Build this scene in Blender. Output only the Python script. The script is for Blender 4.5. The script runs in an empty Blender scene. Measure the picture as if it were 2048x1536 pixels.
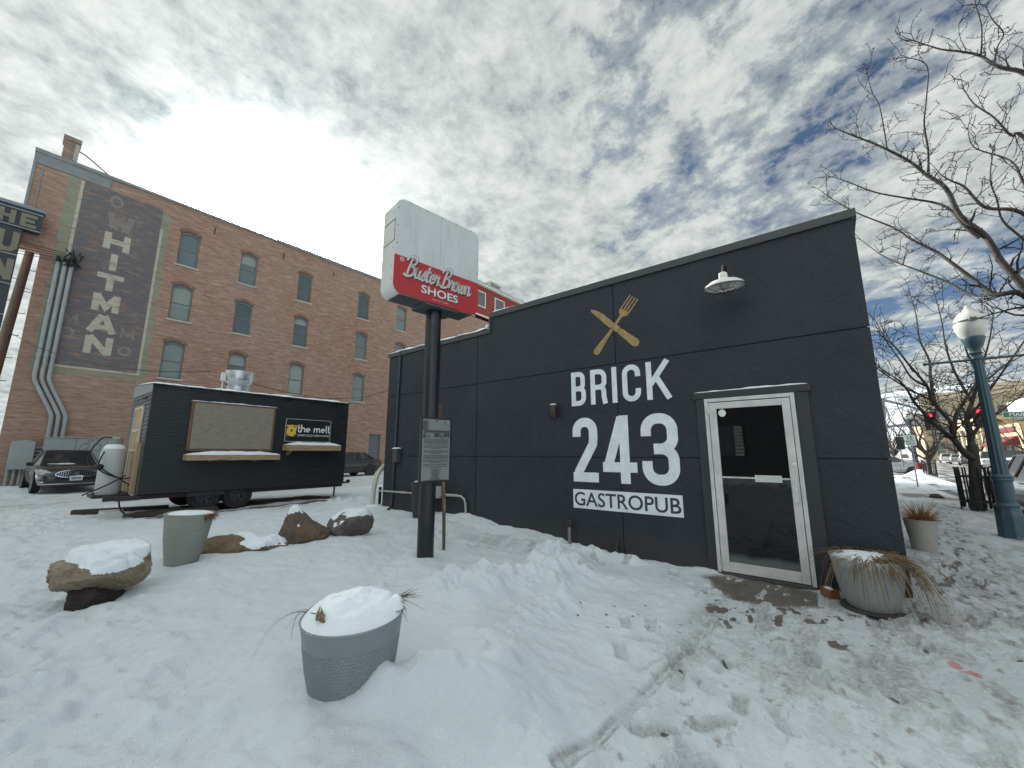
import bpy, bmesh, math, random
import numpy as np
from mathutils import Vector, Matrix
random.seed(7)
rng = np.random.default_rng(11)
S = bpy.context.scene
COL = S.collection
PI = math.pi

# ------------------------------------------------------------------ camera
cam_d = bpy.data.cameras.new('camera'); cam = bpy.data.objects.new('camera', cam_d); COL.objects.link(cam)
cam.location = (0, 0, 1.5)
cam.rotation_euler = (math.radians(90 + 9.914), 0, -math.radians(51.532))
cam_d.sensor_fit = 'HORIZONTAL'; cam_d.sensor_width = 36.0
cam_d.lens = 36.0 * 798.47 / 2048
cam_d.clip_start = 0.05; cam_d.clip_end = 3000
S.camera = cam

# ------------------------------------------------------------------ sky, sun, exposure
SUN = Vector((0.29, 0.86, 0.42)).normalized()
SUN_EL = math.asin(SUN.z); SUN_AZ = math.atan2(SUN.x, SUN.y)
S.view_settings.view_transform = 'Standard'
S.view_settings.look = 'None'
S.view_settings.exposure = 0.40
S.view_settings.gamma = 1.0
S.view_settings.use_curve_mapping = False

class NT:
    """tiny node-tree helper"""
    def __init__(s, tree): s.t = tree; s.n = tree.nodes; s.l = tree.links
    def node(s, typ, **kw):
        n = s.n.new(typ)
        for k, v in kw.items(): setattr(n, k, v)
        return n
    def put(s, sock, v):
        if v is None: return
        if hasattr(v, 'is_output'): s.l.new(v, sock)
        else: sock.default_value = v
    def math(s, op, a, b=None, c=None, clamp=False):
        n = s.node('ShaderNodeMath', operation=op); n.use_clamp = clamp
        for i, v in enumerate((a, b, c)): s.put(n.inputs[i], v)
        return n.outputs[0]
    def vmath(s, op, a, b=None, scale=None):
        n = s.node('ShaderNodeVectorMath', operation=op)
        s.put(n.inputs[0], a); s.put(n.inputs[1], b)
        if scale is not None: s.put(n.inputs['Scale'], scale)
        return n.outputs['Value'] if op in ('DOT_PRODUCT', 'LENGTH') else n.outputs[0]
    def ramp(s, fac, stops, interp='LINEAR'):
        n = s.node('ShaderNodeValToRGB'); r = n.color_ramp; r.interpolation = interp
        while len(r.elements) < len(stops): r.elements.new(0.5)
        for e, (p, c) in zip(r.elements, stops):
            e.position = p; e.color = (c, c, c, 1) if not hasattr(c, '__len__') else (*c[:3], 1)
        s.put(n.inputs[0], fac); return n.outputs[0]
    def noise(s, vec, scale, detail=4, rough=0.55, dist=0.0, dims='3D'):
        n = s.node('ShaderNodeTexNoise', noise_dimensions=dims)
        s.put(n.inputs['Vector'], vec); n.inputs['Scale'].default_value = scale
        n.inputs['Detail'].default_value = detail; n.inputs['Roughness'].default_value = rough
        n.inputs['Distortion'].default_value = dist
        return n.outputs['Fac']
    def mix(s, fac, a, b, blend='MIX'):
        n = s.node('ShaderNodeMix', data_type='RGBA', blend_type=blend)
        s.put(n.inputs[0], fac)
        for sock, v in ((n.inputs[6], a), (n.inputs[7], b)):
            s.put(sock, v if hasattr(v, 'is_output') else (*v[:3], 1))
        return n.outputs[2]
    def comb(s, x, y, z):
        n = s.node('ShaderNodeCombineXYZ')
        for i, v in enumerate((x, y, z)): s.put(n.inputs[i], v)
        return n.outputs[0]
    def sep(s, v):
        n = s.node('ShaderNodeSeparateXYZ'); s.put(n.inputs[0], v); return n.outputs
    def bump(s, h, strength=0.5, dist=0.01):
        n = s.node('ShaderNodeBump'); s.put(n.inputs['Height'], h)
        n.inputs['Strength'].default_value = strength; n.inputs['Distance'].default_value = dist
        return n.outputs[0]

W = bpy.data.worlds.new('World'); S.world = W; W.use_nodes = True
N = NT(W.node_tree); N.n.clear()
sky = N.node('ShaderNodeTexSky', sky_type='NISHITA'); sky.sun_disc = False
sky.sun_elevation = SUN_EL; sky.sun_rotation = SUN_AZ
sky.altitude = 1400; sky.air_density = 0.9; sky.dust_density = 0.3; sky.ozone_density = 1.5
gen = N.node('ShaderNodeTexCoord').outputs['Generated']
d = N.vmath('NORMALIZE', gen)
dx, dy, dz = N.sep(d)
inv = N.math('DIVIDE', 1.0, N.math('ADD', N.math('MAXIMUM', dz, 0.0), 0.16))
cl = N.vmath('SCALE', d, scale=inv)                       # the ray meets a cloud deck
cx, cy, cz = N.sep(cl); flat = N.comb(cx, cy, 0.0)
# rows of the deck drift along one heading: stretch the pattern that way
ang = math.radians(62)
u = N.math('ADD', N.math('MULTIPLY', cx, math.cos(ang)), N.math('MULTIPLY', cy, math.sin(ang)))
v = N.math('SUBTRACT', N.math('MULTIPLY', cy, math.cos(ang)), N.math('MULTIPLY', cx, math.sin(ang)))
rows = N.comb(N.math('MULTIPLY', u, 0.74), v, 0.0)
big = N.noise(flat, 0.9, 3, 0.5)
mid = N.noise(rows, 3.6, 9, 0.64, 0.22)
puff = N.noise(flat, 11.0, 8, 0.68, 0.25)
fine = N.noise(flat, 30.0, 4, 0.6)
# the deck thins to the right of the view (towards -y)
side = N.vmath('DOT_PRODUCT', d, (math.cos(math.radians(51.5)), -math.sin(math.radians(51.5)), 0.0))
thin = N.math('MULTIPLY', N.math('SMOOTH_MIN', side, 0.62, 0.1), 0.235)
dens = N.math('ADD', N.math('MULTIPLY', big, 0.55), N.math('ADD', N.math('MULTIPLY', mid, 0.62), N.math('MULTIPLY', puff, 0.30)))
dens = N.math('SUBTRACT', dens, thin)
cover = N.ramp(dens, [(0.515, 0.0), (0.585, 0.55), (0.67, 1.0)], 'EASE')
cosS = N.math('MAXIMUM', N.vmath('DOT_PRODUCT', d, tuple(SUN)), 0.0)
glow = N.math('ADD', N.math('MULTIPLY', N.math('POWER', cosS, 90.0), 3.4),
              N.math('ADD', N.math('MULTIPLY', N.math('POWER', cosS, 14.0), 0.42), N.math('MULTIPLY', N.math('POWER', cosS, 240.0), 320.0)))
shade = N.math('ADD', N.math('MULTIPLY', puff, 0.48), N.math('ADD', N.math('MULTIPLY', mid, 0.50), N.math('MULTIPLY', fine, 0.16)))
body = N.ramp(shade, [(0.41, (0.27, 0.305, 0.325)), (0.52, (0.485, 0.53, 0.53)), (0.63, (0.68, 0.72, 0.70)), (0.78, (0.87, 0.89, 0.86))])
# clouds brightened behind the camera and overhead, added to light the snow and fronts
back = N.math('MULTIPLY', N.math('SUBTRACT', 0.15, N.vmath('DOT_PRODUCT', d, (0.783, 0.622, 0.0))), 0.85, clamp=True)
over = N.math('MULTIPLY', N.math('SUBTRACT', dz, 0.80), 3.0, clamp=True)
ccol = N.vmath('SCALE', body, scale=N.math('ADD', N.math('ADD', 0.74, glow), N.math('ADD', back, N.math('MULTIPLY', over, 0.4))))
bg1 = N.node('ShaderNodeBackground'); N.put(bg1.inputs[0], sky.outputs[0]); bg1.inputs[1].default_value = 0.072
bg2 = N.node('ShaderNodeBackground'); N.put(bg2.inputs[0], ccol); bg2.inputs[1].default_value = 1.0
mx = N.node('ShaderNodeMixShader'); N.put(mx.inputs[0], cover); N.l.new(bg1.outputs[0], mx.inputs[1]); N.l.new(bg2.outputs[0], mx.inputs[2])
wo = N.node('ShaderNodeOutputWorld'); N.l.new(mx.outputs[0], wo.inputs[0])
W.cycles.sampling_method = 'MANUAL'; W.cycles.sample_map_resolution = 1024

sun_d = bpy.data.lights.new('sun', 'SUN'); sun_d.energy = 3.2; sun_d.angle = math.radians(0.5); sun_d.color = (1.0, 0.95, 0.86)
sun = bpy.data.objects.new('sun', sun_d); COL.objects.link(sun)
sun.rotation_euler = (-SUN).to_track_quat('-Z', 'Y').to_euler()
sun.location = SUN * 100

# ------------------------------------------------------------------ materials
MATS = {}
def mat(name, col, rough=0.6, metal=0.0, var=0.12, vscale=3.0, bump=0.0, bscale=40.0, spec=0.5, coat=0.0, bdist=0.01, emit=None, estr=0.0, alt=None, altscale=2.0, altlo=0.5, althi=0.62, stretch=(1, 1, 1), detail=5):
    if name in MATS: return MATS[name]
    m = bpy.data.materials.new(name); m.use_nodes = True; t = NT(m.node_tree)
    b = t.n['Principled BSDF']
    oc = t.node('ShaderNodeTexCoord').outputs['Object']
    if stretch != (1, 1, 1): oc = t.vmath('MULTIPLY', oc, stretch)
    c = col
    if var or alt:
        n1 = t.noise(oc, vscale, detail, 0.6)
        f = t.ramp(n1, [(0.25, 0.0), (0.75, 1.0)])
        lo = tuple(x * (1 - var) for x in col); hi = tuple(min(x * (1 + var), 0.95) for x in col)
        c = t.mix(f, lo, hi)
        if alt:
            n2 = t.noise(oc, altscale, 6, 0.62)
            c = t.mix(t.ramp(n2, [(altlo, 0.0), (althi, 1.0)]), c, alt)
        t.put(b.inputs['Base Color'], c)
        rn = t.ramp(n1, [(0.2, max(rough - 0.08, 0.02)), (0.8, min(rough + 0.08, 1.0))])
        t.put(b.inputs['Roughness'], rn)
    else:
        b.inputs['Base Color'].default_value = (*col, 1); b.inputs['Roughness'].default_value = rough
    b.inputs['Metallic'].default_value = metal
    b.inputs['Specular IOR Level'].default_value = spec
    b.inputs['Coat Weight'].default_value = coat; b.inputs['Coat Roughness'].default_value = 0.05
    if bump:
        t.put(b.inputs['Normal'], t.bump(t.noise(oc, bscale, 5, 0.6), bump, bdist))
    if emit:
        b.inputs['Emission Color'].default_value = (*emit, 1); b.inputs['Emission Strength'].default_value = estr
    MATS[name] = m; return m

def shader(name):
    m = bpy.data.materials.new(name); m.use_nodes = True; t = NT(m.node_tree); MATS[name] = m
    return m, t, t.n['Principled BSDF'], t.node('ShaderNodeTexCoord').outputs['Object']

# ------------------------------------------------------------------ mesh builder
def frame(dirv):
    d = Vector(dirv).normalized()
    a = Vector((0, 0, 1)) if abs(d.z) < 0.95 else Vector((1, 0, 0))
    r = d.cross(a).normalized(); return r, r.cross(d).normalized()

class MB:
    def __init__(s, org=(0, 0, 0)):
        s.v = []; s.f = []; s.mi = []; s.o = Vector(org); s.cur = 0; s.M = None
    def pt(s, p):
        p = Vector(p)
        if s.M is not None: p = s.M @ p
        s.v.append(p - s.o); return len(s.v) - 1
    def face(s, idx): s.f.append(tuple(idx)); s.mi.append(s.cur)
    def poly(s, pts): s.face([s.pt(p) for p in pts])
    def box(s, a, b):
        x0, y0, z0 = a; x1, y1, z1 = b
        if x0 > x1: x0, x1 = x1, x0
        if y0 > y1: y0, y1 = y1, y0
        if z0 > z1: z0, z1 = z1, z0
        i = [s.pt(p) for p in ((x0,y0,z0),(x1,y0,z0),(x1,y1,z0),(x0,y1,z0),(x0,y0,z1),(x1,y0,z1),(x1,y1,z1),(x0,y1,z1))]
        for q in ((3,2,1,0),(4,5,6,7),(0,1,5,4),(1,2,6,5),(2,3,7,6),(3,0,4,7)): s.face([i[k] for k in q])
        return s
    def obox(s, c, ax, ay, az, hx, hy, hz):
        c = Vector(c); ax, ay, az = Vector(ax).normalized()*hx, Vector(ay).normalized()*hy, Vector(az).normalized()*hz
        i = [s.pt(c + ax*a + ay*b + az*e) for a, b, e in ((-1,-1,-1),(1,-1,-1),(1,1,-1),(-1,1,-1),(-1,-1,1),(1,-1,1),(1,1,1),(-1,1,1))]
        for q in ((3,2,1,0),(4,5,6,7),(0,1,5,4),(1,2,6,5),(2,3,7,6),(3,0,4,7)): s.face([i[k] for k in q])
        return s
    def tube(s, pts, rad, n=8, caps=True):
        pts = [Vector(p) for p in pts]
        if not hasattr(rad, '__len__'): rad = [rad]*len(pts)
        rings = []; up = None
        for i, p in enumerate(pts):
            d = (pts[min(i+1, len(pts)-1)] - pts[max(i-1, 0)])
            if d.length < 1e-9: d = Vector((0, 0, 1))
            d.normalize()
            if up is None: r, u = frame(d)
            else:
                r = up - d*up.dot(d)
                if r.length < 1e-6: r, u = frame(d)
                r.normalize(); u = d.cross(r)*-1
            up = r
            u = r.cross(d)
            rings.append([s.pt(p + (r*math.cos(2*PI*k/n) + u*math.sin(2*PI*k/n))*rad[i]) for k in range(n)])
        for a, b in zip(rings, rings[1:]):
            for k in range(n): s.face((a[k], a[(k+1) % n], b[(k+1) % n], b[k]))
        if caps and n > 2:
            s.face(rings[0][::-1]); s.face(rings[-1])
        return s
    def cyl(s, a, b, r, n=16, r2=None): return s.tube([a, b], [r, r if r2 is None else r2], n)
    def lathe(s, prof, c=(0, 0, 0), n=32, axis=(0, 0, 1), close=False):
        c = Vector(c); ax = Vector(axis).normalized(); r, u = frame(ax)
        rings = []
        for R, z in prof:
            rings.append([s.pt(c + ax*z + (r*math.cos(2*PI*k/n) + u*math.sin(2*PI*k/n))*max(R, 1e-4)) for k in range(n)])
        for a, b in zip(rings, rings[1:]):
            for k in range(n): s.face((a[k], b[k], b[(k+1) % n], a[(k+1) % n]))
        if close: s.face(rings[0]); s.face(rings[-1][::-1])
        return s
    def prism(s, poly, fn, t0, t1):
        """poly: 2-D outline; fn(u, v, w) -> 3-D; thickness from w = t0 to t1"""
        n = len(poly)
        a = [s.pt(fn(x, y, t0)) for x, y in poly]; b = [s.pt(fn(x, y, t1)) for x, y in poly]
        s.face(a[::-1]); s.face(b)
        for k in range(n): s.face((a[k], a[(k+1) % n], b[(k+1) % n], b[k]))
        return s
    def ribbon(s, line, th, fn, w0, w1, closed=False):
        """a flat stroke of width th along a 2-D polyline, mitred, extruded from w0 to w1"""
        L = [Vector((p[0], p[1])) for p in line]; n = len(L); left = []; right = []
        for i in range(n):
            p = L[i]
            if closed: a, b = L[i-1], L[(i+1) % n]
            else: a, b = L[max(i-1, 0)], L[min(i+1, n-1)]
            d1 = (p - a).normalized() if (p - a).length > 1e-9 else None
            d2 = (b - p).normalized() if (b - p).length > 1e-9 else None
            d1 = d1 or d2; d2 = d2 or d1
            n1 = Vector((-d1.y, d1.x)); n2 = Vector((-d2.y, d2.x)); m = n1 + n2
            if m.length < 1e-6: m = n1
            m.normalize(); k = th/2/max(m.dot(n1), 0.5)
            left.append(p + m*k); right.append(p - m*k)
        def col(pts, w): return [s.pt(fn(q.x, q.y, w)) for q in pts]
        l0, r0, l1, r1 = col(left, w0), col(right, w0), col(left, w1), col(right, w1)
        rg = range(n) if closed else range(n-1)
        for i in rg:
            j = (i+1) % n
            s.face((r1[i], r1[j], l1[j], l1[i])); s.face((l0[i], l0[j], r0[j], r0[i]))
            s.face((l1[i], l1[j], l0[j], l0[i])); s.face((r0[i], r0[j], r1[j], r1[i]))
        if not closed:
            s.face((l0[0], r0[0], r1[0], l1[0])); s.face((l1[-1], r1[-1], r0[-1], l0[-1]))
        return s
    def add(s, verts, faces):
        k = len(s.v)
        for p in verts: s.pt(p)
        for f in faces: s.face([k + i for i in f])
    def build(s, name, m, parent=None, smooth=False, bevel=0.0, seg=2, loc=None, fix=True):
        me = bpy.data.meshes.new(name)
        me.from_pydata([tuple(p) for p in s.v], [], s.f)
        for x in (m if isinstance(m, (list, tuple)) else [m]): me.materials.append(x)
        if any(s.mi): me.polygons.foreach_set('material_index', s.mi)
        if fix:
            bm = bmesh.new(); bm.from_mesh(me); bmesh.ops.recalc_face_normals(bm, faces=bm.faces); bm.to_mesh(me); bm.free()
        o = bpy.data.objects.new(name, me); COL.objects.link(o)
        if parent is not None: o.parent = parent
        if loc is not None: o.location = loc
        if smooth is True: me.shade_smooth()
        elif smooth: me.shade_smooth(); me.set_sharp_from_angle(angle=math.radians(smooth))
        if bevel:
            md = o.modifiers.new('bevel', 'BEVEL'); md.width = bevel; md.segments = seg; md.limit_method = 'ANGLE'; md.angle_limit = math.radians(40)
        return o

def tag(o, label=None, cat=None, group=None, kind=None):
    if label: o['label'] = label
    if cat: o['category'] = cat
    if group: o['group'] = group
    if kind: o['kind'] = kind
    return o
def thing(name, label, cat, loc=(0, 0, 0), rz=0.0, group=None):
    o = bpy.data.objects.new(name, None); COL.objects.link(o)
    o.location = loc; o.rotation_euler = (0, 0, rz); o.empty_display_size = 0.2
    return tag(o, label, cat, group)
def copy_tree(o, parent=None):
    c = o.copy(); COL.objects.link(c)
    if parent is not None: c.parent = parent
    for ch in list(o.children): copy_tree(ch, c)
    return c

def text2d(txt, offset=0.0, res=4):
    """outline of a line of letters as a flat mesh scaled into the unit box"""
    cu = bpy.data.curves.new('lettering', 'FONT'); cu.body = txt; cu.offset = offset; cu.resolution_u = res
    ob = bpy.data.objects.new('lettering', cu); me = bpy.data.meshes.new_from_object(ob)
    V = np.array([p.co[:2] for p in me.vertices]); F = [tuple(p.vertices) for p in me.polygons]
    lo, hi = V.min(0), V.max(0); asp = (hi[0]-lo[0])/(hi[1]-lo[1]); V = (V - lo)/(hi - lo)
    bpy.data.objects.remove(ob); bpy.data.meshes.remove(me); bpy.data.curves.remove(cu)
    return V, F, asp
def put_text(mb, txt, fn, w=0.0, offset=0.0):
    """fn maps the unit box (u to the right, v up, w out) into the scene"""
    V, F, a = text2d(txt, offset); mb.add([fn(x, y, w) for x, y in V], F); return mb

def catmull(pts, n=6, closed=False):
    P = [Vector(p) for p in pts]; out = []; m = len(P)
    rg = m if closed else m-1
    for i in range(rg):
        if closed: p0, p1, p2, p3 = P[i-1], P[i], P[(i+1) % m], P[(i+2) % m]
        else: p0, p1, p2, p3 = P[max(i-1, 0)], P[i], P[i+1], P[min(i+2, m-1)]
        for k in range(n):
            t = k/n
            out.append(0.5*((2*p1) + (p2-p0)*t + (2*p0-5*p1+4*p2-p3)*t*t + (3*p1-p0-3*p2+p3)*t*t*t))
    if not closed: out.append(P[-1])
    return out

# value noise for the terrain and the rocks
_lat = rng.random((256, 256))
def vnoise(x, y):
    xi = np.floor(x).astype(int); yi = np.floor(y).astype(int); fx = x - xi; fy = y - yi
    fx = fx*fx*(3-2*fx); fy = fy*fy*(3-2*fy)
    a = _lat[xi & 255, yi & 255]; b = _lat[(xi+1) & 255, yi & 255]; c = _lat[xi & 255, (yi+1) & 255]; e = _lat[(xi+1) & 255, (yi+1) & 255]
    return (a*(1-fx)+b*fx)*(1-fy) + (c*(1-fx)+e*fx)*fy - 0.5
def fbm(x, y, f, o=4, g=0.5):
    r = 0; a = 1.0
    for i in range(o):
        r = r + a*vnoise(x*f + 17.3*i, y*f + 9.1*i); a *= g; f *= 2.03
    return r
def sstep(a, b, x): t = np.clip((x-a)/(b-a), 0, 1); return t*t*(3-2*t)
# ------------------------------------------------------------------ ground: one snow sheet to the horizon
CP = np.array([(0,0,.05),(1,0,.0),(2.1,.4,.0),(1.5,1.2,.10),(1.2,1.75,.2),(1.39,2.26,.24),(.2,2.9,.18),(-2,3,.1),(2.3,3.2,.22),(3.56,4.26,.2),
 (1.54,6.33,.2),(.7,5.6,.17),(0,7,.15),(-3,7,.12),(2.4,7,.2),(4,7,.17),(4.8,5.4,.16),(4.6,6,.15),(5.1,7,.15),(6.2,8.9,.27),(6,7.4,.2),(6,6.7,.27),(6,5.7,.3),(6,5,.25),(6,3.9,.2),
 (5.3,3.86,.1),(5.2,5,.12),(6,3.1,.06),(6,2.3,.02),(6,1.2,0),(6,.4,0),(5.2,1,0),(5.2,2.5,.04),(4.2,1.6,.0),(3,1.3,.02),(6,-.45,.07),(5.5,-.15,.03),(4,12,.12),(0,12,.12),(8,12,.15),
 (2,16,.12),(2,21,.12),(0,26,.2),(20,26,.2),(20,16,.15),(-10,16,.1),(-10,0,0),(7,-1.2,.0),(9,-.9,.05),(9,-1.6,.02),(12,-2.4,.02),(16,-2.8,.03),(26,-2.4,.0),(36,-2,0),(3,-1,0),(4,0,0),(0,-3,0),
 (60,-3,0),(100,-2,0),(60,20,.1),(20,45,.15),(-30,20,.1),(140,-30,0),(140,60,.2),(-40,-40,0),(40,-40,0),(-60,60,.1)], float)
def _phi(r): return np.sqrt(r*r + 0.16)
_A = _phi(np.hypot(CP[:,0][:,None]-CP[:,0], CP[:,1][:,None]-CP[:,1])); _n = len(CP)
_B = np.zeros((_n+1, _n+1)); _B[:_n,:_n] = _A; _B[_n,:_n] = 1; _B[:_n,_n] = 1
_w = np.linalg.solve(_B, np.append(CP[:,2], 0.0))
def seg_d(x, y, a, b):
    ax, ay = a; bx, by = b; t = np.clip(((x-ax)*(bx-ax)+(y-ay)*(by-ay))/((bx-ax)**2+(by-ay)**2), 0, 1)
    return np.hypot(x-ax-t*(bx-ax), y-ay-t*(by-ay)), t
def line_d(x, y, pts):
    r = None
    for a, b in zip(pts, pts[1:]):
        q = seg_d(x, y, a, b)[0]; r = q if r is None else np.minimum(r, q)
    return r
ROAD_Y = -3.25; XS0, XS1 = 40.5, 51.0
def in_road(x, y):
    ry = ROAD_Y - 1.7*sstep(26, 29, x)*sstep(40.4, 40.2, x)          # the corner bulges out into the street
    m = sstep(.06, -.06, y-ry)*sstep(-16.6, -16.4, y)
    c = sstep(XS0-.1, XS0+.1, x)*sstep(XS1+.1, XS1-.1, x)
    return np.maximum(m, c)
def base_z(x, y):
    z = np.zeros_like(x) + _w[_n]
    for i in range(_n): z = z + _w[i]*_phi(np.hypot(x-CP[i,0], y-CP[i,1]))
    return np.clip(z, -0.2, 0.5)
# trodden prints: position, heading, size
_fp = []
_r = random.Random(5)
for i in range(150):
    t = _r.random()
    if i < 95: px, py = _r.uniform(1.6, 5.6), _r.uniform(-1.3, 1.25)
    elif i < 125: px, py = _r.uniform(4.6, 5.5), _r.uniform(1.0, 6.5)
    else: px, py = _r.uniform(5.5, 9.0), _r.uniform(-2.2, -.7)
    if py > 1.15 and px < 4.4: continue
    _fp.append((px, py, _r.choice([0.35, 3.4, 1.2, -1.9, 2.6, -.5]) + _r.uniform(-.5, .5), _r.uniform(.125, .155), _r.uniform(.045, .056), _r.random()))
_fp += [(3.62, 1.60, .55, .15, .05, .1), (3.4, 1.36, 2.3, .15, .052, .2), (3.1, 1.42, .5, .15, .05, .2), (3.75, 1.42, .4, .15, .05, .3)]
_prn = np.array([( _r.uniform(3.0, 4.4), _r.uniform(1.15, 2.1), _r.uniform(.014, .028)) for _ in range(18)])
_lump = []
for i in range(330):
    k = _r.random(); q = _r.random()
    if k < .50:      # plough bank between the mound and the trodden path
        P = [(2.95,3.15),(3.5,2.95),(4.1,2.75),(4.75,2.95),(5.0,3.3)]
        a = min(int(q*4), 3); t = q*4-a; cx = P[a][0]+(P[a+1][0]-P[a][0])*t; cy = P[a][1]+(P[a+1][1]-P[a][1])*t
        _lump.append((cx+_r.gauss(0,.22), cy+_r.gauss(0,.22), _r.uniform(.015,.05), _r.uniform(.05,.14)))
    elif k < .64:    # bank against the wall
        _lump.append((5.62+_r.gauss(0,.12), _r.uniform(2.15,3.75), _r.uniform(.006,.03), _r.uniform(.04,.10)))
    elif k < .80:    # edge of the mound running to the front
        P = [(3.9,2.45),(3.3,2.25),(2.4,2.1),(2.0,1.6)]
        a = min(int(q*3), 2); t = q*3-a; cx = P[a][0]+(P[a+1][0]-P[a][0])*t; cy = P[a][1]+(P[a+1][1]-P[a][1])*t
        _lump.append((cx+_r.gauss(0,.12), cy+_r.gauss(0,.12), _r.uniform(.01,.045), _r.uniform(.03,.10)))
    elif k < .88: _lump.append((_r.uniform(5.6,7.2), _r.uniform(10.3,11.2), _r.uniform(.03,.10), _r.uniform(.06,.16)))
    else: _lump.append((_r.uniform(-.6,1.0), _r.uniform(2.3,6.0), _r.uniform(.008,.025), _r.uniform(.03,.08)))
def surface(x, y):
    """height, dirt (slush) and bare (paving showing through) of the snow sheet"""
    z = base_z(x, y); near = sstep(40, 12, np.hypot(x, y))
    z = z + 0.05*fbm(x, y, .5, 3)*near
    trod = sstep(-.15, .25, 1.25 - y + .10*fbm(x, y, 1.3, 3))*sstep(.9, 1.9, x + .55*(1.2-y) + .3*fbm(x, y, .9, 3))  # the walked pavement
    dP = line_d(x, y, [(5.2,1.6),(5.15,2.6),(5.2,3.6),(5.2,5.2),(5.0,7.0),(4.9,9.5),(4.6,11)])
    path = sstep(.42, .16, dP + .12*fbm(x, y, 2.2, 3))
    soft = np.clip(1 - trod - path, 0, 1)*near
    # wind ripples and softened old prints over the mound
    z = z + soft*(.058*fbm(x*.8+y*.5, y*.9-x*.5, 2.2, 4) + .046*fbm(x, y, 6.5, 4)*(.40+sstep(1.4, .3, x)) + .007*fbm(x*2+y, y-x*.4, 5, 2))
    rough = sstep(1.05, .1, x)*sstep(8, 5, y)*near
    z = z + rough*(.07*fbm(x+y*.3, y*1.4, 3.2, 4) + .06*np.abs(fbm(x*1.3+y*.4, y, 6.5, 4)) - .03*np.abs(fbm(x+5, y*1.2, 4.0, 3)))
    # plough bank, drifts round the pot, drift along the wall
    dB = line_d(x, y, [(2.95,3.15),(3.5,2.95),(4.1,2.72),(4.75,2.95),(5.0,3.3)])
    bank = sstep(.52, .0, dB + .16*fbm(x, y, 2.6, 3)); z = z + .095*bank*(1 + .8*fbm(x, y, 5.5, 4))
    z = z + .045*np.clip(bank, 0, 1)*np.abs(fbm(x, y, 11, 3))
    dE = line_d(x, y, [(4.0,2.4),(3.3,2.2),(2.4,2.05),(1.95,1.6),(1.75,1.2)]); e2 = sstep(.32, 0, dE + .12*fbm(x+3, y, 2.4, 3)); z = z + .06*e2*(1+.9*fbm(x, y, 5, 4))
    z = z + .155*np.exp(-(((x-1.66)*.62-(y-1.86)*.78)**2/.075 + ((x-1.66)*.78+(y-1.86)*.62)**2/.020))*(1+.7*fbm(x, y, 6, 4)) + .10*np.exp(-((x-1.40)**2+(y-1.98)**2)/.012) + .06*np.exp(-((x-1.85)**2/.12+(y-1.65)**2/.10))
    z = z + .075*np.exp(-((x-1.36)**2+(y-2.20)**2)/.10)*(1+.3*fbm(x, y, 5, 3))
    z = z + .10*np.exp(-((x-5.6)**2/.03+(y-2.95)**2/.09)) + .07*np.exp(-((x-5.62)**2/.03+(y-2.45)**2/.05))
    for lx, ly, h, r in _lump:
        m = (np.abs(x-lx) < 2.2*r) & (np.abs(y-ly) < 2.2*r)
        if m.any():
            dd = np.hypot(x[m]-lx, y[m]-ly)/r
            z[m] += h*np.exp(-dd**2*1.6)*(1+.5*fbm(x[m]+lx, y[m], 14, 2))
    # trodden snow: fine broken crust
    z = z + trod*near*(.016*fbm(x, y, 3, 4) + .015*fbm(x, y, 12, 4) + .004*np.abs(fbm(x, y, 30, 2))) + path*near*.012*fbm(x, y, 8, 3)
    st = .5 + fbm((x*.92+y*.39)*.55, (y*.92-x*.39)*2.6, 2.0, 5, .6)
    dirt = trod*.20*sstep(.40, .95, st) + path*.18*sstep(.3, .8, st)
    bare = np.zeros_like(x)
    # grey ice down the street pavement
    lane = sstep(4.6, 6.6, x)*np.exp(-((y+.60+.125*(x-4))/.68)**2) + .8*sstep(3.2, 4.6, x)*sstep(7.2, 5.2, x)*np.exp(-((y+.35)/.55)**2)*.5
    s2 = .5 + fbm((x*.98-y*.12)*.7, (y*.98+x*.12)*3.6, 5.0, 6, .68)
    bare = np.maximum(bare, np.clip(lane, 0, 1)*sstep(.48, 1.0, s2)*.70*near); dirt = np.maximum(dirt, np.clip(lane, 0, 1)*(.40+.45*sstep(.35, .8, s2))*near)
    far_lane = sstep(16, 20, x)*(sstep(.30, .55, .5+fbm(x*.25, y*1.6, 1.0, 4)))*sstep(2, 0, y)
    dirt = np.maximum(dirt, .55*far_lane*(1-in_road(x, y))); bare = np.maximum(bare, .6*far_lane*(1-in_road(x, y))*sstep(.3, .7, .5+fbm(x*.3, y, 1.0, 3)))
    # worn patch before the door
    fx_ = x + .1*fbm(x, y, 4, 3); fy_ = y + .1*fbm(x+9, y, 4, 3)
    door = sstep(1.25, .55, np.hypot((fx_-5.45)/.52, (fy_-.80)/.62))
    st3 = .5 + fbm(x*1.0, y*2.4, 3.2, 5, .65)
    bare = np.maximum(bare, door*sstep(.42, .66, st3 + .34*door)); dirt = np.maximum(dirt, door*.55)
    spill = sstep(1.3, .4, np.hypot((fx_-4.75)/.75, (fy_-.55)/.85)); dirt = np.maximum(dirt, spill*.30*sstep(.25, .7, st3))
    bare = np.maximum(bare, spill*sstep(.68, .86, .5+fbm(x*1.2+4, y*2.2, 4.0, 5, .62)))
    far_sp = trod*near*sstep(.72, 1.12, .5+fbm(x*1.2+14, y*2.2+7, 6.5, 6, .66)); dirt = np.maximum(dirt, far_sp*.9); bare = np.maximum(bare, .30*sstep(.6, 1, far_sp))
    sm = trod*near*sstep(2.0, 4.2, x)*(.26+.48*sstep(.3, .8, .5+fbm(x*.8+3, y*2.6, 2.4, 6, .65))); dirt = np.maximum(dirt, sm)
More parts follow.
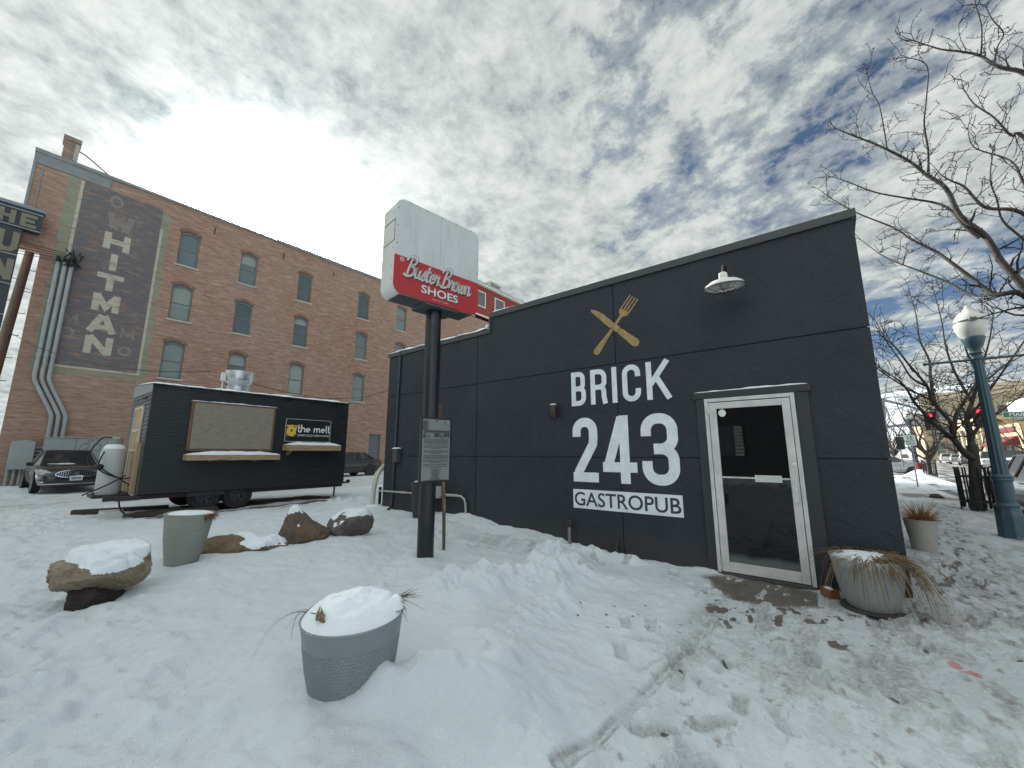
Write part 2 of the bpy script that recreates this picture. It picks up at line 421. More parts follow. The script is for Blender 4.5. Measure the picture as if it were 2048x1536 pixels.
    # prints
    for px, py, a, L, B, k in _fp:
        m = (np.abs(x-px) < .26) & (np.abs(y-py) < .26)
        if not m.any(): continue
        ux = (x[m]-px)*math.cos(a)+(y[m]-py)*math.sin(a); uy = -(x[m]-px)*math.sin(a)+(y[m]-py)*math.cos(a)
        B_ = B*(1 - .22*np.exp(-((ux+.02)/.05)**2)); e = (ux/L)**4 + (uy/B_)**2
        ins = sstep(1.25, .75, e); rim = np.exp(-((e-1.5)/.45)**2)
        tread = ins*np.sign(np.sin(ux*2*PI/.032 + 1.5*np.sin(uy*60)))
        z[m] += (-.022*ins + .011*rim*(1+fbm(x[m], y[m], 20, 2)) + .005*tread)
        dirt[m] = np.maximum(dirt[m], ins*(.17 + .28*(k > .6)) + .22*ins*(tread < 0))
        if k > .88: bare[m] = np.maximum(bare[m], sstep(.5, .9, np.exp(-((ux-L*.45)**2/.0022+(uy)**2/.0010)) + .15*fbm(x[m], y[m], 18, 2)))
    for px, py, r in _prn:
        m = (np.abs(x-px) < .12) & (np.abs(y-py) < .12)
        if m.any():
            dd = np.hypot(x[m]-px, (y[m]-py)*1.25)/r; z[m] -= .012*np.exp(-dd**2); bare[m] = np.maximum(bare[m], sstep(1.0, .5, dd)*.75)
    # the straight wheel rut
    a, b = (4.30, 1.03), (1.75, 1.125)
    dR, t = seg_d(x, y, a, b); dR = dR + .004*fbm(x, y, 8, 2)
    z = z - .016*sstep(.045, .02, dR) + .012*np.exp(-((dR-.065)/.022)**2)
    dirt = np.maximum(dirt, sstep(.05, .02, dR)*(.22+.16*np.sin((x+y)*2*PI/.05)))
    dirt = np.maximum(dirt, sstep(.022, .006, np.abs(dR-.024))*.8*sstep(.1, .6, .5+fbm(x, y, 3, 3)))
    # wheel-worn alley before the trailer
    al = sstep(15.2, 16.6, y + .25*fbm(x*.3, y, 1.0, 3))*sstep(21.6, 20.2, y + .25*fbm(x*.3+5, y, 1.0, 3))*sstep(90, 60, np.abs(x))
    ru = np.exp(-((y-17.0)/.8)**2) + np.exp(-((y-19.2)/.9)**2); als = .5+fbm(x*.14, y*1.4, 2.2, 4)
    dirt = np.maximum(dirt, al*(.28+.5*np.clip(ru, 0, 1)*sstep(.2, .7, als))); z = z - .03*al*np.clip(ru, 0, 1)
    mud = np.exp(-((y-11.55)/.35)**2)*sstep(1.6, 2.3, x)*sstep(7.2, 5.6, x); bare = np.maximum(bare, mud*sstep(.42, .6, .42*mud+.5*(.5+fbm(x*.5, y*2, 2.5, 4))))
    mud2 = np.exp(-((y-12.9)/.9)**2)*sstep(1.6, 2.2, x)*sstep(7, 6.4, x); bare = np.maximum(bare, mud2*.85*sstep(.3, .6, .6*mud2+.3*(.5+fbm(x*.5, y, 2.5, 4))))
    brown = path*sstep(2.3, 3.0, y)*sstep(5.5, 4.5, y)*.45*sstep(.35, .75, st); dirt = np.maximum(dirt, brown)
    z = z + .55*np.exp(-((x-35.9)**2/1.4+(y+4.1)**2/.5))
    r = in_road(x, y); z = z*(1-r) + (-.16)*r; z = z*sstep(400, 150, np.hypot(x, y))
    return z, np.clip(dirt, 0, 1), np.clip(bare, 0, 1)
def hz(x, y):
    a = np.array([[x]], float); b = np.array([[y]], float); return float(surface(a, b)[0][0, 0])

def axis(segs):
    out = [segs[0][0]]
    for a, b, d0, d1 in segs:
        p = a
        while p < b - 1e-6:
            t = (p-a)/(b-a); p = min(p + d0 + (d1-d0)*t, b); out.append(p)
    return np.array(out)
gx = axis([(-700, -60, 80, 20), (-60, -6, 8, .5), (-6, -1, .4, .05), (-1, .6, .04, .02), (.6, 5.7, .0125, .0125), (5.7, 10, .016, .045), (10, 24, .06, .25), (24, 60, .25, .6), (60, 160, .8, 5), (160, 900, 10, 90)])
gy = axis([(-700, -60, 80, 20), (-60, -18, 8, 1), (-18, -3.6, .8, .12), (-3.6, -2.9, .035, .035), (-2.9, -1.3, .05, .02), (-1.3, 3.4, .0125, .0125), (3.4, 9, .016, .045), (9, 14, .05, .08), (14, 24, .1, .2), (24, 60, .4, 4), (60, 900, 6, 100)])
GX, GY = np.meshgrid(gx, gy, indexing='ij')
GZ, GD, GB = surface(GX, GY)
def grid_mesh(name, X, Y, Z, m):
    nx, ny = X.shape; me = bpy.data.meshes.new(name)
    co = np.stack([X, Y, Z], -1).reshape(-1, 3).astype(np.float32)
    i = np.arange(nx*ny).reshape(nx, ny)
    q = np.stack([i[:-1,:-1], i[1:,:-1], i[1:,1:], i[:-1,1:]], -1).reshape(-1, 4)
    me.vertices.add(len(co)); me.vertices.foreach_set('co', co.ravel())
    me.loops.add(q.size); me.loops.foreach_set('vertex_index', q.ravel().astype(np.int32))
    me.polygons.add(len(q)); me.polygons.foreach_set('loop_start', np.arange(0, q.size, 4, dtype=np.int32))
    me.update(calc_edges=True); me.validate(); me.shade_smooth(); me.materials.append(m)
    o = bpy.data.objects.new(name, me); COL.objects.link(o); return o

SNOW = (0.80, 0.83, 0.86)
m, t, b, oc = shader('snow_ground')
at = t.node('ShaderNodeAttribute', attribute_name='dirt').outputs['Fac']; ab = t.node('ShaderNodeAttribute', attribute_name='bare').outputs['Fac']
gn = t.noise(oc, 55, 4, 0.65); g2 = t.noise(oc, 300, 2, 0.5)
snowc = t.mix(t.noise(oc, 2.5, 4), (0.700, 0.765, 0.815), (0.785, 0.840, 0.880))
slush = t.mix(gn, (0.31, 0.305, 0.295), (0.49, 0.49, 0.48))
pave = t.mix(t.noise(oc, 18, 5, .65), (0.10, 0.088, 0.075), (0.21, 0.19, 0.165))
gr = t.noise(oc, 26, 7, .75)
dj = t.math('ADD', at, t.math('MULTIPLY', t.math('SUBTRACT', gr, .5), t.math('MULTIPLY', at, 4.0)), clamp=True)
bj = t.ramp(t.math('ADD', ab, t.math('MULTIPLY', t.math('SUBTRACT', gn, .5), t.math('MULTIPLY', ab, 1.6)), clamp=True), [(.25, 0.0), (.62, 1.0)])
sx, sy, sz = t.sep(oc)
pq_ = [t.vmath('LENGTH', t.vmath('SUBTRACT', t.comb(sx, t.math('MULTIPLY', sy, 1.2), 0.0), (a_, b_*1.2, 0))) for a_, b_ in ((4.43, -.52), (4.36, -.585))]
pp = t.math('MINIMUM', pq_[0], pq_[1])
red = t.ramp(t.math('ADD', t.math('MULTIPLY', pp, 8.5), t.math('MULTIPLY', t.noise(oc, 16, 4), 1.0)), [(.86, 1.0), (.98, 0.0)])
t.put(b.inputs['Base Color'], t.mix(t.math('MULTIPLY', red, .55), t.mix(bj, t.mix(dj, snowc, slush), pave), (.62, .07, .09)))
t.put(b.inputs['Roughness'], t.ramp(bj, [(0, .62), (1, .5)]))
b.inputs['Specular IOR Level'].default_value = 0.3
g3 = t.noise(oc, 120, 3, 0.6)
hgt = t.math('ADD', t.math('MULTIPLY', g2, .35), t.math('ADD', t.math('ADD', gn, t.math('MULTIPLY', g3, .7)), t.math('MULTIPLY', t.noise(oc, 14, 3), .8)))
t.put(b.inputs['Normal'], t.bump(hgt, 0.75, 0.020))
ground = grid_mesh('ground', GX, GY, GZ, m); tag(ground, kind='structure')
for nm, A in (('dirt', GD), ('bare', GB)):
    ground.data.attributes.new(nm, 'FLOAT', 'POINT').data.foreach_set('value', A.astype(np.float32).ravel())

# roads: worn wet asphalt with packed snow between the wheel lines
m, t, b, oc = shader('road_surface')
x_, y_, z_ = t.sep(oc)
st = t.noise(t.comb(t.math('MULTIPLY', x_, .12), t.math('MULTIPLY', y_, 1.6), 0.0), 1.3, 6, .62)
pk = t.ramp(st, [(.47, 0.0), (.64, 1.0)])
asp = t.mix(t.noise(oc, 9, 5, .6), (.055, .053, .05), (.11, .105, .10))
t.put(b.inputs['Base Color'], t.mix(pk, asp, (.48, .48, .48))); b.inputs['Roughness'].default_value = .7
t.put(b.inputs['Normal'], t.bump(t.noise(oc, 60, 3), .3, .01))
rd = MB(); rd.box((-700, -16.4, -.3), (900, ROAD_Y-.04, -.12)); tag(rd.build('road', m), kind='structure')
rd = MB(); rd.box((XS0+.1, ROAD_Y+.06, -.3), (XS1-.1, 700, -.124)); rd.box((XS0+.1, -700, -.3), (XS1-.1, -16.45, -.124)); tag(rd.build('cross_street', m), kind='structure')
kb = MB(); kb.box((-700, ROAD_Y-.04, -.3), (24, ROAD_Y+.12, .012)); kb.box((XS1+3, ROAD_Y-.04, -.3), (900, ROAD_Y+.12, .012)); kb.box((-700, -16.55, -.3), (XS0-3, -16.4, .012)); kb.box((XS1+3, -16.55, -.3), (900, -16.4, .012))
tag(kb.build('kerb', mat('kerb_concrete', (.36, .35, .33), .8, bump=.3), bevel=.02), kind='structure')
ml = MB()
for k in range(40): ml.box((-20+k*8, -9.95, -.119), (-17+k*8, -9.83, -.116))
tag(ml.build('lane_markings', mat('road_paint', (.55, .46, .22), .7)), kind='structure')
# ------------------------------------------------------------------ the dark stuccoed corner building
WX = 5.89
SNOWM = mat('settled_snow', (.755, .81, .855), .6, var=.03, vscale=6, bump=.3, bscale=22, spec=.3, bdist=.02)
m, t, b, oc = shader('charcoal_stucco')
n1 = t.noise(oc, 1.1, 4); n2 = t.noise(oc, 7.0, 5, .6, .8); n3 = t.noise(oc, 70, 3)
zz = t.sep(oc)[2]
c = t.mix(t.ramp(n1, [(.3, 0), (.7, 1)]), (.019, .0245, .0335), (.027, .034, .0445))
foot = t.ramp(t.math('ADD', zz, t.math('MULTIPLY', t.math('SUBTRACT', n2, .5), .5)), [(.10, 1.0), (.42, 0.0)])
c = t.mix(t.math('MULTIPLY', foot, .55), c, (.046, .047, .043))        # splashed, chalky foot of the wall
streak = t.ramp(t.noise(t.vmath('MULTIPLY', oc, (6, 6, .25)), 1.6, 5, .6), [(.58, 0), (.76, 1)])
c = t.mix(t.math('MULTIPLY', streak, .38), c, (.044, .050, .055))
t.put(b.inputs['Base Color'], c); b.inputs['Roughness'].default_value = .62; b.inputs['Specular IOR Level'].default_value = .35
vor = t.node('ShaderNodeTexVoronoi', feature='SMOOTH_F1'); t.put(vor.inputs['Vector'], t.vmath('ADD', oc, t.vmath('SCALE', t.node('ShaderNodeTexNoise').outputs['Color'], scale=.3))); vor.inputs['Scale'].default_value = 6.5
trow = t.ramp(t.math('ADD', n2, t.math('MULTIPLY', vor.outputs['Distance'], .5)), [(.55, 0), (.72, 1)])
t.put(b.inputs['Normal'], t.bump(t.math('ADD', t.math('MULTIPLY', trow, .8), t.math('MULTIPLY', n3, .35)), .55, .012))
STUCCO = m
bld = thing('restaurant_building', 'dark charcoal stucco building with white painted lettering and a glass door', 'building', (WX, 4.0, 0))
O = (WX, 4.0, 0)
FN = lambda u, v, w: (WX - w, u, v)                    # (along the wall, up, out of the wall)
core = MB(O); core.box((WX+.02, -.45, -.3), (18.5, 5.20, 4.22)); core.box((WX+.02, 5.205, -.3), (18.5, 8.67, 3.90)); core.build('core', STUCCO, bld)
pn = MB(O); g = .007
cols = [-.47, 2.57, 5.60, 8.70]; rows = [-.3, 1.445, 2.915]
for i in range(3):
    y0, y1 = cols[i] + (g if i else 0), cols[i+1] - (g if i < 2 else 0)
    for j in range(2):
        pn.prism([(y0, rows[j]+(g if j else 0)), (y1, rows[j]+(g if j else 0)), (y1, rows[j+1]-g), (y0, rows[j+1]-g)], FN, -.02, 0.0)
    z0 = rows[2] + g
    if i == 0: P = [(y0, z0), (y1, z0), (y1, 4.25), (y0, 4.25)]
    elif i == 1: P = [(y0, z0), (y1, z0), (y1, 3.93), (5.22, 3.93), (5.22, 4.25), (y0, 4.25)]
    else: P = [(y0, z0), (y1, z0), (y1, 3.93), (y0, 3.93)]
    pn.prism(P, FN, -.02, 0.0)
w_ = pn.build('wall', STUCCO, bld, bevel=.004)
# metal parapet caps and the snow on them
CAPM = mat('dark_flashing', (.045, .052, .052), .45, var=.2, vscale=5, bump=.1)
cp = MB(O)
cp.box((WX-.035, -.505, 4.25), (WX+.26, 5.215, 4.36)); cp.box((WX-.035, 5.225, 3.93), (WX+.26, 8.735, 4.03)); cp.box((WX-.035, 5.222, 4.034), (WX+.26, 5.262, 4.356))
cp.box((WX-.02, -.505, 4.24), (18.55, -.45, 4.355)); cp.box((WX-.0, 8.68, 3.94), (18.5, 8.735, 4.027))
cp.build('parapet_cap', CAPM, bld, bevel=.006)
sn = MB(O)
def snow_strip(mb, fn, u0, u1, w0, w1, z, h, n=60, sd=1, amp=1.0, ends=3):
    """a thin rounded line of snow lying along a ledge; fn(u, across, up)"""
    rr = random.Random(sd); A = []
    ph = [rr.uniform(0, 6) for _ in range(4)]
    for i in range(n+1):
        u_ = u0 + (u1-u0)*i/n; k = h*(.72 + amp*(.2*math.sin(u_*5+ph[0]) + .16*math.sin(u_*13+ph[1]) + .12*math.sin(u_*31+ph[2])))
        e = min(1, (min(i, n-i)/ends)**.7*.85+.15); k = max(k, .15*h)*e
        ww = (w1-w0)*.5; c_ = (w0+w1)/2; j = ww*.12*math.sin(u_*9+ph[3])
        A.append([mb.pt(fn(u_, c_ + s_*ww + j*(abs(s_)), z + k*q)) for s_, q in ((-1, -.06), (-.94, .55), (-.6, .95), (0, 1.05), (.6, .95), (.94, .55), (1, -.06))])
    for a, b_ in zip(A, A[1:]):
        for k in range(6): mb.face((a[k], a[k+1], b_[k+1], b_[k]))
    mb.face(A[0]); mb.face(A[-1][::-1])
snow_strip(sn, lambda u, w, z: (WX+w, u, z), 5.30, 8.72, -.045, .24, 4.03, .055, 90, 2)
snow_strip(sn, lambda u, w, z: (WX+w, u, z), 2.7, 5.2, -.02, .24, 4.36, .042, 70, 3)
snow_strip(sn, lambda u, w, z: (WX+w, u, z), -.2, 2.6, .05, .24, 4.36, .028, 70, 4)
sn.build('snow', SNOWM, bld, smooth=True)
rv = MB(O); rv.lathe([(.035, 0), (.035, .07), (.06, .075), (.062, .10), (.04, .13), (.001, .14)], (WX+.12, 5.42, 4.04), 14); rv.build('roof_vent', mat('vent_cap', (.62, .63, .62), .5), bld, smooth=40)
# downspout and the conduits on the wall
PIPE = mat('painted_pipe', (.036, .042, .05), .5, var=.15, bump=.1)
dp = MB(O); dp.tube([(WX-.03, 8.22, 4.0), (WX-.03, 8.23, 2.9), (WX-.03, 8.25, 1.4), (WX-.03, 8.27, .36), (WX-.05, 8.28, .27), (WX-.13, 8.29, .20)], .03, 10)
for z in (3.3, 2.2, .8): dp.box((WX-.065, 8.20, z), (WX, 8.28, z+.03))
dp.build('downspout', PIPE, bld, smooth=40)
c2 = MB(O); c2.tube([(WX-.02, 6.78, 3.92), (WX-.02, 6.80, 3.12)], .018, 8); c2.tube([(WX, 6.80, 3.08), (WX-.05, 6.80, 3.08)], .035, 10); c2.build('conduit', PIPE, bld, smooth=40)
PVC = mat('grey_pvc', (.36, .37, .36), .45, var=.12, vscale=8)
pv = MB(O); r = .021
pv.tube([(WX-.045, 8.80, .60), (WX-.045, 8.72, .615), (WX-.045, 7.6, .63), (WX-.045, 6.1, .665), (WX-.045, 5.95, .66), (WX-.045, 5.86, .61), (WX-.045, 5.82, .52), (WX-.045, 5.80, .20)], r, 12)
pv.tube([(WX-.045, 6.45, .655), (WX-.045, 6.05, .668)], .028, 12); pv.tube([(WX-.045, 7.9, .626), (WX-.045, 7.75, .63)], .028, 12)
pv.build('conduit', PVC, bld, smooth=40)
gb = MB(O); gb.box((WX-.10, 6.58, .58), (WX-.001, 6.76, .82)); gb.build('junction_box', mat('box_grey', (.42, .43, .42), .5), bld, bevel=.008)
hb = MB(O); hb.box((WX-.05, 8.76, .30), (WX+.01, 8.80, .70)); hb.build('bracket', mat('black_iron', (.012, .012, .013), .5), bld, bevel=.004)
eb = MB(O); eb.box((WX-.12, 8.04, 1.30), (WX-.001, 8.22, 1.62)); eo = eb.build('switch_box', mat('switch_paint', (.05, .056, .064), .5, var=.2), bld, bevel=.008)
es = MB(O); snow_strip(es, lambda u, w, z: (WX+w, u, z), 8.03, 8.23, -.125, 0, 1.62, .035, 16, 5); es.build('snow', SNOWM, eo, smooth=True)

# painted emblem and lettering (raised a hair off the stucco)
m, t, b, oc = shader('sign_white_paint')
n = t.noise(oc, 5, 6, .7); n2 = t.noise(oc, 60, 3)
t.put(b.inputs['Base Color'], t.mix(t.ramp(t.noise(oc, 11, 7, .72), [(.60, 0), (.70, .75)]), t.mix(t.ramp(n, [(.35, 0), (.68, 1)]), (.80, .82, .84), (.62, .66, .70)), (.40, .43, .46))); b.inputs['Roughness'].default_value = .6
t.put(b.inputs['Normal'], t.bump(t.math('ADD', t.math('MULTIPLY', n, .8), t.math('MULTIPLY', n2, .3)), .4, .01))
WPAINT = m
GOLD = mat('gold_paint', (.30, .205, .075), .5, var=.35, vscale=9, bump=.3, bscale=60, alt=(.42, .31, .14), altscale=14)
def arc(cx, cy, rx, ry, a0, a1, n=10): return [(cx+rx*math.cos(math.radians(a0+(a1-a0)*i/n)), cy+ry*math.sin(math.radians(a0+(a1-a0)*i/n))) for i in range(n+1)]
# condensed capitals: centre lines in real metres inside a box w x h, stroke s
def glyph(ch, w, h, s):
    q = s/2; L, R, B, T = q, w-q, q, h-q; r = min((w-s)*.485, .12*h+.05); mid = h*.50
    if ch == 'B': return [([(L, 0), (L, h)], 0), ([(L, T), (R-r, T)] + arc(R-r, T-r*.9, r-.012, r*.9, 90, 0) + arc(R-r*.9-.012, mid+r*.75, r*.9, r*.75, 0, -90) + [(L, mid)], 0), ([(L, mid-.001)] + arc(R-r, mid-r*.85, r, r*.85, 90, 0) + arc(R-r, B+r, r, r, 0, -90) + [(L, B)], 0)]
    if ch == 'R': return [([(L, 0), (L, h)], 0), ([(L, T)] + arc(R-r, T-r, r, r, 90, 0) + arc(R-r, mid-.01+r*.8, r, r*.8, 0, -90) + [(L, mid-.01)], 0), ([(w*.50, mid-.01)] + arc(R-r*.6-.01, mid-.01-r*.9, r*.6, r*.9, 90, 0) + [(R-.01, h*.2), (R+.012, 0)], 0)]
    if ch == 'I': return [([(w/2, 0), (w/2, h)], 0)]
    if ch == 'C': return [([(R, h*.66)] + arc(R-r, T-r, r, r, 0, 90)[:] + arc(L+r, T-r, r, r, 90, 180) + arc(L+r, B+r, r, r, 180, 270) + arc(R-r, B+r, r, r, 270, 360) + [(R, h*.34)], 0)]
    if ch == 'K': return [([(L, 0), (L, h)], 0), ([(L+.02, h*.40), (w-q*1.0, h)], 1), ([(w*.40, h*.60), (w-q*.8, 0)], 1)]
    if ch == '2': return [([(L, h*.70)] + arc(L+r, T-r, r, r, 180, 90) + arc(R-r, T-r, r, r, 90, 0) + [(R, h*.66), (R-.01, h*.58), (L+.03, h*.16), (L+.01, B)], 0), ([(L-q, B), (w, B)], 0)]
    if ch == '4': return [([(w*.66, 0), (w*.66, h)], 0), ([(w*.60, T+q*.6), (L+.02, h*.26)], 0), ([(0, h*.235), (w, h*.235)], 0)]
    if ch == '3': return [([(L, h*.68)] + arc(L+r, T-r, r, r, 180, 90) + arc(R-r, T-r, r, r, 90, 0) + arc(R-r, mid+r*.9, r, r*.9, 0, -90) + [(w*.34, mid)], 0), ([(w*.34, mid-.001)] + arc(R-r, mid-r*.9, r, r*.9, 90, 0) + arc(R-r, B+r, r, r, 0, -90) + arc(L+r, B+r, r, r, 270, 180) + [(L, h*.33)], 0)]
    return []
def line_of(mb, word, y0, y1, ztop, zbot, s, widths, tilt=0.0):
    """letters run from y0 (left as seen) down to y1"""
    tot = sum(widths); gap = ((y0-y1)-tot)/(len(word)-1); y = y0
    for k, (ch, w) in enumerate(zip(word, widths)):
        zb = zbot + tilt*(y0-y); h = ztop + tilt*(y0-y) - zb
        for j, (pl, _) in enumerate(glyph(ch, w, h, s)):
            mb.ribbon(pl, s, lambda u, v, wd, Y=y, Z=zb: (WX - wd, Y - u, Z + v), -.003, .0025 + .0006*j)
        y -= w + gap
lt = MB(O); line_of(lt, 'BRICK', 3.385, 1.735, 2.865, 2.29, .082, [.27, .285, .085, .29, .36]); lt.build('lettering', WPAINT, bld)
l2 = MB(O); line_of(l2, '243', 3.385, 1.695, 2.085, 1.055, .150, [.45, .55, .53]); l2.build('lettering', WPAINT, bld)
bx = MB(O)
bx.prism([(3.40, .642), (1.69, .642), (1.69, .936), (3.40, .936)], FN, -.003, .003); bx.build('sign_band', WPAINT, bld)
gt = MB(O); put_text(gt, 'GASTROPUB', lambda u, v, w: (WX - .0045, 3.375 - u*1.66, .682 + v*.215), offset=.012); gt.build('lettering', mat('band_letter', (.035, .041, .048), .6), bld)
# crossed knife and fork
def rot2(pts, o, a, s): return [(o[0]+s*(x*math.cos(a)-y*math.sin(a)), o[1]+s*(x*math.sin(a)+y*math.cos(a))) for x, y in pts]
FM = lambda u, v, w: (WX - w, -u, v)                  # u is mirrored so that it reads rightwards
kn = [(-.60,-.005),(-.56,-.035),(-.20,-.055),(-.06,-.06),(-.045,-.045),(-.02,-.05),(.0,-.04),(.04,-.055),(.09,-.055),(.13,-.035),(.15,-.05),(.50,-.07),(.56,-.055),(.585,0),(.56,.055),(.50,.07),(.15,.05),(.13,.035),(.09,.055),(.04,.055),(0,.04),(-.02,.05),(-.045,.045),(-.12,.055),(-.35,.060),(-.47,.045),(-.55,.020)]
kA = math.atan2(3.92-3.15+.0, -(2.16-2.98)); kA = math.atan2(-.76, .79)
kf = MB(O); kf.prism(rot2(kn, (-2.57, 3.53), kA, .92), FM, -.003, .003); kf.build('knife_emblem', GOLD, bld)
fh = [(-.60,0),(-.585,-.05),(-.54,-.065),(-.45,-.06),(-.10,-.028),(.18,-.024),(.23,-.035),(.255,-.075),(.29,-.098),(.335,-.10),(.335,.10),(.29,.098),(.255,.075),(.23,.035),(.18,.024),(-.10,.028),(-.45,.06),(-.54,.065),(-.585,.05)]
fA = math.atan2(.81, .70)
fk = MB(O); fk.prism(rot2(fh, (-2.57, 3.53), fA, .90), FM, -.003, .0042)
for k in range(4):
    yy = -.087 + k*.058; fk.prism(rot2([(.333, yy-.013), (.60, yy-.011), (.612, yy), (.60, yy+.011), (.333, yy+.013)], (-2.57, 3.53), fA, .90), FM, -.003, .0044)
fk.build('fork_emblem', GOLD, bld)

# door: painted surround, aluminium frame, hinged leaf, dark glass
TRIM = mat('charcoal_trim', (.026, .031, .038), .5, var=.12, bump=.12, bscale=30)
sr = MB(O); sr.box((WX-.030, 1.31, -.2), (WX-.001, 1.42, 2.235)); sr.box((WX-.030, .165, -.2), (WX-.001, .30, 2.235)); sr.box((WX-.042, .135, 2.235), (WX-.001, 1.45, 2.325)); sr.build('door_surround', TRIM, bld, bevel=.005)
ss = MB(O); snow_strip(ss, lambda u, w, z: (WX+w, u, z), .16, 1.44, -.043, -.002, 2.325, .022, 40, 6); ss.build('snow', SNOWM, bld, smooth=True)
ALU = mat('satin_aluminium', (.60, .61, .60), .34, metal=.2, var=.14, vscale=7, bump=.06, bscale=30, alt=(.34, .33, .30), altscale=3.2, altlo=.62, althi=.85)
dr = MB(O)
dr.box((WX-.048, 1.265, .0), (WX-.002, 1.309, 2.232)); dr.box((WX-.048, .302, .0), (WX-.002, .346, 2.232)); dr.box((WX-.047, .347, 2.185), (WX-.002, 1.264, 2.231))
door = dr.build('door', ALU, bld, bevel=.004)
lf = MB(O)
lf.box((WX-.042, 1.170, .045), (WX-.004, 1.258, 2.175)); lf.box((WX-.042, .353, .045), (WX-.004, .436, 2.175)); lf.box((WX-.041, .437, 2.09), (WX-.004, 1.169, 2.174)); lf.box((WX-.041, .437, .046), (WX-.004, 1.169, .165))
lf.build('leaf', ALU, door, bevel=.004)
gp = MB(O); gp.box((WX-.018, .438, .166), (WX-.010, 1.168, 2.089))
m, t, b, oc = shader('door_glass')
ge = t.noise(oc, 3.0, 4); zz = t.sep(oc)[2]
frost = t.ramp(t.math('SUBTRACT', zz, t.math('MULTIPLY', t.noise(oc, 4, 3), .10)), [(.17, 1.0), (.235, 0.0)])
t.put(b.inputs['Base Color'], t.mix(t.math('MULTIPLY', frost, .45), (.006, .007, .008), (.22, .26, .26)))
t.put(b.inputs['Roughness'], t.math('ADD', t.math('MULTIPLY', frost, .4), .012)); b.inputs['IOR'].default_value = 1.44
t.put(b.inputs['Normal'], t.bump(t.noise(oc, 2.4, 2), .02, .02))
gp.build('glass', m, door)
sl = MB(O); sl.box((WX-.06, .30, -.05), (WX, 1.31, .036)); sl.build('threshold', mat('threshold_metal', (.10, .10, .10), .5, metal=.6), door, bevel=.004)
CHROME = mat('door_metal', (.66, .67, .66), .28, metal=.6, var=.06)
hd = MB(O); hd.box((WX-.098, .372, .93), (WX-.078, .425, 1.235)); hd.box((WX-.08, .385, .96), (WX-.042, .41, .985)); hd.box((WX-.08, .385, 1.18), (WX-.042, .41, 1.205)); hd.build('handle', CHROME, door, bevel=.004)
pb = MB(O); pb.box((WX-.026, .437, 1.192), (WX-.019, 1.169, 1.212)); pb.build('push_bar', CHROME, door)
pc = MB(O); pc.box((WX-.030, .52, 1.158), (WX-.0265, .80, 1.238)); po = pc.build('bar_plate', mat('paper_plate', (.62, .66, .64), .5), door)
pl = MB(O)
for z in (1.172, 1.189, 1.206, 1.222): pl.box((WX-.0315, .53, z), (WX-.0302, .79, z+.004))
pl.build('ribs', mat('plate_rib', (.30, .34, .33), .5), po)
lk = MB(O); lk.lathe([(.022, 0), (.022, .008), (.012, .012), (.001, .012)], (WX-.042, .385, 1.375), 16, (-1, 0, 0)); lk.build('lock', CHROME, door, smooth=40)
for z in (2.03, .08):
    hg = MB(O); hg.tube([(WX-.052, 1.262, z), (WX-.052, 1.262, z+.09)], .012, 10); hg.build('hinge', CHROME, door, smooth=40)
stk = MB(O); stk.prism([(1.105+.045*math.cos(a), 2.035+.045*math.sin(a)*(1 if math.sin(a) > 0 else 1.15)) for a in [i*PI/10 for i in range(20)]], lambda u, v, w: (WX-.0185-w, u, v), 0, .001); stk.build('sticker', mat('sticker_white', (.78, .78, .76), .5), door)

# gooseneck lamp, small wall light, stand pipes
lp = thing('wall_lamp', 'wide white enamel gooseneck lamp with wire guard above the entrance', 'wall lamp', (WX, .88, 3.95))
Ol = (WX, .88, 3.95); BLK = mat('black_enamel', (.02, .022, .024), .35)
a = MB(Ol); a.lathe([(.055, 0), (.055, .012), (.03, .02), (.001, .02)], (WX, .88, 3.84), 16, (-1, 0, 0)); a.tube(catmull([(WX-.01, .88, 3.84), (WX-.08, .88, 3.90), (WX-.20, .88, 3.97), (WX-.30, .88, 3.95), (WX-.36, .88, 3.86), (WX-.37, .88, 3.80)], 5), .016, 10); a.build('arm', BLK, lp, smooth=50)
cL = Vector((WX-.37, .88, 3.62)); axl = Vector((-.10, 0, 1)).normalized()
sh = MB(Ol); sh.lathe([(.03, .20), (.05, .185), (.055, .12), (.085, .105), (.17, .075), (.225, .035), (.235, .012), (.236, 0), (.228, .0), (.222, .012), (.16, .062), (.08, .09), (.001, .092)], cL, 40, axl)
sh.build('shade', mat('white_enamel', (.70, .70, .67), .3, var=.05), lp, smooth=35)
rim = MB(Ol); r_, u_ = frame(axl); rim.tube([cL + (r_*math.cos(k*PI/18) + u_*math.sin(k*PI/18))*.238 + axl*.002 for k in range(37)], .006, 6, False)
rim.build('rim', BLK, lp, smooth=True)
gd = MB(Ol)
for k in range(4):
    dd = r_*math.cos(k*PI/4) + u_*math.sin(k*PI/4); gd.tube([cL + dd*(.232*s_) - axl*(.07*(1-s_*s_)) for s_ in [x/6-1 for x in range(13)]], .0035, 5, False)
gd.tube([cL + (r_*math.cos(k*PI/12) + u_*math.sin(k*PI/12))*.13 - axl*.048 for k in range(25)], .0035, 5, False); gd.build('wire_guard', BLK, lp, smooth=True)
gl = MB(Ol); gl.lathe([(.06, .09), (.072, .04), (.06, -.01), (.03, -.032), (.001, -.036)], cL, 20, axl); gl.build('globe', mat('frosted_globe', (.36, .37, .34), .3), lp, smooth=True)
sc = thing('wall_sconce', 'small dark brown cylinder light beside the painted B, snow on top', 'wall light', (WX, 3.70, 2.2)); Os = (WX, 3.70, 2.2)
BRZ = mat('bronze_paint', (.030, .022, .019), .4, var=.2)
q = MB(Os); q.box((WX-.03, 3.65, 2.16), (WX-.001, 3.75, 2.28)); q.build('bracket', BRZ, sc, bevel=.004)
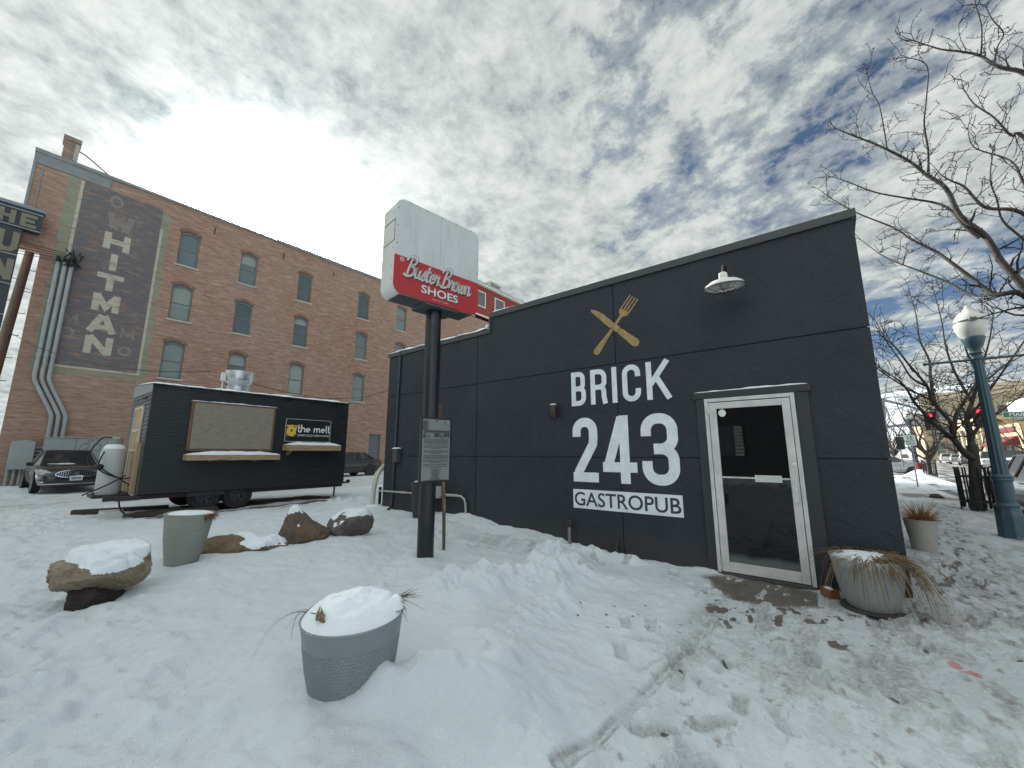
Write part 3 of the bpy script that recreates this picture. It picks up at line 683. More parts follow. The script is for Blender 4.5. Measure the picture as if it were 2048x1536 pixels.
q = MB(Os); q.lathe([(.058, .0), (.062, .01), (.062, .205), (.058, .212), (.001, .212)], (WX-.095, 3.70, 2.115), 24); q.lathe([(.05, .0), (.05, .03), (.001, .03)], (WX-.095, 3.70, 2.117), 24); q.build('housing', BRZ, sc, smooth=40)
q = MB(Os); q.lathe([(.060, 0), (.055, .012), (.03, .022), (.001, .025)], (WX-.095, 3.70, 2.327), 20); q.build('snow', SNOWM, sc, smooth=True)
RUST = mat('rusty_iron', (.045, .034, .028), .7, var=.4, vscale=20, bump=.4)
sp = thing('standpipe', 'rusty capped standpipe standing in the snow against the dark wall', 'pipe', (WX-.09, 3.44, .15)); Oq = (WX-.09, 3.44, .15)
q = MB(Oq); q.tube([(WX-.09, 3.44, -.05), (WX-.09, 3.44, .36)], .026, 14); q.build('pipe', mat('galvanised', (.24, .24, .23), .5, metal=.4, var=.3, vscale=14), sp, smooth=40)
q = MB(Oq); q.tube([(WX-.09, 3.44, .35), (WX-.09, 3.44, .43), (WX-.09, 3.44, .45)], [.038, .038, .03], 8); q.tube([(WX-.15, 3.44, .40), (WX-.02, 3.44, .40)], .024, 10); q.build('cap', RUST, sp, smooth=40)
q = MB(); q.tube([(WX-.05, 2.66, -.05), (WX-.05, 2.66, .19)], .022, 12); q.tube([(WX-.05, 2.66, .16), (WX-.05, 2.66, .22)], .034, 8)
tag(q.build('pipe_stub', RUST, smooth=40), 'short dark pipe stub poking out of the snow below the painted 4', 'pipe')
# white hoop guard at the far corner of the wall
q = MB(); q.tube(catmull([(5.78, 8.95, .0), (5.80, 8.95, .5), (5.85, 8.95, .88), (5.98, 8.96, 1.12), (6.2, 8.98, 1.22), (6.5, 9.0, 1.2)], 6), .055, 14)
hoop = thing('pipe_guard', 'bent cream pipe bollard beside the far corner of the dark wall', 'bollard', (5.85, 8.95, .2))
q.o = Vector((5.85, 8.95, .2)); q.v = [p - q.o for p in q.v]; q.build('hoop', mat('cream_pipe', (.50, .48, .42), .5, var=.15), hoop, smooth=40)
q = MB((5.85, 8.95, .2)); q.lathe([(.20, 0), (.20, .05), (.16, .09), (.001, .10)], (5.83, 8.93, .19), 20); q.build('base', SNOWM, hoop, smooth=50)
# ------------------------------------------------------------------ the long brick warehouse behind
BY = 27.0
def brick_mat(name, c1, c2, mortar, worn=None, wornamt=.5, wlo=.48, whi=.62):
    m, t, b, oc = shader(name)
    x, y, z = t.sep(oc)
    vec = t.comb(t.math('ADD', x, y), z, 0.0)
    br = t.node('ShaderNodeTexBrick'); t.put(br.inputs['Vector'], vec)
    br.inputs['Scale'].default_value = 1.0; br.inputs['Brick Width'].default_value = .215; br.inputs['Row Height'].default_value = .075
    br.inputs['Mortar Size'].default_value = .006; br.inputs['Mortar Smooth'].default_value = .3; br.inputs['Bias'].default_value = -.1
    cr = t.noise(t.vmath('MULTIPLY', vec, (2.2, 9.0, 1)), 1.3, 6, .68)
    big = t.noise(vec, .16, 5, .6)
    t.put(br.inputs['Color1'], t.mix(t.ramp(cr, [(.32, 0), (.68, 1)]), c1, c2)); t.put(br.inputs['Color2'], t.mix(t.ramp(cr, [(.40, 0), (.74, 1)]), tuple(k*.72 for k in c1), tuple(min(k*1.25, .9) for k in c2)))
    br.inputs['Mortar'].default_value = (*mortar, 1)
    c = t.mix(t.ramp(big, [(.35, 0), (.65, 1)]), br.outputs['Color'], t.mix(.5, br.outputs['Color'], (.36, .29, .23)))
    pale = t.ramp(t.noise(t.vmath('MULTIPLY', vec, (1.0, 5.0, 1)), 1.1, 7, .72), [(.50, 0), (.64, 1)])
    c = t.mix(t.math('MULTIPLY', pale, .55), c, (.50, .385, .29))
    soot = t.ramp(t.noise(t.vmath('MULTIPLY', vec, (.8, 6.0, 1)), 1.7, 7, .72), [(.52, 0), (.66, 1)])
    c = t.mix(t.math('MULTIPLY', soot, .5), c, (.085, .06, .05))
    if worn:
        wn = t.ramp(t.noise(t.vmath('MULTIPLY', vec, (1.0, 3.0, 1)), 1.6, 8, .72), [(wlo, 1.0), (whi, 0.0)])
        hm = t.ramp(br.outputs['Fac'], [(.2, 1.0), (.8, .45)])
        c = t.mix(t.math('MULTIPLY', t.math('MULTIPLY', wn, hm), wornamt), c, worn)
    t.put(b.inputs['Base Color'], c); b.inputs['Roughness'].default_value = .85; b.inputs['Specular IOR Level'].default_value = .25
    t.put(b.inputs['Normal'], t.bump(t.math('ADD', t.math('MULTIPLY', br.outputs['Fac'], -1.0), t.math('MULTIPLY', cr, .8)), .7, .012))
    return m
BRICK = brick_mat('red_brick', (.285, .142, .105), (.44, .25, .18), (.27, .22, .18))
BRICK_NAVY = brick_mat('navy_sign_brick', (.20, .090, .058), (.30, .165, .115), (.24, .20, .17), (.10, .12, .145), .80, .50, .66)
BRICK_GREEN = brick_mat('green_border_brick', (.20, .090, .058), (.33, .165, .105), (.27, .22, .18), (.24, .31, .23), .80, .48, .64)
BRICK_CREAM = brick_mat('cream_lettering_brick', (.20, .10, .075), (.33, .20, .14), (.30, .26, .21), (.52, .50, .42), .88, .50, .68)
BRICK_FAINT = brick_mat('faint_lettering_brick', (.17, .10, .08), (.26, .17, .14), (.24, .20, .17), (.21, .22, .22), .7, .46, .62)
Ob = (8.0, BY, 0)
wh = thing('brick_warehouse', 'long red brick warehouse with a faded painted wall sign and a red boarded top storey', 'building', Ob)
WIN = []
# columns of arched windows: (x centre, sill, head) in each storey
for cxw, dz in ((4.97, 0.0), (7.92, -.06), (11.30, -.10), (15.72, -.14), (19.2, -.2)):
    for sill, head in ((5.42, 7.42), (8.62, 10.62), (11.75, 13.75)):
        WIN.append((cxw, sill+dz*1.0, head+dz))
WIN[5] = (WIN[5][0], WIN[5][1]-.0, WIN[5][2])
WALL_T = 15.12
wb = MB(Ob)
def wall_with_holes(mb, x0, x1, z0, z1, holes, fn):
    """rectangular openings cut out of a sheet, by cells between all the edges"""
    xs = sorted({x0, x1, *[h[0] for h in holes], *[h[1] for h in holes]}); zs = sorted({z0, z1, *[h[2] for h in holes], *[h[3] for h in holes]})
    for a, b_ in zip(xs, xs[1:]):
        run = None
        for c, e in zip(zs, zs[1:]):
            mx_, mz = (a+b_)/2, (c+e)/2
            if any(h[0] < mx_ < h[1] and h[2] < mz < h[3] for h in holes):
                if run: mb.poly([fn(a, run[0]), fn(b_, run[0]), fn(b_, run[1]), fn(a, run[1])]); run = None
            else: run = (run[0], e) if run else (c, e)
        if run: mb.poly([fn(a, run[0]), fn(b_, run[0]), fn(b_, run[1]), fn(a, run[1])])
HW = .46
holes = [(x-HW, x+HW, s_, h_) for x, s_, h_ in WIN]
low = (16.85, 17.85, .55, 2.95); holes.append(low)
wall_with_holes(wb, -.15, 40.0, -.4, WALL_T, holes, lambda x, z: (x, BY, z))
for x0, x1, z0, z1 in holes:                             # reveals
    for q in ([(x0,BY,z0),(x0,BY+.2,z0),(x0,BY+.2,z1),(x0,BY,z1)], [(x1,BY,z0),(x1,BY,z1),(x1,BY+.2,z1),(x1,BY+.2,z0)], [(x0,BY,z1),(x0,BY+.2,z1),(x1,BY+.2,z1),(x1,BY,z1)], [(x0,BY,z0),(x1,BY,z0),(x1,BY+.2,z0),(x0,BY+.2,z0)]): wb.poly(q)
wb.poly([(-.15,BY,-.4),(-.15,BY,WALL_T),(-.15,BY+16,WALL_T),(-.15,BY+16,-.4)]); wb.poly([(40,BY,-.4),(40,BY+16,-.4),(40,BY+16,WALL_T),(40,BY,WALL_T)]); wb.poly([(-.15,BY+16,-.4),(-.15,BY+16,WALL_T),(40,BY+16,WALL_T),(40,BY+16,-.4)])
wb.poly([(-.15,BY,WALL_T),(40,BY,WALL_T),(40,BY+16,WALL_T),(-.15,BY+16,WALL_T)])
wb.build('wall', BRICK, wh, fix=False)
# parapet coping in two heights, with its step
COP = mat('sheet_coping', (.21, .22, .215), .5, var=.12)
q = MB(Ob); q.box((.30, BY-.09, WALL_T+.002), (9.35, BY+.4, WALL_T+.14)); q.box((9.352, BY-.09, WALL_T+.002), (27.9, BY+.4, WALL_T+.20)); q.build('coping', COP, wh, bevel=.01)
# metal cornice of the street front, returning round the corner
CORN = mat('cornice_metal', (.20, .215, .22), .55, var=.2, vscale=2)
q = MB(Ob)
q.box((-.92, BY-.06, WALL_T-.05), (1.95, BY+.5, WALL_T+.16)); q.box((-.86, BY-.03, WALL_T-.55), (1.6, BY+.4, WALL_T-.052))
q.box((-.90, BY-.02, 10.6), (-.80, BY+.8, WALL_T-.06)); q.box((-.62, BY-.012, 11.2), (-.57, BY+.02, WALL_T-.7))
q.build('cornice', CORN, wh, bevel=.012)
q = MB(Ob); q.box((-.80, BY+.02, 10.6), (-.10, BY+.8, WALL_T-.552)); q.build('pier', BRICK, wh)
ch = MB(Ob); ch.box((-.15, BY-.02, WALL_T+.165), (.34, BY+.6, WALL_T+1.12)); ch.box((-.20, BY-.06, WALL_T+1.122), (.39, BY+.64, WALL_T+1.34)); chim = ch.build('chimney', brick_mat('sooty_brick', (.10, .07, .06), (.18, .12, .10), (.16, .14, .12)), wh)
q = MB(Ob); q.box((.21, BY-.045, WALL_T+.2), (.36, BY-.022, WALL_T+1.05)); q.build('vent_panel', mat('vent_panel', (.36, .33, .30), .6), chim)
q = MB(Ob); q.tube([(.36, BY+.3, WALL_T+.92), (.6, BY+.3, WALL_T+.86), (1.75, BY+.3, WALL_T+.12)], .035, 8); q.build('brace', COP, chim, smooth=40)
# iron tie plates
TIE = mat('tie_iron', (.05, .045, .04), .7)
for x in (6.0, 9.8, 13.2, 17.4, 22.0):
    q = MB(Ob); q.box((x-.03, BY-.03, 14.15), (x+.03, BY-.001, 14.55)); q.build('tie_plate', TIE, wh)
# windows
FRM = mat('olive_window_frame', (.15, .155, .145), .55, var=.15); SILL = mat('pale_stone_sill', (.40, .385, .35), .8, var=.15)
PANE = []
for i, col in enumerate([(.17, .215, .205), (.135, .17, .175), (.085, .11, .115), (.24, .29, .27)]):
    PANE.append(mat('blind_glass_%s' % 'abcd'[i], col, .18, var=.10, vscale=1.2, spec=.6))
ARCHB = brick_mat('arch_brick', (.17, .075, .05), (.26, .13, .085), (.25, .20, .17))
rw = random.Random(3)
def window(x, z0, z1, hw, arched=True, pane=None, sash=True):
    org = Vector((x, BY+.1, z0)); loc = org - Vector(Ob)
    f = MB(org); yb = BY + .13
    top = z1 - (.16 if arched else 0)
    f.box((x-hw+.001, yb-.05, z0+.001), (x-hw+.075, yb+.04, z1-.001)); f.box((x+hw-.075, yb-.05, z0+.001), (x+hw-.001, yb+.04, z1-.001))
    f.box((x-hw+.076, yb-.05, z0+.001), (x+hw-.076, yb+.04, z0+.07))
    if arched:
        P = [(x-hw+.076, z1-.002), (x-hw+.076, top-.12)] + [(x + (hw-.077)*s_, top-.12+.14*(1-s_*s_)) for s_ in [k/6-1 for k in range(13)]] + [(x+hw-.076, z1-.002)]
        f.prism(P, lambda u, v, w: (u, yb-w, v), -.04, .049)
    else: f.box((x-hw+.076, yb-.05, z1-.08), (x+hw-.076, yb+.04, z1-.002))
    if sash: mzz = z0 + (z1-z0)*.47; f.box((x-hw+.076, yb-.035, mzz-.03), (x+hw-.076, yb+.04, mzz+.03))
    fo = f.build('window', FRM, wh, loc=loc)
    g_ = MB(org); g_.box((x-hw+.07, yb+.0, z0+.06), (x+hw-.07, yb+.015, z1-.01)); g_.build('pane', PANE[pane if pane is not None else rw.choice([0, 0, 1, 1, 2])], fo)
    if rw.random() < .5 and z0 > 3: bl = MB(org); hb_ = z1 - (z1-z0)*rw.choice([.25, .35, .53, .6]); bl.box((x-hw+.08, yb-.004, hb_), (x+hw-.08, yb-.001, z1-.10)); bl.build('blind', mat('pale_blind_%s' % rw.choice('ab'), rw.choice([(.25, .29, .27), (.20, .235, .225)]), .7, var=.08), fo)
    s_ = MB(org); s_.box((x-hw-.09, BY-.06, z0-.10), (x+hw+.09, BY+.08, z0-.002)); s_.build('sill', SILL, fo, bevel=.01)
    if arched:                                            # rowlock arch standing a little proud
        a_ = MB(org); n = 12; P = []
        for k in range(n+1): s2 = k/n*2-1; P.append((x+(hw+.10)*s2, z1+.19-.20*s2*s2))
        for k in range(n, -1, -1): s2 = k/n*2-1; P.append((x+(hw+.0)*s2, z1+.012-.16*s2*s2))
        # spandrel between the arch and the square opening
        a_.prism(P, lambda u, v, w: (u, BY-w, v), -.03, .022); a_.build('arch', ARCHB, fo)
    return fo
for i, (x, s_, h_) in enumerate(WIN):
    window(x, s_, h_, HW, pane={2: 1, 8: 2, 3: 2, 12: 3, 11: 2, 6: 3, 9: 0}.get(i))
window((low[0]+low[1])/2, low[2], low[3], .5, False, 2)
# painted wall sign: border, dark field, letters
FB = lambda u, v, w: (u, BY-w, v)
q = MB(Ob); q.prism([(.22, 5.12), (4.02, 5.12), (4.02, 14.3), (.22, 14.6)], FB, -.02, .003); q.build('sign_border', BRICK_GREEN, wh)
q = MB(Ob); q.prism([(.74, 5.48), (3.66, 5.48), (3.66, 14.5), (.74, 14.55)], FB, -.02, .006); q.build('sign_field', BRICK_NAVY, wh)
q = MB(Ob)
for P in ([(.62, 5.38), (.73, 5.38), (.73, 14.5), (.62, 14.5)], [(3.67, 5.38), (3.77, 5.38), (3.77, 13.4), (3.67, 13.4)], [(.732, 5.38), (3.668, 5.38), (3.668, 5.47), (.732, 5.47)]): q.prism(P, FB, -.02, .007)
q.build('sign_edge', BRICK_CREAM, wh)
def block(mb, ch, cx_, cz, w, h, s, fn, w1):
    """heavy block capital centred on (cx_, cz)"""
    L, R, B, T = cx_-w/2, cx_+w/2, cz-h/2, cz+h/2; q = s/2; k = 0
    def st(*p):
        nonlocal k
        mb.ribbon(p, s, fn, -.02, w1 + .0008*k); k += 1
    if ch == 'W': st((L+q*.6, T), (L+w*.27, B+q*.2)); st((L+w*.27, B+q*.2), (cx_, T-h*.15)); st((cx_, T-h*.15), (R-w*.27, B+q*.2)); st((R-w*.27, B+q*.2), (R-q*.6, T))
    elif ch == 'H': st((L+q, B), (L+q, T)); st((R-q, B), (R-q, T)); st((L+s, cz), (R-s, cz))
    elif ch == 'I': st((cx_, B), (cx_, T))
    elif ch == 'T': st((L, T-q), (R, T-q)); st((cx_, B), (cx_, T-s))
    elif ch == 'M': st((L+q, B), (L+q, T)); st((R-q, B), (R-q, T)); st((L+q, T-q*.3), (cx_, B+h*.25), (R-q, T-q*.3))
    elif ch == 'A': st((L+q*.6, B), (cx_-q*.3, T)); st((R-q*.6, B), (cx_+q*.3, T)); st((L+w*.26, B+h*.3), (R-w*.26, B+h*.3))
    elif ch == 'N': st((L+q, B), (L+q, T)); st((R-q, B), (R-q, T)); st((L+q, T), (R-q, B))
    elif ch == 'O': mb.ribbon([(cx_+(w/2-q)*math.cos(a*PI/10), cz+(h/2-q)*math.sin(a*PI/10)) for a in range(20)], s, fn, -.02, w1, True)
    elif ch == 'E': st((L+q, B), (L+q, T)); st((L+s, T-q), (R, T-q)); st((L+s, cz), (R-w*.12, cz)); st((L+s, B+q), (R, B+q))
    elif ch == 'U': st((L+q, T), (L+q, B+h*.25), (L+q*2.2, B+q), (R-q*2.2, B+q), (R-q, B+h*.25), (R-q, T))
for k, c_ in enumerate('WHITMAN'):
    q = MB(Ob); block(q, c_, 2.17, 12.98 - k*1.062, .95 if c_ != 'I' else .3, .86, .25, FB, .009); q.build('lettering', BRICK_CREAM if k > 0 else BRICK_FAINT, wh)
for c_, x, z, h in (('O', 1.90, 14.02, .62), ('M', 1.12, 7.68, .5), ('O', 1.10, 7.02, .5), ('M', 3.1, 7.4, .5), ('O', 3.1, 6.5, .5)):
    q = MB(Ob); block(q, c_, x, z, .5, h, .10, FB, .009); q.build('faint_lettering', BRICK_FAINT, wh)
# red boarded storey on the roof with louvred vents and an air unit
REDB = mat('red_weatherboard', (.27, .050, .032), .6, var=.18, vscale=2)
q = MB(Ob)
pz0, pz1 = 15.62, 18.72
for k in range(10):
    z0 = pz0 + k*(pz1-pz0)/10; z1 = z0 + (pz1-pz0)/10
    q.poly([(23.0, BY-.06, z0), (40.0, BY-.06, z0), (40.0, BY-.012, z1), (23.0, BY-.012, z1)]); q.poly([(23.0, BY-.012, z1), (40, BY-.012, z1), (40, BY-.06, z1), (23, BY-.06, z1)])
q.box((23.0, BY-.011, pz0), (40, BY+9, pz1-.002)); q.build('red_storey', REDB, wh, fix=False)
WTR = mat('white_trim', (.66, .66, .63), .5, var=.06)
q = MB(Ob); q.box((22.9, BY-.11, pz0-.14), (40.0, BY+.02, pz0-.002)); q.box((22.6, BY-.45, pz1+.002), (40.3, BY+9.5, pz1+.16)); q.build('trim', WTR, wh, bevel=.01)
q = MB(Ob); q.box((22.6, BY-.5, pz1+.162), (40.3, BY-.38, pz1+.3)); q.build('gutter', mat('gutter_grey', (.36, .38, .38), .5), wh, bevel=.02)
LOUV = mat('louvre_grey', (.30, .31, .31), .5); DARKV = mat('vent_dark', (.03, .03, .03), .8)
for xv in (25.5, 28.6, 31.7):
    q = MB(Ob); z0, z1, hw = 16.55, 18.05, .72
    q.box((xv-hw-.09, BY-.12, z0-.09), (xv-hw, BY-.03, z1+.09)); q.box((xv+hw, BY-.12, z0-.09), (xv+hw+.09, BY-.03, z1+.09)); q.box((xv-hw+.001, BY-.12, z1), (xv+hw-.001, BY-.03, z1+.09)); q.box((xv-hw+.001, BY-.12, z0-.09), (xv+hw-.001, BY-.03, z0))
    vo = q.build('louvre_vent', WTR, wh)
    q = MB(Ob); q.box((xv-hw, BY-.068, z0), (xv+hw, BY-.062, z1)); q.build('backing', DARKV, vo)
    q = MB(Ob)
    for k in range(9):
        zz = z0 + .06 + k*(z1-z0-.08)/9; q.poly([(xv-hw, BY-.115, zz), (xv+hw, BY-.115, zz), (xv+hw, BY-.07, zz+.10), (xv-hw, BY-.07, zz+.10)])
    q.build('slats', LOUV, vo, fix=False)
au = thing('rooftop_air_unit', 'grey louvred air unit on the roof of the red boarded storey', 'air conditioner', (32.5, BY+2.2, pz1+.16)); Oa = (32.5, BY+2.2, pz1+.16)
q = MB(Oa)
for x, y in ((31.6, BY+1.3), (33.4, BY+1.3), (31.6, BY+3.1), (33.4, BY+3.1)): q.box((x-.1, y-.1, pz1+.165), (x+.1, y+.1, pz1+1.75))
q.box((31.48, BY+1.18, pz1+1.752), (33.52, BY+3.22, pz1+1.95)); q.build('casing', mat('air_unit_beige', (.40, .38, .33), .6), au)
q = MB(Oa)
for k in range(8):
    z = pz1 + .30 + k*.18; q.box((31.7, BY+1.24, z), (33.3, BY+1.30, z+.10)); q.box((31.54, BY+1.4, z), (31.60, BY+3.0, z+.10)); q.box((33.40, BY+1.4, z), (33.46, BY+3.0, z+.10))
q.build('louvres', LOUV, au); q = MB(Oa); q.box((31.75, BY+1.45, pz1+.17), (33.25, BY+2.95, pz1+1.74)); q.build('core', DARKV, au)
# three service conduits with the elbow run, and the weatherhead
CND = mat('conduit_grey', (.30, .325, .33), .5, var=.12, vscale=2, bump=.05)
for k in range(3):
    o_ = .21*k
    q = MB(Ob); q.tube(catmull([(.42+o_, BY-.12, 10.15+.05*k), (.42+o_, BY-.12, 7.5), (.42+o_, BY-.12, 5.2), (.42+o_, BY-.12, 4.9), (.50+o_, BY-.12, 4.55), (1.06+o_, BY-.12, 3.35), (1.14+o_, BY-.12, 3.0), (1.15+o_, BY-.12, 2.1)], 4), .072, 14)
    for z in (8.2, 5.75): q.tube([(.42+o_, BY-.12, z), (.42+o_, BY-.12, z+.12)], .086, 14)
    q.build('service_conduit', CND, wh, smooth=45)
q = MB(Ob); rr = random.Random(2)
for k in range(22):
    p = Vector((.85+rr.uniform(-.22, .28), BY-.2+rr.uniform(-.1, .1), 10.45+rr.uniform(-.3, .4))); q.tube(catmull([p, p+Vector((rr.uniform(-.10,.10), rr.uniform(-.15,.05), rr.uniform(-.12,.12))), p+Vector((rr.uniform(-.10,.10), rr.uniform(-.1,.1), rr.uniform(-.28,.0)))], 4), .03, 6)
for k in range(3): q.tube([(.42+.21*k, BY-.12, 10.16+.05*k), (.42+.21*k, BY-.12, 10.28+.05*k), (.38+.21*k, BY-.26, 10.38)], [.08, .085, .05], 10)
q.build('weatherhead', mat('cable_black', (.015, .016, .018), .6), wh, smooth=45)
# steel cabinets at the foot of the wall
CAB = mat('cabinet_grey', (.30, .325, .325), .5, var=.10, vscale=1.5, bump=.04, bscale=4)
cb = thing('utility_cabinet', 'wide two door grey electrical cabinet scrawled with black graffiti behind the parked car', 'electrical cabinet', (2.0, BY-.35, .2)); Oc = (2.0, BY-.35, .2)
q = MB(Oc); q.box((1.06, BY-.62, .35), (1.995, BY-.02, 2.18)); q.box((2.005, BY-.62, .35), (2.98, BY-.02, 2.18)); q.box((1.07, BY-.60, .15), (2.97, BY-.04, .348)); q.box((1.02, BY-.66, 2.182), (3.02, BY-.02, 2.225)); q.build('casing', CAB, cb, bevel=.012)
q = MB(Oc)
GF = lambda u, v, w: (u, BY-.62-w, v)
for L in ([(2.08, 1.45), (2.10, 1.62), (2.16, 1.85), (2.25, 1.95), (2.42, 1.98)], [(2.25, 1.88), (2.40, 1.92), (2.42, 1.80), (2.30, 1.72), (2.42, 1.68), (2.45, 1.55), (2.30, 1.48), (2.2, 1.50)], [(2.52, 1.88), (2.78, 1.90), (2.72, 1.55)], [(2.5, 1.66), (2.68, 1.66)], [(2.15, 1.46), (2.7, 1.44)], [(2.35, 2.05), (2.42, 2.10), (2.52, 2.09), (2.50, 2.03), (2.40, 2.02), (2.35, 2.05)]):
    q.ribbon([tuple(p[:2]) for p in catmull([(a, b_, 0) for a, b_ in L], 4)], .016, GF, -.002, .003)
q.build('graffiti', mat('spray_black', (.03, .03, .035), .6), cb)
c2 = thing('utility_cabinet', 'narrow grey electrical cabinet with a sloping top on four conduits, by the building corner', 'electrical cabinet', (.5, BY-.3, .2)); Oc = (.5, BY-.3, .2)
q = MB(Oc); q.prism([(.18, .86), (.84, .86), (.84, 1.98), (.62, 2.08), (.18, 2.02)], lambda u, v, w: (u, BY-.02-w, v), 0, .5); q.build('casing', CAB, c2, bevel=.015)
for k in range(4):
    q = MB(Oc); q.tube([(.24+.17*k, BY-.25, .1), (.24+.17*k, BY-.25, .862)], .055, 12); q.build('conduit', CND, c2, smooth=40)
for k in range(4):
    q = MB(Oc); q.tube([(.842, BY-.2, 1.30+.15*k), (1.06, BY-.2, 1.30+.15*k)], .055, 12); q.build('conduit', CND, c2, smooth=40)
q = MB(); q.tube([(-.12, BY-.5, .0), (-.12, BY-.5, 1.35)], .07, 12); tag(q.build('bollard', mat('pale_pipe', (.38, .38, .35), .6), smooth=40), 'thin pale pipe post at the left corner of the brick wall', 'post')
# small notice on the wall
nt = thing('notice_sign', 'small white notice with red print on the brick wall above the gas tank', 'sign', (3.25, BY-.03, 2.0)); On = (3.25, BY-.03, 2.0)
q = MB(On); q.box((3.08, BY-.03, 1.72), (3.46, BY-.008, 2.28)); q.build('panel', mat('notice_white', (.66, .64, .62), .5), nt)
q = MB(On)
for z, a in ((2.19, .15), (2.11, .13), (2.03, .14), (1.95, .1), (1.87, .14), (1.79, .12)): q.box((3.27-a, BY-.034, z), (3.27+a, BY-.0305, z+.035))
q.build('print', mat('notice_red', (.40, .09, .08), .5), nt)

# ------------------------------------------------------------------ projecting sign at the left edge, pole, wires
ns = thing('projecting_sign', 'tall black projecting sign with cream letters on the corner of the brick warehouse', 'sign', (-1.1, BY+.2, 5)); Op = (-1.1, BY+.2, 5)
SBK = mat('sign_black', (.024, .030, .036), .5, var=.2); SED = mat('sign_edge_metal', (.20, .23, .25), .45); SLT = mat('sign_cream', (.17, .155, .11), .6, var=.2)
q = MB(Op); q.box((-2.6, BY-.50, 11.12), (-.27, BY-.15, 12.06)); q.box((-2.2, BY-.48, 4.0), (-.745, BY-.17, 11.1)); q.build('cabinet', SBK, ns, bevel=.01)
for z in (11.12, 11.90): q = MB(Op); q.box((-2.6, BY-.54, z), (-.27, BY-.502, z+.05)); q.build('trim', SED, ns)
for z in (9.85, 8.55, 7.2, 5.9): q = MB(Op); q.box((-2.2, BY-.53, z), (-.745, BY-.482, z+.05)); q.build('trim', SED, ns)
q = MB(Op); q.box((-2.6, BY-.55, 12.065), (-.22, BY-.1, 12.20)); q.build('cap', SED, ns)
FS = lambda u, v, w: (u, BY-.50-w, v); FS2 = lambda u, v, w: (u, BY-.48-w, v)
for c_, x in (('T', -1.86), ('H', -1.24), ('E', -.64)):
    q = MB(Op); block(q, c_, x, 11.53, .46, .60, .15, FS, .03); q.build('lettering', SLT, ns)
for c_, z in (('U', 10.42), ('N', 9.2)):
    q = MB(Op); block(q, c_, -1.08, z, .60, .92, .19, FS2, .03); q.build('lettering', SLT, ns)
up = thing('utility_pole', 'weathered wooden utility pole with climbing steps beside the brick corner', 'utility pole', (-.60, 30, 0)); Ou = (-.60, 30, 0)
q = MB(Ou); q.tube([(-.90, 30, -.3), (-.63, 30, 7.5), (-.44, 30, 12.4)], [.21, .18, .15], 14); q.build('shaft', mat('weathered_timber', (.13, .105, .085), .85, var=.35, vscale=5, stretch=(4, 4, .4), bump=.5, bscale=9, alt=(.20, .12, .08), altscale=.8), up, smooth=40)
q = MB(Ou)
for k in range(14):
    z = 3.2 + k*.55; s_ = 1 if k % 2 else -1; c_ = -.89+.036*z; q.tube([(c_+s_*.14, 29.9, z), (c_+s_*.36, 29.86, z), (c_+s_*.36, 29.86, z+.05)], .018, 6)
q.build('steps', mat('step_iron', (.04, .04, .04), .6), up)
WIRE = mat('wire_black', (.012, .012, .013), .6)
def wire(a, b_, sag, r, label, group=None, n=26):
    a, b_ = Vector(a), Vector(b_); mb = MB()
    mb.tube([a.lerp(b_, k/n) - Vector((0, 0, sag*4*(k/n)*(1-k/n))) for k in range(n+1)], r, 5, False)
    return tag(mb.build('overhead_wire', WIRE, smooth=True), label, 'wire', group)
for k, z in enumerate((10.95, 10.85, 10.66, 10.46, 10.40)):
    wire((-9, BY-.8, z+.9-.22*k), (.62+.06*k, BY-.3, 10.62-.09*k), .5, .014, 'black cable of the bundle running left from the brick wall past the utility pole', 'cables strung to the weatherhead')

wire((-.62, 29.8, 7.2), (3.1, 12.6, 3.62), .55, .012, 'black service wire from the utility pole down to the roof fan of the food trailer', n=30)
wire((3.7, 12.9, 3.60), (17.0, 22.5, 6.75), 1.0, .012, 'black service wire sagging from the food trailer fan towards the dark building', n=30)
wire((-.60, 29.7, 9.4), (30.0, 25.4, 14.6), 2.9, .012, 'thin black wire sagging across the second storey windows of the brick warehouse', n=40)
# ------------------------------------------------------------------ food trailer
RUB = mat('tyre_rubber', (.016, .016, .017), .8, var=.3, vscale=12, bump=.2)
TX0, TX1, TY0, TY1, TZ0, TZ1 = 1.96, 6.70, 12.0, 14.15, .60, 3.06
tr = thing('food_trailer', 'black clad food trailer with a boarded serving hatch, snow on its shelves and roof', 'food trailer', (4.3, 13.0, .14)); Ot = (4.3, 13.0, .14)
m, t, b, oc = shader('black_siding')
n = t.noise(oc, 2.2, 5); n2 = t.noise(t.vmath('MULTIPLY', oc, (.5, 1, 7)), 3, 5, .65)
t.put(b.inputs['Base Color'], t.mix(t.ramp(n2, [(.55, 0), (.8, 1)]), t.mix(n, (.009, .0125, .016), (.014, .019, .023)), (.036, .043, .047)))
t.put(b.inputs['Roughness'], t.ramp(n, [(.3, .38), (.7, .55)])); t.put(b.inputs['Normal'], t.bump(t.noise(oc, 5, 3), .15, .02)); SIDING = m
SIDE2 = mat('grey_siding', (.045, .052, .058), .5, var=.18, vscale=3, bump=.1, bscale=8)
q = MB(Ot); P = []; nb = 34
for k in range(nb):
    z0 = TZ0 + .02 + k*(TZ1-TZ0-.02)/nb; z1 = z0 + (TZ1-TZ0-.02)/nb; P += [(TY0-.0075, z0), (TY0-.007, z0+.88*(z1-z0)), (TY0-.003, z1-.003)]
P += [(TY0+.02, TZ1), (TY0+.02, TZ0)]
q.prism(P, lambda u, v, w: (w, u, v), TX0, TX1)
q.box((TX0+.003, TY0+.021, TZ0+.01), (TX1, TY1, TZ1-.01)); q.build('body', SIDING, tr)
q = MB(Ot); P = [(TX0-.001, TZ0)]
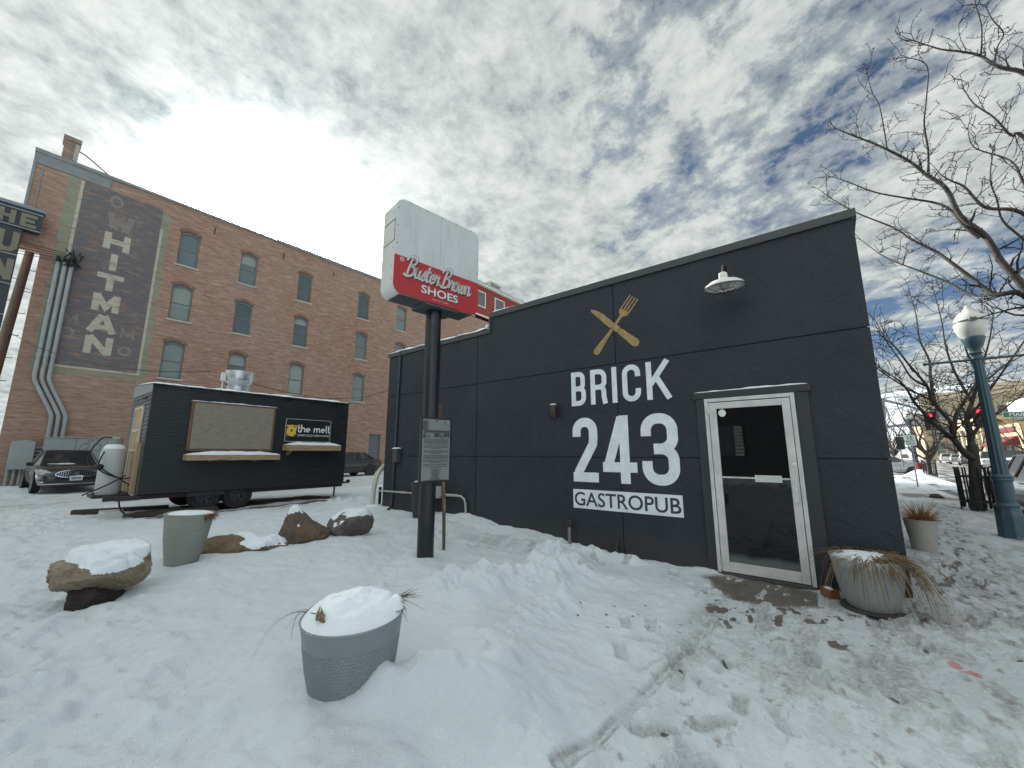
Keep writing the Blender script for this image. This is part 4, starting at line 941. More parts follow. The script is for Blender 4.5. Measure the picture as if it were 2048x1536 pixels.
for k in range(24):
    z0 = TZ0 + k*(TZ1-.14-TZ0)/24; z1 = z0 + (TZ1-.14-TZ0)/24; P += [(TX0-.016, z0), (TX0-.012, z0+.8*(z1-z0)), (TX0-.002, z1-.003)]
P += [(TX0+.002, TZ1-.14), (TX0+.002, TZ0)]
q.prism(P, lambda u, v, w: (u, w, v), TY0+.022, TY1); q.build('end_wall', SIDE2, tr)
q = MB(Ot); q.prism([(TY0-.005, TZ1-.16), (TY1+.02, TZ1-.14), (TY1+.02, TZ1+.20), (TY0-.005, TZ1+.03)], lambda u, v, w: (w, u, v), TX0-.024, TX0-.017); q.build('gable_panel', mat('zinc_panel', (.20, .225, .235), .45, metal=.2, var=.12), tr)
q = MB(Ot); q.prism([(TY0-.06, TZ1+.0), (TY1+.05, TZ1+.18), (TY1+.05, TZ1+.21), (TY0-.06, TZ1+.03)], lambda u, v, w: (w, u, v), TX0-.03, TX1+.05)
q.build('roof', SIDE2, tr)
q = MB(Ot); snow_strip(q, lambda u, w, z: (u, w, z + (w-TY0)*.082), TX0-.02, TX1+.03, TY0-.085, TY1, TZ1+.03, .075, 160, 9, .6); q.build('snow', SNOWM, tr, smooth=True)
q = MB(Ot)
for x in (2.4, 2.9, 3.5, 4.15, 4.9, 5.7, 6.3):
    q.box((x, TY0-.055, TZ1-.05), (x+.10, TY0-.018, TZ1-.003))
q.build('roof_clips', SIDING, tr)
PLY = mat('weathered_plywood', (.255, .225, .185), .8, var=.30, vscale=4, stretch=(1.3, 1, 5), alt=(.17, .145, .12), altscale=4, altlo=.50, althi=.70, bump=.3, bscale=9)
RAW = mat('raw_lumber', (.33, .235, .145), .75, var=.28, vscale=3, stretch=(1.5, 8, 8), bump=.25, bscale=6, alt=(.15, .095, .06), altscale=2, altlo=.56, althi=.70)
q = MB(Ot); q.box((2.74, TY0-.075, 1.62), (4.49, TY0-.05, 2.715)); q.box((2.74, TY0-.049, 1.62), (4.49, TY0-.02, 2.715)); ho = q.build('serving_hatch', PLY, tr)
q = MB(Ot); q.box((2.68, TY0-.062, 1.58), (2.738, TY0-.017, 2.755)); q.box((4.492, TY0-.062, 1.58), (4.55, TY0-.017, 2.755)); q.box((2.739, TY0-.062, 1.56), (4.491, TY0-.017, 1.618)); q.box((2.66, TY0-.08, 2.718), (4.57, TY0-.017, 2.758)); q.build('frame', mat('brown_board', (.15, .085, .05), .7, var=.3, vscale=5), ho, bevel=.003)
q = MB(Ot); snow_strip(q, lambda u, w, z: (u, w, z), 2.66, 4.57, TY0-.083, TY0-.017, 2.758, .025, 50, 11); q.build('snow', SNOWM, ho, smooth=True)
for x0, x1, z0, z1, sd in ((2.65, 4.63, 1.345, 1.475, 12), (4.82, 6.32, 1.585, 1.74, 13)):
    q = MB(Ot); q.box((x0, TY0-.42, z0), (x1, TY0-.385, z1)); q.box((x0, TY0-.384, z0+.005), (x0+.035, TY0-.017, z1)); q.box((x1-.035, TY0-.384, z0+.005), (x1, TY0-.017, z1)); q.box((x0+.036, TY0-.384, z1-.03), (x1-.036, TY0-.017, z1-.001))
    so = q.build('shelf', RAW, tr, bevel=.004)
    q = MB(Ot); snow_strip(q, lambda u, w, z: (u, w, z), x0+.01, x1-.01, TY0-.41, TY0-.02, z1, .115, 60, sd, .22, 12); q.build('snow', SNOWM, so, smooth=True)
    q = MB(Ot)
    for x in ((x0+.12,) if x0 > 4 else (x0+.5, x1-.5)): q.prism([(TY0-.3, z0+.004), (TY0-.018, z0+.004), (TY0-.018, z0-(.13 if x0 > 4 else .03))], lambda u, v, w, X=x: (X+w, u, v), 0, .05)
    q.build('brackets', RAW, so)
q = MB(Ot); q.box((4.86, TY0-.035, 1.85), (6.14, TY0-.018, 2.475)); sg = q.build('sign_panel', mat('sign_navy', (.014, .020, .026), .35), tr)
WHT = mat('print_white', (.74, .75, .74), .5, var=0); YEL = mat('cheese_yellow', (.72, .47, .07), .5, var=.06)
q = MB(Ot)
for a_, b_ in (((4.855, 1.84), (6.145, 1.852)), ((4.855, 2.473), (6.145, 2.485)), ((4.85, 1.853), (4.862, 2.472)), ((6.138, 1.853), (6.15, 2.472))): q.box((a_[0], TY0-.038, a_[1]), (b_[0], TY0-.018, b_[1]))
q.build('border', mat('border_grey', (.45, .46, .46), .5), sg)
FT = lambda u, v, w: (u, TY0-.0355-w, v)
q = MB(Ot); q.prism([(4.875, 2.30), (5.02, 2.31), (5.165, 2.295), (5.15, 2.20), (5.135, 2.12), (5.15, 2.06), (5.115, 2.0), (5.05, 1.985), (4.96, 2.0), (4.90, 1.99), (4.885, 2.10), (4.895, 2.2)], FT, 0, .003); em = q.build('cheese_emblem', YEL, sg)
q = MB(Ot)
for x, z, r in ((5.02, 2.15, .032), (5.09, 2.265, .024), (4.925, 2.03, .022), (5.11, 2.03, .02), (4.90, 2.24, .024), (4.97, 2.28, .012)): q.prism([(x+r*math.cos(a*PI/7), z+r*math.sin(a*PI/7)) for a in range(14)], FT, .0031, .0045)
q.build('holes', mat('sign_navy', (0, 0, 0)), em)
def mono(ch):
    A = lambda cx, cy, r, a0, a1: arc(cx, cy, r, r, a0, a1, 10)
    if ch == 't': return .46, [[(.16, 1.55), (.16, .45)] + A(.5, .42, .34, 180, 285), [(.0, 1.0), (.40, 1.0)]]
    if ch == 'h': return .86, [[(.08, 1.6), (.08, .08)], [(.08, .55)] + A(.43, .60, .35, 180, 0) + [(.78, .08)]]
    if ch == 'e': return .86, [[(.10, .52), (.78, .52)] + A(.44, .52, .36, 0, 300)]
    if ch == 'm': return 1.36, [[(.08, .95), (.08, .08)], [(.08, .62)] + A(.37, .64, .29, 180, 0) + [(.66, .08)], [(.66, .62)] + A(.95, .64, .29, 180, 0) + [(1.24, .08)]]
    if ch == 'l': return .30, [[(.10, 1.6), (.10, .35)] + A(.38, .36, .28, 180, 260)]
    return .45, []
def mono_line(mb, txt, x0, x1, z, fn, s):
    tot = sum(mono(c)[0] + .16 for c in txt) - .16; k = (x1-x0)/tot; x = x0; off = 0
    for c in txt:
        w, L = mono(c)
        for l in L: mb.ribbon([(x+a*k, z+b_*k) for a, b_ in l], s, fn, 0, .003 + off); off += .0003
        x += (w+.16)*k
q = MB(Ot); mono_line(q, 'the melt', 5.185, 6.125, 2.105, FT, .032); q.build('lettering', WHT, sg)
q = MB(Ot); put_text(q, 'GOURMET GRILLED CHEESE & CHOWDER', lambda u, v, w: (5.19+u*.925, TY0-.0385, 1.995+v*.058), offset=.004); q.build('lettering', WHT, sg)
# exhaust fan
GALV = mat('spun_aluminium', (.52, .54, .55), .32, metal=.7, var=.15, vscale=5, alt=(.35, .37, .38), altscale=3)
fc = (3.86, 12.85, TZ1+.08)
q = MB(Ot); q.lathe([(.27, 0), (.27, .20), (.24, .22), (.25, .26), (.33, .34), (.345, .42), (.345, .62), (.325, .625), (.32, .45), (.001, .40)], fc, 40); q.lathe([(.30, 0), (.30, .05), (.27, .055)], fc, 40); fo = q.build('exhaust_fan', GALV, tr, smooth=35)
q = MB(Ot); q.box((3.43, 12.75, TZ1+.40), (3.52, 12.87, TZ1+.62)); q.tube([(3.47, 12.81, TZ1+.40), (3.47, 12.81, TZ1+.12), (3.62, 12.83, TZ1+.12)], .018, 8); q.build('switch', mat('switch_white', (.62, .63, .62), .5), fo)
# chassis, skirt, wheels, coupling
STL = mat('chassis_black', (.022, .022, .023), .6, var=.3, vscale=8)
q = MB(Ot); q.box((1.45, TY0+.15, .50), (6.75, TY0+.25, .595)); q.box((1.45, TY1-.3, .50), (6.75, TY1-.2, .595)); q.box((1.33, TY0+.68, .535), (1.95, TY1-.7, .598)); q.box((1.62, TY0+.02, .50), (2.02, TY0+.13, .592))
for x in (2.5, 3.4, 4.4, 5.4, 6.4): q.box((x, TY0+.251, .51), (x+.06, TY1-.301, .59))
q.build('chassis', STL, tr, bevel=.004)
q = MB(Ot); P = [(TX0, .60), (2.72, .60)] + arc(2.98, .52, .27, .22, 180, 90, 6)[1:] + arc(3.55, .53, .72, .29, 80, 40, 6)[0:0] + [(3.35, .75), (3.5, .70)] + arc(3.88, .60, .36, .24, 160, 0, 10) + [(4.3, .62), (TX1, .60), (TX1, .66), (TX0, .66)]
for k in range(2):
    cx = 3.22 + .70*k
    q.tube(arc(cx, .46, .39, .39, 25, 155, 12) and [(x, TY0+.06, z) for x, z in arc(cx, .46, .385, .37, 20, 160, 12)], .022, 6)
    if k == 0: q.prism(arc(cx, .50, .385, .33, 0, 180, 14), lambda u, v, w: (u, TY0+.03+w, v), 0, .02)
q.build('fender', STL, tr)
for cx in (3.22, 3.92):
    for cy in (TY0+.20, TY1-.22):
        wo = thing('wheel', None, None, Vector((cx, cy, .46))-Vector(Ot)); wo.parent = tr
        q = MB(); q.lathe([(.19, -.10), (.30, -.105), (.325, -.08), (.332, 0), (.325, .08), (.30, .105), (.19, .10)], (0, 0, 0), 32, (0, -1, 0)); q.build('tyre', RUB, wo, smooth=40)
        q = MB(); q.lathe([(.001, .045), (.05, .06), (.06, .03), (.12, .02), (.135, .055), (.17, .05), (.19, .095), (.20, .10)], (0, 0, 0), 24, (0, -1, 0))
        for k in range(6): a_ = k*PI/3; q.obox((.105*math.cos(a_), -.05, .105*math.sin(a_)), (math.cos(a_), 0, math.sin(a_)), (0, 1, 0), (-math.sin(a_), 0, math.cos(a_)), .06, .012, .022)
        q.build('rim', mat('rim_black', (.055, .056, .06), .45, metal=.3), wo, smooth=40)
q = MB(Ot); q.prism([(6.70, .50), (7.0, .52), (7.42, .535), (7.44, .57), (7.0, .60), (6.70, .62)], lambda u, v, w: (u, TY0+.9+w, v), 0, .12); q.tube([(6.7, TY0+.3, .55), (7.15, TY0+.94, .55)], .05, 8); q.tube([(6.7, TY1-.3, .55), (7.15, TY0+.98, .55)], .05, 8); q.lathe([(.06, 0), (.07, .03), (.05, .07), (.001, .08)], (7.4, TY0+.96, .57), 12); q.build('tow_bar', STL, tr, smooth=40)
q = MB(Ot); q.tube([(6.86, TY0+.82, .13), (6.86, TY0+.82, .48)], .028, 10); q.tube([(6.86, TY0+.82, .46), (6.86, TY0+.82, .98)], .04, 10); q.tube([(6.86, TY0+.82, .95), (6.95, TY0+.82, .97), (6.95, TY0+.74, .97)], .014, 8); q.lathe([(.09, 0), (.09, .015), (.03, .03)], (6.86, TY0+.82, .12), 12); q.build('jack', mat('jack_steel', (.10, .095, .085), .6), tr, smooth=40)
q = MB(Ot); q.lathe([(.12, -.02), (.16, -.03), (.19, 0), (.16, .03), (.12, .02)], (6.80, TY0+.55, .86), 20, (1, 0, .2)); q.build('spare_hose', RUB, tr, smooth=True)
# end door with pale timber frame
CRM = mat('cream_timber', (.50, .44, .33), .7, var=.2, vscale=4)
q = MB(Ot); y0, y1 = 12.62, 13.42
q.box((TX0-.05, y0-.07, .62), (TX0-.017, y0, 2.62)); q.box((TX0-.05, y1, .62), (TX0-.017, y1+.07, 2.62)); q.box((TX0-.05, y0+.001, 2.55), (TX0-.017, y1-.001, 2.62))
for z in (1.55, 2.02): q.box((TX0-.045, y0+.001, z), (TX0-.017, y1-.001, z+.06))
do = q.build('end_door', CRM, tr, bevel=.003)
q = MB(Ot); q.box((TX0-.030, y0+.001, .62), (TX0-.018, y1-.001, 2.549)); q.build('board', mat('tan_board', (.36, .26, .16), .75, var=.25, vscale=3), do)
q = MB(Ot); q.box((TX0-.10, 12.25, .62), (TX0-.017, 12.34, 1.75)); q.build('edge_board', mat('tan_board', (0, 0, 0)), tr, bevel=.003)
q = MB(Ot)
for y in (12.5, 12.62, 12.74): q.tube([(TX0-.02, y, 2.80), (TX0-.045, y, 2.80)], .028, 10)
q.build('marker_lights', mat('marker_red', (.09, .02, .02), .3), tr)

tk = thing('gas_tank', 'tall pale grey propane cylinder on the drawbar of the food trailer', 'gas cylinder', (1.60, 12.95, .62)); Og = (1.60, 12.95, .62)
q = MB(Og); q.lathe([(.001, .0), (.19, .0), (.20, .03), (.22, .06), (.222, .85), (.215, .96), (.17, 1.06), (.10, 1.11), (.001, 1.12)], (1.60, 12.95, .60), 32); q.build('cylinder', mat('tank_paint', (.46, .48, .47), .5, var=.12, vscale=3, alt=(.30, .30, .28), altscale=4, altlo=.6, althi=.75, stretch=(1, 1, .3)), tk, smooth=35)
q = MB(Og); q.lathe([(.125, 1.05), (.125, 1.25), (.115, 1.25), (.115, 1.06)], (1.60, 12.95, .60), 24); q.build('collar', mat('tank_collar', (.22, .23, .23), .55, var=.2), tk, smooth=35)
q = MB(Og); q.lathe([(.20, 1.0), (.16, 1.075), (.128, 1.10)], (1.60, 12.95, .612), 24); q.build('snow', SNOWM, tk, smooth=True)
q = MB(Og)
for L in ([(1.55, 12.88, 1.84), (1.38, 12.84, 1.86), (1.22, 12.8, 1.6), (1.20, 12.78, 1.3), (1.40, 12.62, 1.15)], [(1.42, 12.74, 1.55), (1.36, 12.72, 1.28), (1.48, 12.68, 1.12), (1.70, 12.64, .96), (1.92, 12.55, .78)], [(1.30, 12.68, 1.22), (1.5, 12.66, 1.06), (1.78, 12.6, .95), (1.95, 12.5, 1.0)], [(1.18, 12.7, .62), (1.5, 12.64, .8), (1.8, 12.55, 1.02)]): q.tube(catmull(L, 6), .014, 8)
q.lathe([(.05, 0), (.06, .02), (.06, .06), (.001, .08)], (1.38, 12.70, 1.22), 12, (0, -1, 0)); q.build('hoses', RUB, tk, smooth=True)
q = MB(); q.tube(catmull([(1.75, 12.4, .55), (1.72, 12.2, .42), (1.78, 12.05, .26), (1.95, 11.95, .16), (2.3, 11.9, .14), (2.9, 11.8, .135)], 7), .016, 8)
tag(q.build('cable', RUB, smooth=True), 'black cable hanging from the trailer drawbar to the snow', 'cable')
TIM = mat('old_timber', (.055, .045, .036), .85, var=.4, vscale=5, stretch=(1, 6, 6), bump=.4, bscale=7)
for P, L, rz, lab in (((2.05, 14.0), 1.75, -.30, 'dark timber lying on the snow behind the white block'), ((2.75, 12.15), 1.5, -.06, 'dark timber running under the near end of the trailer by the white block'), ((4.75, 12.75), 3.6, -.16, 'long dark timber under the trailer wheels')):
    z = hz(*P); q = MB(); q.box((-L/2, -.10, -.08), (L/2, .10, .085)); o = q.build('timber_plank', TIM, bevel=.008, loc=(P[0], P[1], z)); o.rotation_euler = (0, 0, rz); tag(o, lab, 'timber', 'timbers under the trailer')
q = MB(); q.box((-.19, -.22, -.1), (.19, .22, .17)); o = q.build('step_block', mat('white_block', (.56, .56, .53), .7, var=.15, vscale=5, bump=.2), bevel=.012, loc=(1.66, 12.55, hz(1.66, 12.55))); o.rotation_euler = (0, 0, -.12)
tag(o, 'white painted block on the snow in front of the gas tank', 'block')

# ------------------------------------------------------------------ cars
GLASS = mat('car_glass', (.012, .015, .017), .06, var=.0, spec=.8)
CHR = mat('car_chrome', (.62, .63, .64), .18, metal=.9, var=.05); BLKP = mat('car_black_plastic', (.014, .014, .015), .5, var=.1)
LENS = mat('headlight_lens', (.42, .44, .45), .12, var=.3, vscale=14, spec=.8); TAIL = mat('tail_light_red', (.28, .012, .012), .2, var=.1, spec=.7)
ALW = mat('alloy_wheel', (.46, .47, .48), .3, metal=.7, var=.1); DRK = mat('dark_alloy', (.03, .03, .032), .35, metal=.5, var=.1)
def car_body(L, Wd, H, style):
    """stations along the length: x/L, underside, shoulder height, half-width factor"""
    if style == 'sedan': st = [(.500,.34,.58,.62),(.492,.26,.68,.78),(.47,.22,.76,.90),(.43,.20,.84,.965),(.36,.2,.90,.99),(.22,.2,.96,1),(.05,.2,.97,1),(-.15,.2,.98,1),(-.30,.2,1.01,1),(-.40,.22,1.04,.97),(-.465,.26,1.03,.90),(-.492,.36,.95,.82),(-.50,.42,.82,.76)]
    elif style == 'pickup': st = [(.500,.40,.80,.80),(.49,.36,1.0,.90),(.46,.34,1.06,.96),(.38,.34,1.10,1),(.2,.34,1.12,1),(.0,.34,1.12,1),(-.2,.34,1.12,1),(-.4,.38,1.12,1),(-.48,.42,1.12,.97),(-.5,.5,1.08,.94)]
    else: st = [(.500,.36,.66,.66),(.49,.28,.80,.82),(.465,.24,.90,.92),(.42,.24,.98,.98),(.3,.24,1.04,1),(.1,.24,1.06,1),(-.15,.24,1.08,1),(-.35,.24,1.09,1),(-.45,.28,1.09,.96),(-.49,.36,1.06,.90),(-.50,.46,.98,.86)]
    v = []; f = []; k = 0; hw = Wd/2
    for x, zl, zt, s in st:
        w = hw*s; zm = zl + (zt-zl)*.45
        sec = [(0, zl), (.80*w, zl), (.94*w, zl+.05), (w, zm), (.985*w, zm+(zt-zm)*.55), (.93*w, zt-.03), (.80*w, zt+.005), (.40*w, zt+.028), (0, zt+.034)]
        ring = [(x*L, y, z) for y, z in sec] + [(x*L, -y, z) for y, z in sec[-2:0:-1]]
        v += ring; n = len(ring)
    m_ = len(st)
    for i in range(m_-1):
        for j in range(n): f.append((i*n+j, i*n+(j+1) % n, (i+1)*n+(j+1) % n, (i+1)*n+j))
    f.append(tuple(range(n))[::-1]); f.append(tuple(range((m_-1)*n, m_*n)))
    return v, f
def car(label, loc, rz, L, Wd, H, style, paint, group=None, wheels=None, r=.33, front=None, name='parked_car', cat='car', detail=True, plate=True):
    t_ = thing(name, label, cat, loc, rz, group)
    q = MB(); v, f = car_body(L, Wd, H, style); q.add(v, f); o = q.build('body', paint, t_, smooth=38)
    sb = o.modifiers.new('round', 'SUBSURF'); sb.levels = 1; sb.render_levels = 1
    hw = Wd/2; zb = {'sedan': .97, 'pickup': 1.10, 'suv': 1.06, 'hatch': 1.04}[style]
    if style == 'sedan': lo = [(.20*L, .80), (.06*L, .90), (-.20*L, .90), (-.39*L, .76)]; up_ = [(.035*L, .62), (-.02*L, .64), (-.16*L, .64), (-.235*L, .60)]
    elif style == 'pickup': lo = [(.17*L, .82), (.06*L, .92), (-.05*L, .92), (-.12*L, .88)]; up_ = [(.07*L, .68), (.02*L, .70), (-.06*L, .70), (-.095*L, .68)]
    else: lo = [(.24*L, .80), (.10*L, .92), (-.22*L, .92), (-.47*L, .80)]; up_ = [(.10*L, .66), (.04*L, .70), (-.25*L, .70), (-.40*L, .64)]
    zt = H - .05
    q = MB(); LO = [(x, s*hw, zb-.04) for x, s in lo]; UP = [(x, s*hw, zt) for x, s in up_]
    A = LO + [(x, -y, z) for x, y, z in LO[::-1]]; B_ = UP + [(x, -y, z) for x, y, z in UP[::-1]]
    ia = [q.pt(p) for p in A]; ib = [q.pt(p) for p in B_]; n = len(A)
    for k in range(n): q.face((ia[k], ia[(k+1) % n], ib[(k+1) % n], ib[k]))
    q.build('windows', GLASS, t_)
    q = MB(); a = [q.pt((x, y*1.02, zt-.02)) for x, y, z in B_]; b_ = [q.pt((x*.98, y*.97, zt+.025)) for x, y, z in B_]; c_ = [q.pt((x*.86-.01*L, y*.72, H)) for x, y, z in B_]
    for k in range(n): q.face((a[k], a[(k+1) % n], b_[(k+1) % n], b_[k])); q.face((b_[k], b_[(k+1) % n], c_[(k+1) % n], c_[k]))
    q.face(c_)
    for s_ in (1, -1):                                     # pillars
        for i, rr_ in ((0, .035), (3, .06)):
            q.tube([(LO[i][0], s_*LO[i][1], LO[i][2]), (UP[i][0], s_*UP[i][1], zt)], [rr_*1.2, rr_], 6)
        xm = (lo[1][0]+lo[2][0])/2; xu = (up_[1][0]+up_[2][0])/2; q.tube([(xm, s_*hw*lo[1][1], zb-.03), (xu, s_*hw*up_[1][1], zt)], .035, 6)
    q.build('roof', paint, t_, smooth=45)
    wx = .30*L if style != 'pickup' else .31*L
    for x in (wx, -wx*.98):
        for s_ in (1, -1):
            wo = thing('wheel', None, None, (x, s_*(hw-.10), r)); wo.parent = t_
            q = MB(); q.lathe([(.62*r, -.10), (.93*r, -.105), (r, -.07), (r, .07), (.93*r, .105), (.62*r, .10)], (0, 0, 0), 28, (0, s_, 0)); q.build('tyre', RUB, wo, smooth=40)
            q = MB(); q.lathe([(.001, .085), (.12*r, .085), (.14*r, .06), (.58*r, .04), (.64*r, .105), (.66*r, .10)], (0, 0, 0), 28, (0, s_, 0))
            for k in range(10): a_ = k*PI/5; q.obox((.36*r*math.cos(a_), s_*.075, .36*r*math.sin(a_)), (math.cos(a_), 0, math.sin(a_)), (0, 1, 0), (-math.sin(a_), 0, math.cos(a_)), .26*r, .016, .035*r*1.4)
            q.build('rim', wheels or ALW, wo, smooth=40)
    for x in (wx, -wx*.98):
        for s_ in (1, -1): q = MB(); q.lathe([(.001, .0), (r*1.17, .0), (r*1.17, .006), (.001, .008)], (x, s_*(hw-.004), r+.02), 28, (0, s_, 0)); q.build('wheel_arch', BLKP, t_)
    if detail:
        for s_ in (1, -1):
            q = MB(); q.obox((lo[0][0]-.16*L*.5+.25, s_*(hw+.06), zb+.02), (1, 0, 0), (0, 1, 0), (0, 0, 1), .07, .10, .07); q.build('mirror', paint, t_, bevel=.03)
            q = MB(); zt_ = .80 if style == 'sedan' else .88; q.obox((-L/2+.10, s_*hw*.74, zt_), (1, s_*.55*-1, 0), (s_*.55, 1, 0), (0, 0, 1), .06, .17, .075); q.build('tail_light', TAIL, t_, bevel=.02)
            if front is None:
                q = MB(); q.obox((L/2-.18, s_*hw*.70, .70), (1, -s_*.6, 0), (s_*.6, 1, 0), (0, 0, 1), .05, .18, .07); q.build('headlight', LENS, t_, bevel=.02)
            for x in ((.02*L), (-.17*L)):
                q = MB(); q.obox((x, s_*(hw-.008), zb-.17), (1, 0, 0), (0, 1, 0), (0, 0, 1), .09, .022, .014); q.build('door_handle', paint, t_, bevel=.006)
        if plate:
            q = MB(); q.obox((-L/2-.004, 0, .78), (1, 0, 0), (0, 1, 0), (0, 0, 1), .012, .16, .08); q.build('number_plate', mat('plate_white', (.55, .56, .55), .5), t_)
    return t_
def paint(name, c, rough=.22, metal=.0): return mat(name, c, rough, metal=metal, var=.05, vscale=2, coat=.6, spec=.5)
P_BLK = paint('black_car_paint', (.010, .012, .013)); P_BRN = paint('bronze_black_paint', (.018, .013, .012)); P_TEAL = paint('teal_grey_paint', (.05, .075, .085)); P_SIL = paint('silver_paint', (.42, .43, .44), .28, .5); P_WHT = paint('white_car_paint', (.66, .66, .65)); P_RED = paint('maroon_paint', (.10, .012, .014)); P_TAN = paint('taupe_paint', (.17, .145, .12), .3, .4); P_GRY = paint('grey_paint', (.13, .135, .14), .28, .4)
bk = car('black saloon with a wide chrome grille, parked nose out before the grey cabinets', (1.62, 23.55, hz(1.6, 23)), -PI/2 + .05, 5.0, 1.86, 1.50, 'sedan', P_BLK, front=True)
# its face: oval waterfall grille, lamps, bumper strip, plate
X = 2.5
q = MB(); oval = [(.50*math.cos(a)*(1 - .10*math.sin(a)), .665 + .135*math.sin(a)) for a in [k*PI/18 for k in range(36)]]
FG = lambda u, v, w: (X + .015 + w - .16*u*u - .10*(v-.6), -u, v)
q.ribbon(oval, .024, FG, -.01, .035, True); q.build('grille', CHR, bk, smooth=40); gr = bk.children[-1] if False else None
q = MB(); q.prism(oval, FG, -.03, .004); q.build('grille_back', BLKP, bk)
q = MB()
for k in range(17):
    u = -.43 + k*.86/16; hh = .135*math.sqrt(max(0, 1-(u/.50)**2))
    q.ribbon([(u, .665-hh), (u*.97, .665+hh)], .012, FG, .0, .026)
q.build('grille_bars', CHR, bk)
q = MB(); q.prism([(.072*math.cos(a), .665+.072*math.sin(a)) for a in [k*PI/12 for k in range(24)]], FG, .027, .040); q.build('round_badge', CHR, bk)
for s_ in (1, -1):
    q = MB(); q.prism([(s_*.58, .70), (s_*.60, .60), (s_*.80, .63), (s_*.88, .70), (s_*.86, .83), (s_*.72, .80)], lambda u, v, w: (X - .02 + w - .24*u*u, -u, v), -.10, .03); q.build('headlight', LENS, bk, bevel=.015)
    q = MB(); q.prism([(s_*.52, .365), (s_*.84, .37), (s_*.86, .42), (s_*.56, .43)], lambda u, v, w: (X - .0 + w - .20*u*u, -u, v), -.06, .03); q.build('fog_light', LENS, bk, bevel=.008)
q = MB(); q.ribbon([(-.86+.086*k, .325) for k in range(21)], .022, lambda u, v, w: (X + .01 + w - .20*u*u, -u, v), -.05, .03); q.build('bumper_strip', CHR, bk)
q = MB(); q.prism([(-.155, .43), (.155, .43), (.155, .57), (-.155, .57)], lambda u, v, w: (X + .05 + w, -u, v), -.06, .004); po = q.build('number_plate', mat('plate_white', (0, 0, 0)), bk)
q = MB()
for k, c_ in enumerate((-.11, -.075, -.02, .015, .05, .085)): q.prism([(c_, .465), (c_+.022, .465), (c_+.022, .535), (c_, .535)], lambda u, v, w: (X + .0545 + w, -u, v), 0, .001)
q.build('marks', mat('plate_ink', (.06, .07, .10), .5), po)
q = MB(); snow_strip(q, lambda u, w, z: (w*1.0 + 1.02, u, z), -.6, .1, -.10, .12, .985, .03, 30, 21); snow_strip(q, lambda u, w, z: (w + 2.52, u, z), -.16, .2, -.02, .04, .57, .03, 20, 22); q.build('snow', SNOWM, bk, smooth=True)
car('dark bronze saloon seen side on between the food trailer and the dark building', (12.75, 23.2, hz(12, 23)), PI + .02, 4.7, 1.84, 1.44, 'sedan', P_BRN, wheels=DRK)
car('teal grey car whose tail shows past the trailer end', (8.75, 21.5, hz(10, 20)), PI - .05, 4.5, 1.84, 1.65, 'suv', P_TEAL)
# ------------------------------------------------------------------ pole sign
SA = math.radians(-8.0); UX = Vector((math.cos(SA), math.sin(SA), 0)); NX = Vector((math.sin(SA), -math.cos(SA), 0))   # along the face, out of the face
PC = Vector((3.56, 4.255, 0)); SW, SZ0, SZ1, SD = 1.37, 3.53, 4.86, .36
SL = Vector((2.80, 4.155, 0))                             # foot of the face's left edge
FSG = lambda u, v, w: tuple(SL + UX*u + NX*w + Vector((0, 0, v)))
ps = thing('pole_sign', 'red and white shoe shop sign with rounded corners on a tall black pole', 'sign', (PC.x, PC.y, hz(PC.x, PC.y))); Os = tuple(ps.location)
POLE = mat('black_pole_paint', (.010, .013, .017), .32, var=.25, vscale=4, alt=(.035, .038, .042), altscale=5, altlo=.6, althi=.8)
q = MB(Os); q.tube([(PC.x, PC.y, -.1), (PC.x, PC.y, 3.52)], .108, 32); q.build('pole', POLE, ps, smooth=40)
def rrect(w, z0, z1, r, n=8):
    P = []
    for cx, cz, a0 in ((w-r, z1-r, 0), (r, z1-r, 90), (r, z0+r, 180), (w-r, z0+r, 270)):
        P += [(cx + r*math.cos(math.radians(a0+90*k/n)), cz + r*math.sin(math.radians(a0+90*k/n))) for k in range(n+1)]
    return P
SHW = mat('sign_side_white', (.60, .60, .57), .45, var=.10, vscale=2, alt=(.44, .43, .40), altscale=2.4, altlo=.58, althi=.8)
q = MB(Os); q.prism(rrect(SW, SZ0, SZ1, .13), FSG, -SD, -.012); q.build('cabinet', SHW, ps, bevel=.004)
q = MB(Os); R = rrect(SW, SZ0, SZ1, .13); up_ = [p for p in R if p[1] > 4.045]
RZ = 4.045
FACEW = mat('face_white', (.56, .585, .59), .35, var=.07, vscale=2.5, stretch=(3, 3, .5), alt=(.44, .45, .44), altscale=3.0, altlo=.56, althi=.78); FACER = mat('face_red', (.42, .022, .028), .38, var=.08, vscale=1.5)
top = [(SW, RZ+.002)] + [p for p in R if p[1] > RZ+.002] + [(0, RZ+.002)]
q.prism(top, FSG, -.011, .004); q.build('upper_face', FACEW, ps, bevel=.002)
bot = [(0, RZ-.001)] + [p for p in R if p[1] < RZ-.001 and p[0] < SW/2] + [p for p in R if p[1] < RZ-.001 and p[0] >= SW/2] + [(SW, RZ-.001)]
q = MB(Os); q.prism(bot, FSG, -.011, .0045); q.build('lower_face', FACER, ps, bevel=.002)
SCR = mat('screw_dark', (.10, .08, .07), .5)
q = MB(Os)
for u, v in [(.02, z) for z in (3.70, 3.95, 4.2, 4.45, 4.7)] + [(SW-.02, z) for z in (3.70, 3.95, 4.2, 4.45, 4.7)] + [(u, SZ0+.018) for u in (.2, .45, .7, .95, 1.2)] + [(u, SZ1-.018) for u in (.2, .45, .7, .95, 1.2)]:
    q.prism([(u+.0075*math.cos(a), v+.0075*math.sin(a)) for a in [k*PI/4 for k in range(8)]], FSG, .003, .009)
q.build('screws', SCR, ps)
FSD = lambda u, v, w: FSG(-w, v, -u)                     # the left side, u = depth
q = MB(Os)
